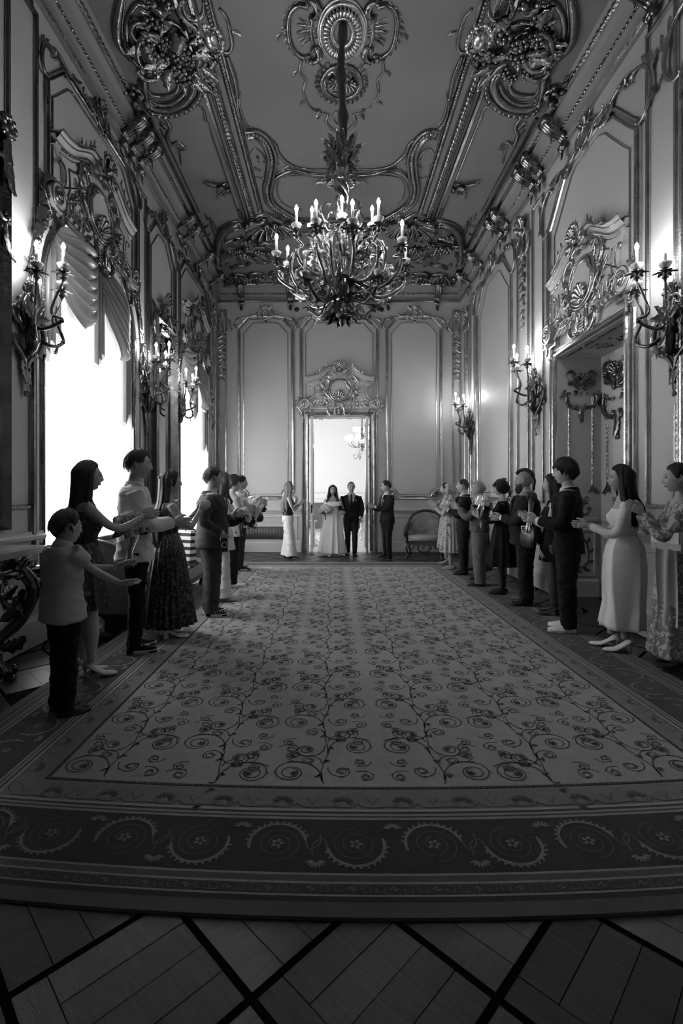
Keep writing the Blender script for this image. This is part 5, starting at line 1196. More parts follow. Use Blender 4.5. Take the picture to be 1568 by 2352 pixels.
# ------------------------------------------------------------------ people
def skinmat(n, v): 
    m = mat(n, v, .5, bump=(120, .08)); m.node_tree.nodes['Principled BSDF'].inputs['Subsurface Weight'].default_value = 0; return m
SKIN, SKIN2 = skinmat('skin', .36), skinmat('tanned_skin', .27); EYEW = mat('eye_white', .7, .2); IRIS = mat('iris', .03, .15); LIPS = mat('lips', .22, .4); BROW = mat('brow', .04, .6)
STOCK = mat('sheer_tights', .05, .45)
CL = lambda n, v, **k: mat(n, v, k.pop('rough', .8), bump=k.pop('bump', (11, .9, 4)), sheen=k.pop('sheen', .03 if v < .1 else .15), spec=.2, **k)
C_BLACK, C_SUIT, C_GREY, C_WHITE, C_LIGHT, C_NAVY = CL('black_cloth', .007), CL('dark_suit', .014), CL('grey_suit', .05), CL('white_cotton', .62), CL('light_cotton', .42), CL('dark_denim', .03)
C_CREAM = CL('cream_cloth', .66); C_SATIN = CL('white_satin', .85, rough=.3); C_SATG = CL('champagne_satin', .72, rough=.35)
def print_mat(n, a, b, scale, thr=.5, rough=.7):
    m = bpy.data.materials.new(n); m.use_nodes = True; nt = m.node_tree; P = nt.nodes['Principled BSDF']; P.inputs['Roughness'].default_value = rough
    tc = nt.nodes.new('ShaderNodeTexCoord'); no = nt.nodes.new('ShaderNodeTexNoise'); no.inputs['Scale'].default_value = scale; no.inputs['Detail'].default_value = 5; no.inputs['Distortion'].default_value = 1.5
    r = nt.nodes.new('ShaderNodeValToRGB'); r.color_ramp.elements[0].position = thr-.03; r.color_ramp.elements[1].position = thr+.03; r.color_ramp.elements[0].color = (a,)*3+(1,); r.color_ramp.elements[1].color = (b,)*3+(1,)
    nt.links.new(tc.outputs['Object'], no.inputs['Vector']); nt.links.new(no.outputs[0], r.inputs[0]); nt.links.new(r.outputs[0], P.inputs['Base Color']); return m
P_DARKFL, P_VELV, P_FLOR, P_FLOR2, P_SEQ = print_mat('dark_floral_print', .02, .16, 26, .60), print_mat('devore_velvet', .012, .13, 22, .56, .4), print_mat('pale_floral_print', .42, .05, 11, .62), print_mat('toile_print', .16, .45, 18, .52), print_mat('sequin_cloth', .01, .6, 90, .68, .3)
P_DOT = print_mat('dotted_cloth', .02, .3, 60, .66)
def hairmat(n, v, v2=None): return mat(n, v, .38, bump=(70, .9, 2, (14, 14, .7)), var=(40, (v2 or v*.45), (5, 5, .35)))
H_BLACK, H_BROWN, H_MID, H_BLOND, H_WHITE, H_GREY = hairmat('black_hair', .008, .006), hairmat('dark_brown_hair', .018), hairmat('brown_hair', .045), hairmat('blond_hair', .26, .12), hairmat('white_hair', .55, .15), hairmat('grey_hair', .3, .15)
LEATH, SHOEW, SOLE, NUDE = mat('black_leather', .012, .3), mat('white_leather', .78, .4), mat('pale_rubber', .5, .6), mat('nude_leather', .3, .35)

def fuse(m, vox=.012, it=6, keep=None, wr=0.0, seed=0, zr=None):
    """melt overlapping closed shapes into one continuous skin; keep(centroids)->mask opens it"""
    me = m.mesh('tmp'); o = bpy.data.objects.new('tmp', me); COL.objects.link(o)
    r = o.modifiers.new('r', 'REMESH'); r.mode = 'VOXEL'; r.voxel_size = vox
    s_ = o.modifiers.new('s', 'SMOOTH'); s_.iterations = it; s_.factor = .5
    dg = bpy.context.evaluated_depsgraph_get(); ev = o.evaluated_get(dg); e = ev.to_mesh()
    n = len(e.vertices); v = np.empty(n*3); e.vertices.foreach_get('co', v); v = v.reshape(-1, 3)
    nn = np.empty(n*3); e.vertices.foreach_get('normal', nn); nn = nn.reshape(-1, 3)
    L = np.empty(len(e.loops), np.int32); e.loops.foreach_get('vertex_index', L); tot = np.empty(len(e.polygons), np.int32); e.polygons.foreach_get('loop_total', tot); st = np.empty(len(e.polygons), np.int32); e.polygons.foreach_get('loop_start', st)
    q = L[st[tot == 4][:, None]+np.arange(4)]; t = L[st[tot == 3][:, None]+np.arange(3)]
    ev.to_mesh_clear(); bpy.data.objects.remove(o); bpy.data.meshes.remove(me)
    if wr:
        a = seed*1.7; x, y, z = v.T
        w = (1-np.abs(np.sin(z*23+6*x+4*np.sin(y*9+a)+a)))**2+.6*(1-np.abs(np.sin(z*37-19*x+11*y+a*2)))**3+.4*np.sin(x*31+z*13+a)*np.sin(y*27+z*8)
        v = v+nn*(wr*(w-.5))[:, None]
    if keep is not None:
        c = v[q].mean(1); q = q[keep(c)]; c = v[t].mean(1) if len(t) else np.zeros((0, 3)); t = t[keep(c)] if len(t) else t
    return v, q, t
def ell(z, a, b, y0=0, x0=0, n=24, p=2.3):
    t = np.arange(n)*2*math.pi/n; c, s_ = np.cos(t), np.sin(t)
    return np.stack([x0+a*np.sign(c)*np.abs(c)**(2/p), y0+b*np.sign(s_)*np.abs(s_)**(2/p), np.full(n, z)], -1)
TM = [(.455, .070, .062), (.48, .094, .072), (.52, .097, .073), (.56, .092, .067), (.61, .084, .060), (.66, .089, .064), (.72, .100, .069), (.765, .106, .064), (.795, .102, .056), (.816, .076, .045), (.832, .044, .036), (.85, .033, .033)]
TF = [(.455, .075, .062), (.48, .096, .074), (.52, .098, .075), (.56, .086, .064), (.615, .068, .050), (.66, .075, .058), (.70, .086, .070), (.725, .088, .072), (.765, .086, .056), (.795, .083, .046), (.815, .058, .038), (.832, .036, .031), (.848, .027, .027)]
def torso(m, h, T, off=0.0, z0=0, z1=1, fat=1.0, belly=0.0, drop_=None):
    R = []
    for z, a, b in T:
        if z < z0-1e-6 or z > z1+1e-6: continue
        f = fat if .5 < z < .78 else (1+(fat-1)*.5); bl = belly*math.exp(-((z-.60)/.07)**2)
        y = (.012 if .68 < z < .74 and T is TF else 0)+bl*.5
        R.append(ell(z*h, a*h*f+off, (b+bl*.5)*h*f+off, y*h))
    if drop_: R.insert(0, ell(drop_[0]*h, drop_[1]*h+off, drop_[2]*h+off, belly*.2*h))
    m.rings(R)
def ik(S, W, l1, l2, pole):
    S, W = np.array(S, float), np.array(W, float); d = W-S; D = min(np.linalg.norm(d), (l1+l2)*.995); u = nrm(d); W = S+u*D
    a = (l1**2-l2**2+D**2)/(2*D); hh = math.sqrt(max(0, l1**2-a*a)); p = np.array(pole, float); p = p-u*(p@u); p = nrm(p); return S+u*a+p*hh, W
def limb(m, P, r, n=None, k=10):
    P = np.asarray(P, float); n = n or len(P)*5; Q = smoothp(P, n); m.tube(Q, np.interp(np.linspace(0, 1, n), np.linspace(0, 1, len(r)), r), k)
def hand(m, W, d, n_, th, s=1.0, curl=.35, mat=0, spread=.06):
    """W wrist, d towards fingertips, n_ palm normal, th towards the thumb side"""
    d = nrm(np.array(d, float)); n_ = np.array(n_, float); n_ = nrm(n_-d*(n_@d)); th = np.cross(d, n_)*(1 if np.cross(d, n_)@np.array(th, float) > 0 else -1)
    W = np.array(W, float); R = []
    for t, w, q in ((-.015, .024, .019), (.01, .026, .017), (.035, .034, .016), (.06, .040, .015), (.082, .040, .012), (.095, .034, .009)):
        a = np.arange(12)*2*math.pi/12; R.append(W+d*t*s+th*(np.cos(a)*w*s)[:, None]+n_*(np.sin(a)*q*s)[:, None])
    m.rings(R, mat=mat)
    for i, (o, L) in enumerate(((.030, .070), (.010, .079), (-.010, .073), (-.028, .057))):
        p = W+d*.082*s+th*o*s; P = [p]; c = curl*(.4+.15*i); dd = nrm(d+th*o*spread*14)
        for f in (.45, .32, .25): P.append(P[-1]+(dd*math.cos(c)+n_*math.sin(c))*L*f*s); c += curl*.8
        m.tube(smoothp(P, 9), np.array([.0098, .0092, .0085, .009, .008, .0075, .0072, .0065, .004])*s, 7, mat=mat)
    p = W+d*.022*s+th*.022*s; P = [p, p+(th*.6+d*.55+n_*.25)*.040*s, p+(th*.75+d*1.2+n_*.4)*.048*s, p+(th*.7+d*1.75+n_*.6)*.052*s]
    m.tube(smoothp(P, 9), np.array([.014, .0135, .0125, .011, .0105, .010, .0095, .008, .005])*s, 7, mat=mat)
def headmesh(m, c, k, yaw, pitch, female, jaw=1.0, roll=0.0):
    """c = head centre; k = scale; local front +y"""
    nu, nv = 44, 40; cy, sy = math.cos(yaw), math.sin(yaw); cp, sp = math.cos(pitch), math.sin(pitch)
    Rm = np.array([[cy, -sy, 0], [sy, cy, 0], [0, 0, 1]]) @ np.array([[1, 0, 0], [0, cp, -sp], [0, sp, cp]]) @ np.array([[math.cos(roll), 0, -math.sin(roll)], [0, 1, 0], [math.sin(roll), 0, math.cos(roll)]])
    th = np.linspace(.05, math.pi-.05, nv)[:, None]; u = np.linspace(-1, 1, nu, endpoint=False); ph = (math.pi*(u*.45+.55*u**3))[None, :]   # dense at the front
    x = np.sin(th)*np.sin(ph)*.079; y = np.sin(th)*np.cos(ph)*.096-.004; z = np.cos(th)*.116+0*ph
    fr = np.clip(np.cos(ph), 0, 1)+0*th; low = np.clip(-z/.116, 0, 1)
    x = x*(1-.25*low**1.3*jaw*(.7+.3*fr)); y = np.where(y > 0, y*(1-.05*low), y*(1-.42*low**1.2)); y = y+.010*low*fr
    G = lambda a, b, s1, s2: np.exp(-((x-a)/s1)**2-((z-b)/s2)**2)
    f3 = fr**2
    y = y+f3*(.017*np.exp(-(x/.0125)**2)*np.exp(-((z+.026)/.017)**2)+.013*np.exp(-(x/.008)**2)*np.exp(-((z-.002)/.022)**2)+.006*np.exp(-(x/.02)**2)*np.exp(-((z+.033)/.008)**2))
    y = y+f3*(-.012*(G(.031, .008, .016, .012)+G(-.031, .008, .016, .012))+.005*(G(.028, .030, .02, .008)+G(-.028, .030, .02, .008))+.006*(G(0, -.060, .020, .010))+.011*G(0, -.096, .022, .014)-.005*G(0, -.076, .024, .007)-.003*G(0, -.047, .012, .006)+.004*(G(.042, -.025, .018, .02)+G(-.042, -.025, .018, .02)))
    x = x+np.sign(x)*f3*.004*np.exp(-((z+.03)/.008)**2)*np.exp(-((np.abs(x)-.012)/.006)**2)
    T = lambda P: (np.asarray(P)*k) @ Rm.T+np.array(c)
    mm = np.zeros((nv, nu), int)
    m.rings(T(np.stack([x, y, z], -1)))
    for s_ in (-1, 1):
        m.ball(T([s_*.031, .074, .008]), np.array([.0125, .0125, .0115])*k, 10, 7, mat=1); m.ball(T([s_*.031, .0845, .0075]), np.array([.0055, .004, .0058])*k, 8, 5, mat=2)
        m.tube(T(smoothp([(s_*.046, .080, .009), (s_*.031, .0895, .0165), (s_*.017, .083, .010)], 8)), .0028*k, 5, mat=0 if not female else 2)
        m.tube(T(smoothp([(s_*.050, .082, .027), (s_*.034, .0945, .034), (s_*.014, .094, .029)], 8)), np.array([.0012, .0022, .0028, .003, .003, .0028, .0022, .0015])*k*(.8 if female else 1.15), 5, mat=3)
        E = T(smoothp([(s_*.074, .006, .022), (s_*.083, -.006, .026), (s_*.086, -.014, .008), (s_*.082, -.008, -.014), (s_*.073, .006, -.024)], 14)); m.tube(E, np.array([.004, .005, .006, .0065, .007, .007, .007, .0065, .006, .006, .006, .006, .006, .005])*k, 6)
        m.ball(T([s_*.075, -.001, .002]), np.array([.007, .012, .024])*k, 8, 5)
    L = T(smoothp([(-.024, .076, -.061), (-.010, .0875, -.0585), (0, .0875, -.0600), (.010, .0875, -.0585), (.024, .076, -.061)], 12)); m.tube(L, np.array([.001, .0025, .0034, .0038, .0038, .0036, .0036, .0038, .0038, .0034, .0025, .001])*k, 6, mat=4)
    L = T(smoothp([(-.022, .076, -.0625), (0, .0865, -.0672), (.022, .076, -.0625)], 10)); m.tube(L, np.array([.001, .003, .0042, .0048, .005, .005, .0048, .0042, .003, .001])*k, 6, mat=4)
    return T
def haircap(T, k, side=.0, front=.072, back=-.085, vol=.014, bump=.003, seed=0, part=0.0, frontvol=1.0):
    m = M(); nu, nv = 56, 18; ph = np.linspace(0, 2*math.pi, nu, endpoint=False)
    c = np.cos(ph); az = np.abs((ph+math.pi) % (2*math.pi)-math.pi)
    zb = np.interp(az, [0, .65, .95, 1.35, 1.75, 2.2, math.pi], [front, front*.92, max(side, .02)+.02, side-.01, side+.012, (side+back)/2-.01, back])
    R = []
    for i in range(nv):
        t = i/(nv-1); z0 = .116; el = 1-t
        th = .04+(np.arccos(np.clip(zb/z0, -1, 1))-.04)*t
        v = vol*(1-t**5)*(1+(frontvol-1)*np.clip(c, 0, 1))+bump*np.sin(ph*17+seed+t*4)*np.sin(t*7+ph*5+seed)+bump*.7*np.sin(ph*31+seed*2)+.003
        if i == nv-1: v = np.full_like(ph, -.004)
        low = np.clip(-np.cos(th), 0, 1); y = np.cos(ph)*np.sin(th)*(.096+v)-.004; y = np.where(y < 0, y*(1-.42*low**1.2), y)
        R.append(T(np.stack([np.sin(ph)*np.sin(th)*(.076+v)*(1-.2*low), y, np.cos(th)*(.116+v)], -1)))
    m.rings(R); return m
def locks(m, T, h, hc, length, spread=1.25, front=1.5, w=.013, seed=0, wave=0.0, n=30, back=-.0, bodyback=.085, curl=0.0, ctr=None, drape=.10):
    """long hair: overlapping strands from the crown over the back, following shoulders; length in metres below head centre"""
    rg = random.Random(seed)
    for j in range(n):
        a = math.pi+(j/(n-1)-.5)*2*front*1.0; r0 = .088; s_ = math.sin(a); c = math.cos(a)
        P = [T([s_*.05, c*.06, .105]), T([s_*.088, c*.105, .04]), T([s_*.092, c*.108, -.03])]
        z = hc[2]-.11; base = np.array([hc[0], hc[1], 0]); st = 6
        for q in range(1, st+1):
            t = q/st; zz = z-(length-.11)*t; ro = .092+spread*.03*min(1, t*2)
            off = np.array([s_*ro*(1+.1*math.sin(t*5+j)), (c*(ro+.0)-drape*min(1, t*1.6)*(c < .3)*.6)+drape*.5*(c > .3)*min(1, t*2)*.6, 0])
            off[:2] += wave*np.array([math.sin(t*16+j*.8), math.cos(t*14+j)])
            P.append(base+off+np.array([0, 0, zz]))
        P = np.array(P); P[-1] += np.array([0, 0, rg.uniform(-.03, .03)])
        m.tube(smoothp(P, 26), w*np.interp(np.linspace(0, 1, 26), [0, .1, .6, .9, 1], [.6, 1.1, 1.15, .8, .2])*(.85+.3*rg.random()), 6)
def shoe(o, kind, foot, ang, h, parent, mt, sole=None):
    """foot: (x,y) of the ankle on the ground"""
    L = .150*h; c, s_ = math.cos(ang), math.sin(ang); W = lambda P: np.stack([foot[0]+P[..., 0]*c-P[..., 1]*s_, foot[1]+P[..., 0]*s_+P[..., 1]*c, P[..., 2]], -1)
    g = M(); R = []; heel = {'heel': .075, 'block': .06}.get(kind, 0); n = 14
    ys = [-.26, -.22, -.12, 0, .15, .32, .48, .60, .68, .73]; wd = [.06, .16, .19, .19, .19, .225, .25, .22, .15, .04]; ht = {'sneaker': [.20, .38, .44, .46, .44, .34, .24, .19, .15, .1], 'dress': [.16, .32, .38, .40, .34, .26, .19, .15, .12, .08], 'heel': [.12, .28, .30, .2, .14, .13, .15, .12, .09, .05], 'block': [.12, .24, .24, .14, .10, .10, .12, .10, .08, .05]}[kind]
    for y, w, t in zip(ys, wd, ht):
        if kind in ('heel', 'dress') and y > .4: w *= .78 if kind == 'heel' else .88
        zb = .012+heel*max(0, min(1, (.38-y)/.5)); a = np.linspace(0, 2*math.pi, n, endpoint=False); ca, sa = np.cos(a), np.sin(a)
        R.append(np.stack([ca*w*L, np.full(n, y*L), zb+np.where(sa > 0, sa*t*L*.62, sa*.004)], -1))
    g.rings(W(np.array(R))); sh_ = g.obj('shoe', mt, parent)
    if kind in ('sneaker', 'dress'):
        g = M(); a = np.linspace(0, 2*math.pi, 26, endpoint=False); px = np.where(np.sin(a) > 0, .255, .22)*np.cos(a)*L; py = (.24+np.sin(a)*.51)*L; hh = .03 if kind == 'sneaker' else .014
        R = [np.stack([px*q, py, np.full(26, z)], -1) for q, z in ((.96, .001), (1, .006), (1, hh), (.93, hh+.004))]; g.rings(W(np.array(R)), smooth=False); g.obj('sole', sole or BLACK, sh_)
        if kind == 'sneaker':
            g = M()
            for q in range(4): y = (.2+q*.08)*L; z = .012+(.27-.04*q)*L*.78+.012; g.tube(W(np.array([(-.10*L, y, z-.012), (0, y+.01, z), (.10*L, y, z-.012)])), .003, 5)
            g.obj('laces', sole or SOLE, sh_)
    else:
        g = M()
        if kind == 'heel': g.tube(W(np.array([(0, -.2*L, heel+.02), (0, -.18*L, .03), (0, -.17*L, .0)])), [.02, .006, .005], 8)
        else: g.rings(W(np.array([[(x*.026, (-.14+y*.09)*L, z) for x, y in ((-1, -1), (1, -1), (1, 1), (-1, 1))] for z in (0, heel+.02)])), smooth=False)
        g.obj('heel', mt, sh_)
    return heel
def P2(label, loc, rz, h, female=False, skin=None, group=None, head=0.0, pitch=0.0, hair=('short', None), fat=1.0, belly=0.0, arms='clap', az=.70, ay=.155, sep=.035, rise=.45, legs=(.052, .0, .052, .0), vox=.013,
       top=None, jacket=None, bottom=None, skirt=None, shoes=('dress', None, None), tights=None, beard=None, glasses=False, tie=False, footang=.15, wr=.006, handdir=None, aL=None, aR=None, necklace=False, jaw=1.0, sleeve_r=1.0, collar=True, lean=0.0):
    """one guest: local front +y, feet on z=0. Builds body, hair, clothes, shoes"""
    r_ = root('person', label, 'person', loc, rz, group); sk = skin or SKIN; T_ = TF if female else TM; sx = .098 if female else .101
    heel = {'heel': .06, 'block': .048}.get(shoes[0], 0) if shoes else 0
    m = M(); torso(m, h, T_, 0, fat=fat, belly=belly); NB = [(0, -.006*h, .80*h), (0, .0, .845*h), (0, .010*h, .885*h)]; m.tube(smoothp(NB, 8), (.0265 if female else .032)*h, 12)
    lx1, ly1, lx2, ly2 = legs; F = {}
    for s_, lx, ly in ((-1, lx1, ly1), (1, lx2, ly2)):
        A = (s_*lx*h, ly*h, .05*h+heel*.6); K = (s_*(lx+.05)/2*h, ly*.5*h+.008*h, .275*h); Hp = (s_*.05*h, 0, .50*h); F[s_] = (A, K, Hp)
        m.tube(smoothp([Hp, K, A], 22), np.interp(np.linspace(0, 1, 22), [0, .15, .45, .52, .68, .92, 1], np.array([.056, .055, .036, .034, .035, .021, .021])*h*(1 if fat < 1.15 else 1.12)), 12)
    HW = {}; lu, lf = .170*h, .150*h
    for s_ in (-1, 1):
        S = np.array([s_*sx*h, -.004*h, .795*h]); sp = (aL if s_ < 0 else aR)
        if sp is not None: Wt, hd, hn = np.array(sp[0])*h, np.array(sp[1], float), np.array(sp[2], float)
        elif arms == 'clap': Wt = np.array([s_*sep*h, ay*h, az*h-.03*h]); hd = np.array([-s_*.12, .85, rise]); hn = np.array([-s_, .15, .0])
        elif arms == 'folded': Wt = np.array([s_*.03*h, .12*h, .62*h]); hd = np.array([-s_*.8, .5, -.1]); hn = np.array([0, -1, -.2])
        else: Wt = np.array([s_*(sx+.03)*h, .02*h, .50*h]); hd = np.array([0, .15, -1.]); hn = np.array([-s_, 0, 0])
        E, Wt = ik(S, Wt, lu, lf, (s_*.55, -.5, -1.0)); HW[s_] = (S, E, Wt, hd, hn)
        m.tube(smoothp([S, E, Wt], 20), np.interp(np.linspace(0, 1, 20), [0, .1, .45, .55, .65, 1], np.array([.030, .029, .0215, .021, .022, .0145])*h*(.88 if female else 1.0)), 10)
    v, q, t = fuse(m, vox, 5); b = M(); b.add(v, q, t)
    hc = np.array([0, .018*h, .926*h]); k = h/1.75*(1.0 if not female else .96)*(1.07 if h > 1.5 else 1.27)
    if h < 1.5: hc[2] = h-.128*k
    T = headmesh(b, hc, k, head, pitch, female, jaw)
    for s_ in (-1, 1):
        S, E, Wt, hd, hn = HW[s_]; hand(b, Wt, hd, hn, (0, -.2, 1) if abs(hd[2]) < .85 else (0, 1, 0), k*(.93 if female else 1.0), .22 if arms == 'clap' and (aL if s_ < 0 else aR) is None else .5)
    body = b.obj('body', [sk, EYEW, IRIS, BROW if hair[1] is not H_WHITE else H_GREY, LIPS], r_)
    # hair
    style, hm = hair[0], hair[1] or H_BROWN
    if style != 'none':
        if style == 'short': g = haircap(T, k, .018, .074, -.072, .012, .002, h*9, frontvol=1.5)
        elif style == 'mop': g = haircap(T, k, -.025, .050, -.09, .026, .006, h*7, frontvol=1.1)
        elif style == 'thin': g = haircap(T, k, .02, .085, -.07, .006, .001, h*5)
        elif style == 'receding': g = haircap(T, k, .02, .100, -.075, .008, .0015, h*5, frontvol=.3)
        elif style == 'bob':
            g = haircap(T, k, -.075, .035, -.105, .026, .003, 2, frontvol=.8)
        elif style == 'curly':
            g = haircap(T, k, -.03, .06, -.09, .024, .006, 3); rg = random.Random(int(h*99))
            for i in range(150):
                a = rg.random()*6.28; e = rg.uniform(-.5, 1.0); c_ = math.cos(a)
                if c_ > .45 and e < .55: continue
                rr = math.sqrt(max(0, 1-e*e)); g.ball(T([math.sin(a)*.098*rr, c_*.118*rr-.004, e*.138]), .017*k*rg.uniform(.7, 1.2), 6, 4)
        elif style == 'mohawk':
            g = M(); P = T(smoothp([(0, .085, .075), (0, .05, .115), (0, -.02, .130), (0, -.085, .09), (0, -.105, .04)], 24)); g.tube(P, np.array([.008]+[.022+.004*(i % 2) for i in range(22)]+[.012])*k*1.1, 8, up=(1, 0, 0), flat=1.0)
            P = T(smoothp([(0, -.105, .06), (.0, -.125, .0), (0, -.118, -.06), (0, -.11, -.12)], 20)); g.tube(P, [.012+.004*math.sin(i*2) for i in range(20)], 7); c_ = haircap(T, k, .035, .07, .01, -.0005, .0, 3)
        elif style in ('long', 'halfup', 'wavy'):
            g = haircap(T, k, -.05, .074, -.10, .015, .002, 1)
        if style == 'pony': g = haircap(T, k, .0, .078, -.07, .010, .0015, 1); g.ball(T([0, -.105, .05]), .03*k, 8, 6); locks(g, T, h, hc+np.array([0, -.05, .06]), .50, .2, .6, .014, 5, n=10)
        if style == 'updo': g = haircap(T, k, .0, .075, -.08, .014, .004, 1); g.ball(T([0, -.10, .03]), np.array([.05, .045, .05])*k, 10, 7)
        if style == 'long': locks(g, T, h, hc, hair[2] if len(hair) > 2 else .55, 1.0, 1.75, .0165, 3, n=40, drape=.10)
        if style == 'halfup': locks(g, T, h, hc, .62, .6, 1.25, .0155, 4, n=30, drape=.13); g.ball(T([0, -.112, .045]), .022*k, 8, 5)
        if style == 'wavy': locks(g, T, h, hc, .42, 1.1, 1.9, .0165, 6, .012, n=40, drape=.08)
        if style in ('short', 'mop', 'bob', 'thin'):
            rg = random.Random(int(h*1000)); nst = {'short': 150, 'mop': 150, 'bob': 150, 'thin': 40}[style]; lo = {'short': -.05, 'mop': -.06, 'bob': -.09, 'thin': -.03}[style]; lf_ = {'short': .012, 'mop': .024, 'bob': .026, 'thin': .008}[style]
            for i in range(nst):
                a = rg.random()*6.283; c_ = math.cos(a); z0 = rg.uniform(.0, .112); ln = rg.uniform(.03, .055) if style != 'bob' else rg.uniform(.06, .1)
                zl = {'short': .068, 'mop': .042, 'bob': .03, 'thin': .075}[style] if c_ > .55 else (.016 if c_ > -.1 and style != 'bob' else lo)
                P = []
                for q in (0, .33, .66, 1):
                    z = max(z0-ln*q, zl); e = math.acos(max(-1, min(1, z/.118))); v_ = lf_*(1-.25*q)+.002; a2 = a+.25*q*math.copysign(1, math.sin(a))*(1 if c_ > 0 else -1)*(.6 if style == 'short' else .3)
                    P.append([math.sin(a2)*math.sin(e)*(.077+v_), math.cos(a2)*math.sin(e)*(.098+v_)-.004, z+.002*q])
                if np.ptp(np.array(P)[:, 2]) < .008: continue
                g.tube(T(smoothp(P, 8)), np.array([.004, .007, .008, .008, .007, .006, .004, .0015])*k*(.62 if style == 'short' else .9), 5)
        g.obj('hair', hm, body)
    if beard is not None:
        g = M(); R = []
        for z, w, y in ((-.030, .066, .052), (-.055, .062, .075), (-.08, .055, .092), (-.11, .046, .098), (-.14, .03, .09), (-.16, .012, .08)):
            a = np.linspace(0, 2*math.pi, 16, endpoint=False); R.append(T(np.stack([np.cos(a)*w*1.08, y-.045+np.sin(a)*.052+.003*np.sin(a*9+z*200), np.full(16, z)], -1)))
        g.rings(R); g.tube(T(smoothp([(-.03, .083, -.062), (-.012, .098, -.049), (.012, .098, -.049), (.03, .083, -.062)], 10)), .006*k, 6); g.obj('beard', beard, body)
    if glasses:
        g = M()
        for s_ in (-1, 1): g.tube(T(np.stack([s_*.032+.023*np.cos(np.linspace(0, 6.28, 16, endpoint=False)), np.full(16, .100), .006+.017*np.sin(np.linspace(0, 6.28, 16, endpoint=False))], -1)), .0018*k, 5, loop=True); g.tube(T([(s_*.055, .098, .01), (s_*.078, .06, .012), (s_*.082, -.005, .010)]), .002*k, 5)
        g.tube(T([(-.009, .1, .008), (0, .103, .011), (.009, .1, .008)]), .0018*k, 5); g.obj('glasses', BLACK, r_)
    if tights is not None or True:
        pass
    # upper garment
    ref = dict(short=.32, long=1.0, none=0.0, elbow=.6)
    def upper(name, mt, off, z0, sleeve, V=None, slr=1.0, drop_=None, neck=.82, wrk=wr, cutaway=False, vx=vox, straps=False):
        g = M(); zt = neck; torso(g, h, T_, off, z0, zt, fat, belly, drop_)
        L = ref[sleeve]
        if L > 0:
            for s_ in (-1, 1):
                S, E, Wt, _, _ = HW[s_]; P = smoothp([S, E, Wt], 24); nn = max(5, int(24*L)-(1 if L == 1 else 0)); rr = np.interp(np.linspace(0, 1, 24), [0, .1, .45, .6, 1], np.array([.034, .033, .028, .027, .020])*h*(.88 if female else 1.0))*slr+off*.6
                g.tube(P[:nn], rr[:nn], 12)
        if straps: pass
        def keep(c):
            x, y, z = c.T/h; k_ = np.ones(len(c), bool)
            if V: zv, wv, zt_ = V; w = wv*np.clip((z-zv)/(zt_-zv), 0, 1.4); k_ &= ~((y > 0) & (np.abs(x) < w) & (z > zv))
            if cutaway: k_ &= ~((y > .0) & (np.abs(x) < .03*np.clip((.56-z)/.12, 0, 1.2)) & (z < .56))
            if straps: k_ &= ~(((y > 0) & (z > .765+.0*x) & (np.abs(np.abs(x)-.055) > .012)) | ((y <= 0) & (z > .765) & (np.abs(np.abs(x)-.055) > .012)))
            k_ &= ~((z > neck-.012) & (x*x+y*y < .040**2))
            return k_
        v, q, t = fuse(g, vx, 5, keep, wrk, seed=h*31+off*100); g = M(); g.add(v, q, t); return g.obj(name, mt, r_)
    if top: upper(top[0], top[1], .028 if (not jacket and bottom and (len(top) < 4 or top[3] <= .51)) else .008, top[3] if len(top) > 3 else .50, top[2], drop_=top[4] if len(top) > 4 else None, slr=sleeve_r, neck=top[5] if len(top) > 5 else .826, straps=(top[2] == 'none'))
    if top and collar and not female or (collar == 'force'):
        g = M(); a = np.linspace(math.pi*.5+.30, math.pi*2.5-.30, 26); rn = .0385*h
        R = [np.stack([np.cos(a)*rn*q, np.sin(a)*rn*q*1.05+.002*h+yy*h, np.full(26, z*h)-(dz*h)*(np.clip(np.sin(a), 0, 1))**2], -1) for q, z, yy, dz in ((1.0, .818, 0, .008), (1.0, .846, .002, .014), (1.06, .843, .002, .018), (1.30, .820, .0, .036))]
        g.rings(np.array(R), closed=False, cap=False); g.obj('collar', top[1], r_)
    if tie:
        g = M(); y_ = lambda z: float(np.interp(z, [.58, .66, .72, .77, .82], [.066, .071, .078, .072, .046]))*h+.016+belly*h*.4
        R = []
        for z, w in ((.825, .010), (.81, .012), (.80, .009), (.72, .016), (.62, .024), (.595, .005)): R.append([(x*w*h, y_(z)+d*.006+.004, z*h) for x, d in ((-1, 0), (0, 1), (1, 0), (0, -1))])
        g.rings(R, smooth=False); g.obj('tie', tie, r_)
    if jacket:
        o = upper('jacket', jacket, .020, .50, 'long', V=(.60, .048, .80), slr=1.12, drop_=(.455, .100*fat, .080*fat), neck=.83, wrk=wr*1.1, cutaway=True)
        g = M()
        for s_ in (-1, 1):
            R = []
            for z in np.linspace(.605, .815, 14):
                w = .048*(z-.60)/.20; yy = float(np.interp(z, [.58, .66, .72, .77, .80, .82], [.066, .071, .078, .076, .066, .050]))*h*max(1, fat*.98)+.024+belly*h*.45*math.exp(-((z-.62)/.08)**2)
                lw = .034*math.sin(min(1, (z-.60)/.15)*1.57)*(1 if z < .77 else .75); R.append([(s_*w*h, yy+.002, z*h), (s_*(w+lw*.5)*h, yy-.002, z*h), (s_*(w+lw)*h, yy-.010-.25*lw*h, z*h)])
            g.rings(R, closed=False, cap=False)
        a = np.linspace(math.pi*1.0-.35, math.pi*2.0+.35, 24); g.rings(np.array([np.stack([np.cos(a)*rr_*h, np.sin(a)*rr_*1.05*h+.002*h, np.full(24, z*h)-.012*h*np.clip(np.sin(a)+.35, 0, 1)], -1) for rr_, z in ((.050, .812), (.046, .838), (.050, .840), (.064, .818))]), closed=False, cap=False)
        g.obj('lapel', jacket, o)
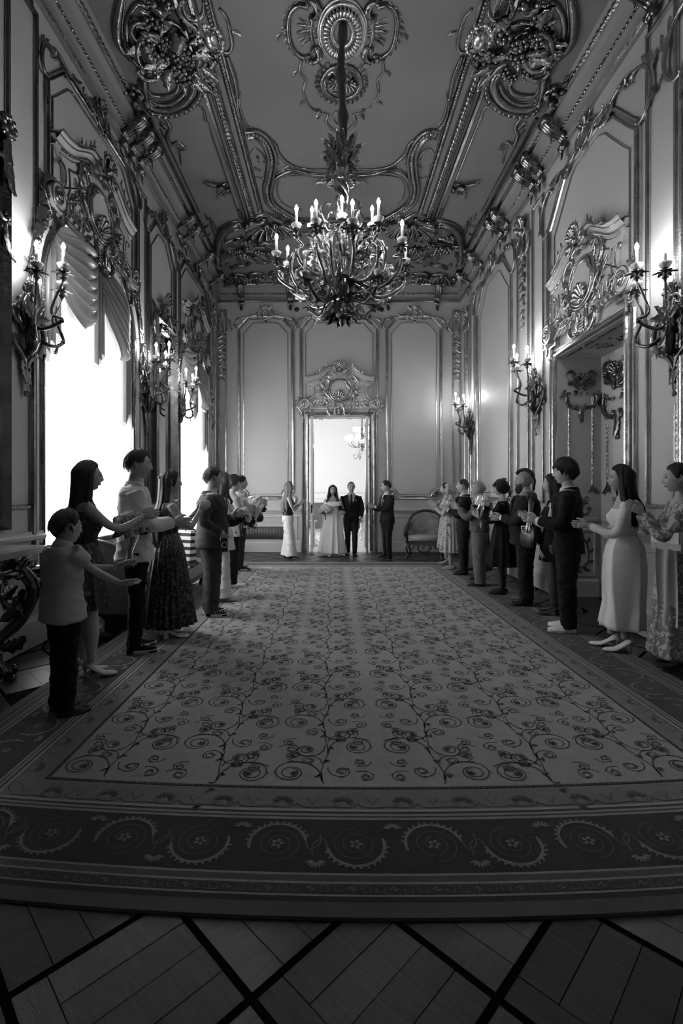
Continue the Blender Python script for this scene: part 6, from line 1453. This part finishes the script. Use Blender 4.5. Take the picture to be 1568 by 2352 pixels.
        g = M(); g.ball((0, .078*h*fat+.028+belly*h*.45, .595*h), (.009, .004, .009), 8, 4); g.obj('button', BLACK, o)
        for s_ in (-1, 1):
            S, E, Wt, _, _ = HW[s_]; d = nrm(Wt-E); g = M(); g.tube([Wt-d*.035, Wt+d*.008], .0205*h, 12); g.obj('cuff', top[1] if top else C_WHITE, r_)
    if bottom:
        wb, mt, rl = bottom   # style, material, leg radii factor
        g = M(); torso(g, h, T_, .008, .455, .53 if (top and not jacket and (len(top) < 4 or top[3] <= .51)) else .585, fat, belly*.6)
        for s_ in (-1, 1):
            A, K, Hp = F[s_]; A = np.array(A); A2 = np.array([A[0], A[1]-.003*h, .022*h+heel*.3])
            rad = {'slim': [.060, .058, .041, .038, .036, .031, .031], 'straight': [.062, .060, .046, .045, .043, .041, .042], 'wide': [.062, .061, .056, .058, .064, .078, .086], 'loose': [.064, .063, .052, .050, .047, .042, .040]}[wb]
            P = smoothp([Hp, K, A2], 26); g.tube(P, np.interp(np.linspace(0, 1, 26), [0, .15, .42, .5, .7, .93, 1], np.array(rad)*h*rl), 14)
        v, q, t = fuse(g, vox, 5, None, wr*1.1, seed=h*17); g = M(); g.add(v, q, t); g.obj('trousers', mt, r_)
        if len(bottom) > 3 or female and bottom[0] == 'wide': g = M(); g.rings([ell(z*h, .082*h*fat+.016, .060*h*fat+.016) for z in (.575, .597)], cap=False); g.obj('belt', LEATH, r_)
    if skirt:
        nm, mt, prof, pl, amp = skirt   # prof: (z, a, b, y) in h units
        g = M(); n = 120; a = np.arange(n)*2*math.pi/n; R = []; pr = np.array(prof); zz = np.linspace(0, 1, 30)
        for t in zz:
            z, A, B, Y = [np.interp(t, np.linspace(0, 1, len(pr)), pr[:, i]) for i in range(4)]
            am = amp*h*t**.8; mod = am*(1.2-2.4*np.abs(np.sin((a*pl+1.6*np.sin(a*3+t*1.5))*.5))**.7)+am*.5*np.sin(a*5+h*9)
            R.append(np.stack([np.cos(a)*(A*h+mod), np.sin(a)*(B*h+mod)+Y*h, np.full(n, z*h)], -1))
        R = np.array(R); R2 = R.copy(); R2[-1][:, :2] *= .97; g.rings(np.vstack([R, R2[-1:]]), cap=False); g.obj(nm, mt, r_)
    if tights is not None:
        for s_ in (-1, 1):
            A, K, Hp = F[s_]; g = M(); g.tube(smoothp([Hp, K, A], 22), np.interp(np.linspace(0, 1, 22), [0, .15, .45, .52, .68, .92, 1], np.array([.056, .055, .036, .034, .035, .021, .021])*h)+.004, 12); g.obj('stocking', tights, r_)
    if shoes:
        for s_ in (-1, 1): A = F[s_][0]; shoe(None, shoes[0], (A[0], A[1]), -s_*footang, h, r_, shoes[1] or LEATH, shoes[2] if len(shoes) > 2 else None)
    if necklace:
        g = M(); a = np.linspace(.15, math.pi-.15, 16); g.tube(np.stack([np.cos(a)*.045*h, np.sin(a)*.056*h+.006, (.825-.035*np.sin(a))*h], -1), .0022, 5); g.obj('necklace', SOLE, r_)
    return r_
def W_(r_, p):
    """a point of a person's own frame, in the room"""
    c, s_ = math.cos(r_.rotation_euler[2]), math.sin(r_.rotation_euler[2]); return (r_.location[0]+p[0]*c-p[1]*s_, r_.location[1]+p[0]*s_+p[1]*c, r_.location[2]+p[2])
Zr = math.radians
CZ = .0125   # top of the carpet pile
G1, G2 = 'guests lined up on the window side', 'guests lined up on the windowless side'
L1 = P2('small boy in pale short-sleeved shirt and black trousers, nearest guest on the window side', (-1.74, 3.17, CZ), Zr(-42), 1.31, hair=('short', H_MID), head=Zr(10), group=G1, wr=.007, top=('shirt', C_LIGHT, 'short', .50, (.455, .104, .085)), bottom=('straight', C_BLACK, 1.05), shoes=('dress', LEATH, BLACK), sleeve_r=1.25, fat=1.05,
     aR=((.06, .27, .60), (.1, .9, -.25), (-.3, .3, .9)), aL=((-.02, .27, .68), (.2, .95, .35), (.6, 0, -.8)), vox=.011)
L2 = P2('young woman with very long straight dark hair and dark floral dress, behind the small boy', (-1.92, 3.80, CZ), Zr(-60), 1.665, True, hair=('long', H_BROWN, .66), group=G1, top=('bodice', P_DARKFL, 'none', .56), skirt=('skirt', P_DARKFL, [(.62, .078, .060, 0), (.54, .105, .083, 0), (.42, .115, .1, 0), (.32, .12, .11, .0)], 14, .006), shoes=('heel', NUDE), az=.765, ay=.255, rise=.18, head=Zr(-4), legs=(.035, .0, .035, .03), vox=.011)
L3 = P2('tall teenage boy in untucked white shirt and black trousers, beside the wrapped parcel', (-1.78, 4.42, CZ), Zr(-66), 1.80, hair=('short', H_BROWN), group=G1, top=('shirt', C_WHITE, 'long', .50, (.45, .104, .082)), bottom=('slim', C_BLACK, 1.05), shoes=('sneaker', C_BLACK, SOLE), az=.665, ay=.185, rise=.0, sleeve_r=1.0, head=Zr(-8), fat=.95, vox=.011, wr=.008)
L4 = P2('woman in glasses with half-up long hair and long pleated devore velvet dress', (-1.63, 4.87, CZ), Zr(-60), 1.645, True, hair=('halfup', H_BROWN), group=G1, glasses=True, top=('bodice', P_VELV, 'none', .56), skirt=('skirt', P_VELV, [(.62, .078, .062, 0), (.54, .105, .085, 0), (.35, .125, .115, 0), (.2, .15, .14, 0), (.075, .165, .155, 0)], 22, .012), shoes=('block', SHOEW), az=.785, ay=.185, rise=.6, vox=.011, footang=.2)
L5 = P2('heavyset man in grey suit with laced dark sneakers, hand on his hip', (-1.42, 5.72, CZ), Zr(-68), 1.715, hair=('short', H_MID), group=G1, fat=1.22, belly=.03, top=('shirt', C_LIGHT, 'none', .50), jacket=C_GREY, bottom=('loose', C_GREY, 1.12), shoes=('sneaker', C_BLACK, SHOEW), aR=((.17, .05, .56), (-.5, .3, -.8), (-1, 0, 0)), aL=((-.03, .16, .66), (.3, .7, .4), (1, 0, 0)), head=Zr(6), jaw=.6)
for o_ in L5.children:
    if o_.name.startswith('shoe'):
        g = M(); A = np.array(o_.bound_box); c_ = A.mean(0); x_ = A[:, 0].max()+.001; g.tube([(x_-.012, c_[1]+.0, .075), (x_-.004, c_[1]-.02, .03), (x_-.010, c_[1]-.045, .075)], .003, 5); g.tube([(x_-.010, c_[1]+.03, .07), (x_-.003, c_[1]+.015, .03), (x_-.003, c_[1]-.005, .03)], .003, 5); g.obj('emblem', SOLE, o_)
L6 = P2('woman with wavy light brown hair in long sleeveless waistcoat and white trousers', (-1.47, 6.5, CZ), Zr(-66), 1.69, True, hair=('wavy', H_MID), group=G1, top=('waistcoat', C_CREAM, 'none', .48, (.40, .115, .09)), bottom=('wide', C_WHITE, .86), shoes=('heel', NUDE), az=.72, ay=.2)
L7 = P2('dark-haired man in pale shirt, black trousers and white sneakers behind the white-wrapped bouquet', (-1.55, 7.55, CZ), Zr(-68), 1.68, hair=('mop', H_BLACK), group=G1, top=('shirt', C_LIGHT, 'long', .48, (.45, .105, .085)), bottom=('straight', C_BLACK, 1.05), shoes=('sneaker', SHOEW, SHOEW), az=.72, ay=.19, rise=.4)
L8 = P2('bearded dark-haired man in pale shirt and dark jeans, farthest guest on the window side', (-1.72, 9.1, CZ), Zr(-70), 1.735, hair=('short', H_BLACK), skin=SKIN2, group=G1, top=('shirt', C_LIGHT, 'long', .48, (.45, .107, .087)), bottom=('slim', C_NAVY, 1.05), shoes=('sneaker', C_BLACK, SOLE), az=.70, ay=.21, rise=.35)
B1 = P2('blonde woman in dotted sleeveless top and wide beige trousers, clapping left of the far doorway', (-.99, 10.87, 0), Zr(-78), 1.69, True, hair=('long', H_BLOND, .52), top=('top', P_DOT, 'none', .56), bottom=('wide', C_CREAM, .98), shoes=('block', LEATH), az=.74, ay=.17, rise=1.0, sep=.045, legs=(.06, -.01, .06, .04))
B4 = P2('man in dark suit and open white shirt with glasses, clapping right of the far doorway', (1.21, 10.93, 0), Zr(112), 1.71, hair=('short', H_BROWN), head=Zr(-22), glasses=True, top=('shirt', C_WHITE, 'none', .50), jacket=C_SUIT, bottom=('slim', C_SUIT, 1.1), shoes=('dress', LEATH), az=.69, ay=.19, rise=.1)
BR = P2('smiling bride in off-shoulder white satin gown walking in through the far doorway', (.0, 11.42, 0), Zr(180), 1.62, True, hair=('wavy', H_BROWN), head=Zr(4), necklace=True, top=('bodice', C_SATIN, 'none', .56, None, .775), skirt=('gown_skirt', C_SATIN, [(.63, .076, .060, 0), (.56, .11, .09, 0), (.4, .135, .115, .01), (.2, .175, .145, .02), (.03, .205, .17, .03)], 9, .016), shoes=('heel', SHOEW), aL=((-.085, .11, .60), (-.6, .3, -.2), (0, -.4, 1)), aR=((.07, .14, .61), (-.3, .6, .1), (0, 0, 1)), legs=(.04, .0, .03, .09))
GR = P2('groom in dark suit and tie with white buttonhole, arm in arm with the bride', (.43, 11.5, 0), Zr(180), 1.70, hair=('thin', H_MID), head=Zr(8), tie=C_BLACK, top=('shirt', C_WHITE, 'none', .50), jacket=C_SUIT, bottom=('slim', C_SUIT, 1.08), shoes=('dress', LEATH), aL=((-.12, .05, .50), (0, .2, -1), (1, 0, 0)), aR=((.10, .13, .575), (.9, .4, .0), (0, -1, 0)), legs=(.045, .09, .045, -.01))
R1 = P2('woman with pinned-up light hair, half hidden, resting a hand on the dark armchair', (2.28, 9.85, CZ), Zr(70), 1.62, True, hair=('updo', H_MID), group=G2, top=('bodice', P_FLOR, 'short', .56), skirt=('skirt', P_FLOR, [(.62, .078, .06, 0), (.54, .105, .085, 0), (.2, .13, .12, 0)], 10, .008), shoes=('heel', NUDE), az=.76, rise=1.0)
R2 = P2('elderly woman with curly white hair in pale floral midi dress', (2.22, 9.2, CZ), Zr(66), 1.60, True, hair=('curly', H_WHITE), group=G2, fat=1.1, top=('blouse', P_FLOR, 'elbow', .5), skirt=('skirt', P_FLOR, [(.62, .086, .07, 0), (.54, .115, .095, 0), (.35, .13, .12, 0), (.2, .155, .14, 0)], 18, .010), shoes=('dress', NUDE, NUDE), az=.76, ay=.18, rise=.9, sleeve_r=1.3)
R3 = P2('man with receding dark hair in dark suit, half hidden behind the elderly woman', (2.30, 8.6, CZ), Zr(70), 1.665, hair=('receding', H_BLACK), group=G2, top=('shirt', C_WHITE, 'none', .5), jacket=C_SUIT, bottom=('straight', C_SUIT, 1.08), shoes=('dress', LEATH), az=.7, ay=.16)
R3b = P2('short fair woman in dark sequinned dress, mostly hidden behind the old man', (2.42, 8.1, CZ), Zr(70), 1.58, True, hair=('updo', H_GREY), group=G2, top=('bodice', P_SEQ, 'elbow', .56), skirt=('skirt', P_SEQ, [(.62, .08, .065, 0), (.54, .11, .09, 0), (.1, .13, .12, 0)], 8, .006), shoes=('heel', LEATH), az=.72)
R4 = P2('old man with thin white hair in grey knitted shirt and light trousers', (2.26, 7.55, CZ), Zr(66), 1.605, hair=('thin', H_WHITE), group=G2, belly=.02, top=('pullover', CL('grey_knit', .11), 'long', .50), bottom=('loose', CL('fawn_cloth', .16), 1.15), shoes=('dress', LEATH), az=.76, ay=.20, rise=.9, collar=True, pitch=-.05)
R5 = P2('woman with black bob and flower clip in tiered black dress and tights', (2.40, 6.95, CZ), Zr(64), 1.605, True, hair=('bob', H_BLACK), group=G2, tights=STOCK, top=('bodice', C_BLACK, 'long', .54), skirt=('skirt', C_BLACK, [(.64, .08, .065, 0), (.54, .11, .09, 0), (.42, .125, .11, 0), (.40, .14, .125, 0), (.25, .175, .16, 0)], 14, .010), shoes=('dress', LEATH), az=.70, ay=.2, rise=.7)
R6 = P2('stout bearded man with shaved sides and braided mohawk in dark suit', (2.46, 6.25, CZ), Zr(64), 1.70, hair=('mohawk', H_BLACK), beard=H_BLACK, group=G2, fat=1.28, belly=.035, skin=SKIN2, top=('shirt', C_WHITE, 'none', .5), jacket=C_SUIT, bottom=('straight', C_SUIT, 1.2), shoes=('dress', LEATH), az=.675, ay=.175, rise=.0, sep=.03)
R7 = P2('young woman with long black hair in short black dress, sheer tights and heeled ankle boots', (2.60, 5.78, CZ), Zr(66), 1.64, True, hair=('long', H_BLACK, .5), group=G2, tights=STOCK, top=('bodice', C_BLACK, 'none', .54), skirt=('skirt', C_BLACK, [(.62, .078, .062, 0), (.54, .108, .088, 0), (.38, .118, .1, 0)], 10, .006), shoes=('block', LEATH), az=.71, ay=.17, rise=.5)
R8 = P2('tall young man in loose black suit and white sneakers on the windowless side', (2.43, 5.08, CZ), Zr(66), 1.76, hair=('mop', H_BROWN), group=G2, top=('shirt', C_WHITE, 'none', .5), jacket=C_BLACK, bottom=('loose', C_BLACK, 1.08), shoes=('sneaker', SHOEW, SHOEW), az=.67, ay=.165, rise=.15, vox=.011, head=Zr(-8))
R9 = P2('woman with long black hair in draped cream satin midi dress and pointed white heels', (2.62, 4.42, CZ), Zr(66), 1.67, True, hair=('long', H_BLACK, .42), group=G2, necklace=True, top=('bodice', C_CREAM, 'long', .56, None, .79), skirt=('skirt', C_SATG, [(.62, .078, .062, 0), (.56, .108, .093, 0), (.50, .117, .101, 0), (.40, .118, .104, 0), (.25, .114, .100, 0), (.13, .132, .112, .01)], 7, .012), shoes=('heel', SHOEW), az=.70, ay=.175, rise=.05, vox=.011, head=Zr(8), legs=(.035, .0, .035, .06))
R10 = P2('woman in long toile-print dress with dark tied-back hair, at the edge of the photograph', (2.80, 3.95, CZ), Zr(68), 1.65, True, hair=('updo', H_BROWN), group=G2, top=('bodice', P_FLOR2, 'long', .54), skirt=('skirt', P_FLOR2, [(.62, .082, .065, 0), (.54, .112, .092, 0), (.35, .125, .115, 0), (.07, .155, .145, 0)], 12, .008), shoes=('heel', LEATH), az=.79, ay=.17, rise=.7, sleeve_r=1.35)
# the bride's draped neckline and veil, flowers
g = M()
for q in range(5): g.tube([(x*1.64, y*1.64+.004*q, (.755-.012*q-.018*(1-abs(x)/.115))*1.64) for x, y in ((-.118, -.01), (-.112, .03), (-.07, .066), (-.0, .078), (.07, .066), (.112, .03), (.118, -.01), (.1, -.05), (0, -.062), (-.1, -.05), (-.118, -.01))], .016, 7)
g.obj('draped_neckline', C_SATIN, BR)
VEIL = bpy.data.materials.new('veil_tulle'); VEIL.use_nodes = True; nt = VEIL.node_tree; nt.nodes.clear(); o_ = nt.nodes.new('ShaderNodeOutputMaterial'); tr = nt.nodes.new('ShaderNodeBsdfTransparent'); df = nt.nodes.new('ShaderNodeBsdfDiffuse'); mx = nt.nodes.new('ShaderNodeMixShader'); mx.inputs[0].default_value = .35
nt.links.new(tr.outputs[0], mx.inputs[1]); nt.links.new(df.outputs[0], mx.inputs[2]); nt.links.new(mx.outputs[0], o_.inputs[0])
g = M(); R = []
for z, w, d in ((1.64, .03, .08), (1.58, .10, .11), (1.45, .13, .13), (1.25, .19, .16), (1.0, .24, .2), (.6, .29, .28), (.1, .34, .4)): a = np.linspace(math.pi*1.02, math.pi*1.98, 30); R.append(np.stack([w*np.cos(a), -.02+d*np.sin(a)+.01*np.sin(a*22), np.full(30, z)], -1))
g.rings(R, closed=False, cap=False); g.obj('veil', VEIL, BR)
PETAL, PETALG, LEAFM, WRAP = mat('white_petal', .72, .6), mat('pink_petal', .38, .6), mat('dark_leaf', .035, .5), mat('white_wrap', .62, .5)
def bouquet(label, loc, R_, nfl, pm, stem=.25, wrap=None, leaves=12, tilt=(0, 0), fl=.035, group=None, name='bouquet'):
    r_ = root(name, label, 'bouquet', loc, 0, group); r_.rotation_euler = (tilt[0], tilt[1], 0); rg = random.Random(nfl)
    for i in range(nfl):
        e = 1-(i+.5)/nfl*1.15; a = i*2.4; rr = math.sqrt(max(0, 1-e*e)); c = np.array([rr*math.cos(a), rr*math.sin(a), e])*R_; g = M(); F = Fr(c, nrm(np.cross(c, [.3, .2, 1])), nrm(np.cross(c, np.cross(c, [.3, .2, 1]))), nrm(c))
        for ring, (n, q, w) in enumerate(((6, .75, .5), (5, .4, .42), (3, .14, .3))):
            for j in range(n): b_ = j*6.283/n+ring; g.ball(F(q*fl*math.cos(b_), q*fl*math.sin(b_), fl*.3*ring), np.array([w, w, w])*fl, 6, 4)
        g.obj('blossom', pm, r_)
    g = M()
    for i in range(leaves): a = i*2.2; F = Fr((0, 0, -R_*.2), (math.cos(a), math.sin(a), 0), (0, 0, 1), (-math.sin(a), math.cos(a), 0)); leafm(g, F, (R_*.4, 0), rg.uniform(-.6, .9), R_*1.1, R_*.28, rg.uniform(-.5, .4), 1)
    for i in range(7): a = i*.9; g.tube([(R_*.3*math.cos(a), R_*.3*math.sin(a), 0), (.012*math.cos(a), .012*math.sin(a), -stem*.5), (.02*math.cos(a+2), .02*math.sin(a+2), -stem)], .004, 5)
    g.obj('greenery', LEAFM, r_)
    if wrap is not None:
        g = M(); n = 30; a = np.arange(n)*2*math.pi/n; R = [np.stack([np.cos(a)*r*(1+.12*np.sin(a*6+z*20)), np.sin(a)*r*(1+.12*np.sin(a*6+z*20)), z+.02*np.sin(a*5)*(r > .05)], -1) for z, r in ((-stem*.9, .035), (-stem*.6, .022), (-stem*.2, R_*.8), (R_*.3, R_*1.25), (R_*.9, R_*1.5))]
        g.rings(R, cap=False, smooth=False); g.obj('wrapping', wrap, r_)
    return r_
CEL = bpy.data.materials.new('clear_film'); CEL.use_nodes = True; nt = CEL.node_tree; nt.nodes.clear(); o_ = nt.nodes.new('ShaderNodeOutputMaterial'); tr = nt.nodes.new('ShaderNodeBsdfTransparent'); df = nt.nodes.new('ShaderNodeBsdfGlossy'); df.inputs['Roughness'].default_value = .15; mx = nt.nodes.new('ShaderNodeMixShader'); mx.inputs[0].default_value = .25
nt.links.new(tr.outputs[0], mx.inputs[1]); nt.links.new(df.outputs[0], mx.inputs[2]); nt.links.new(mx.outputs[0], o_.inputs[0])
bouquet('bouquet of pale peonies in clear film held by the long-haired woman behind the boy', W_(L2, (-.10, .34, 1.13)), .10, 11, PETALG, .34, CEL, 16, fl=.055)
bouquet('bouquet of white roses with big dark leaves, in front of the grey-suited man', W_(L5, (-.12, .38, 1.10)), .12, 7, PETAL, .34, None, 26, fl=.045)
bouquet('bouquet in large folded white paper held by the man in white sneakers', W_(L7, (.0, .36, 1.22)), .13, 7, PETAL, .36, WRAP, 8, fl=.045)
bouquet("bride's round white rose bouquet", W_(BR, (.17, .20, 1.03)), .125, 26, PETAL, .2, None, 8, fl=.042)
bouquet('round pale hydrangea bouquet held by the woman with the black bob', W_(R5, (-.02, .26, 1.24)), .105, 30, PETAL, .36, CEL, 10, (-.2, .3), fl=.034)
bouquet('long-stemmed dark rose in a film sleeve held by the woman in short black dress', W_(R7, (-.06, .24, 1.36)), .035, 3, mat('dark_petal', .03, .5), .42, CEL, 8, (0, .1), fl=.04)
for p, nm in ((GR, 'groom'), (B4, 'man at the right of the doorway')):
    g = M(); c = np.array((.085*(-1 if p is GR else -1), .125, 1.27)); 
    for j in range(7): g.ball(c+np.array([.018*math.cos(j), .012, .018*math.sin(j)]), .014, 6, 4)
    leafm(g, Fr(c, (1, 0, 0), (0, 0, 1), (0, 1, 0)), (0, 0), -1.5, .06, .014); g.obj('buttonhole_flower', PETAL, p)
g = M(); rg = random.Random(2); c = np.array([-.05, -.03, 1.60])
for j in range(9): g.ball(c+np.array([rg.uniform(-.03, .03), rg.uniform(-.03, .03), rg.uniform(-.02, .03)]), .017, 6, 4)
g.obj('hair_flower', mat('clip_petal', .12, .6), R5)
# bags
def handbag(label, loc, rz, w, hh, d, mt, ring=None, tassels=0, strap=0):
    r_ = root('handbag', label, 'handbag', loc, rz); g = M(); n = 24; a = np.arange(n)*2*math.pi/n; R = []
    for t in np.linspace(0, 1, 12): z = hh*t; f = math.sin(math.pi*(.14+.72*t))**.5; R.append(np.stack([np.sign(np.cos(a))*np.abs(np.cos(a))**.6*w/2*f*(1.06-.2*t), np.sign(np.sin(a))*np.abs(np.sin(a))**.7*d/2*f*(1.05-.35*t), np.full(n, z)], -1))
    g.rings(R); g.obj('body', mt, r_)
    if ring is not None: g = M(); t = np.linspace(math.pi, 2*math.pi, 18); g.tube(np.stack([w*.26*np.cos(t), np.full(18, d*.42), hh*.95+w*.26*np.sin(t)], -1), .006, 6); g.tube([(-w*.27, d*.42, hh*.95), (w*.27, d*.42, hh*.95)], .006, 6); g.obj('metal_handle', ring, r_)
    for i in range(tassels): g = M(); g.tube(smoothp([(-w*.3-.01*i, 0, hh*.3), (-w*.42-.012*i, .0, hh*.05), (-w*.5-.026*i, .0, -hh*.35+.012*(i % 3))], 8), .004, 5); g.obj('tassel', SOLE, r_)
    if strap: g = M(); g.tube(smoothp([(-w*.42, 0, hh*.8), (-w*.3, 0, hh+strap*.8), (0, 0, hh+strap), (w*.3, 0, hh+strap*.8), (w*.42, 0, hh*.8)], 18), .006, 6); g.obj('strap', mt, r_)
    return r_
handbag('black tasselled handbag with half-ring metal handle hanging from the young woman in short black dress', W_(R7, (-.02, .27, .76)), Zr(100), .34, .27, .12, LEATH, SHOEW, 6, .17)
handbag('small black quilted shoulder bag hanging by the farthest guest on the window side', W_(L8, (.05, .30, .88)), Zr(20), .28, .19, .1, LEATH, None, 0, .1)
cb = root('clutch_bag', 'pale fabric clutch bag tucked under the elbow of the woman in toile print', 'clutch bag', W_(R10, (-.16, .13, .98)), Zr(110)); g = M(); g.box((0, 0, .06), (.24, .05, .14)); g.obj('body', C_LIGHT, cb); g = M(); g.box((0, .03, .085), (.22, .012, .085)); g.obj('flap', C_CREAM, cb); g = M(); g.lathe([(.0, 0), (.02, .002), (.018, .008), (0, .01)], k=14); o = g.obj('clasp', GILTD, cb); o.rotation_euler = (-math.pi/2, 0, 0); o.location = (0, .036, .07)
sc_ = root('scarf', 'long pale scarf hanging down from the pale clutch bag', 'scarf', W_(R10, (-.17, .14, 0)), Zr(110)); g = M(); R = [[(x, .02*math.sin(x*60+z*3)+.01*math.sin(z*9), z) for x in np.linspace(-.07-.05*(1-z), .07+.02*(1-z), 16)] for z in np.linspace(.98, .38, 14)]; g.rings(R, closed=False, cap=False); g.obj('cloth', C_LIGHT, sc_)
ph_ = root('phone', 'black phone with ring holder in the hand of the grey-suited man', 'phone', W_(L5, (.335, .10, .84)), Zr(-68)); g = M(); g.box((0, 0, 0), (.012, .075, .15)); g.obj('body', BLACK, ph_); g = M(); t = np.linspace(0, 6.28, 18, endpoint=False); g.tube(np.stack([np.full(18, .014), .028*np.cos(t), .028*np.sin(t)], -1), .004, 5, loop=True); g.obj('ring', SOLE, ph_)
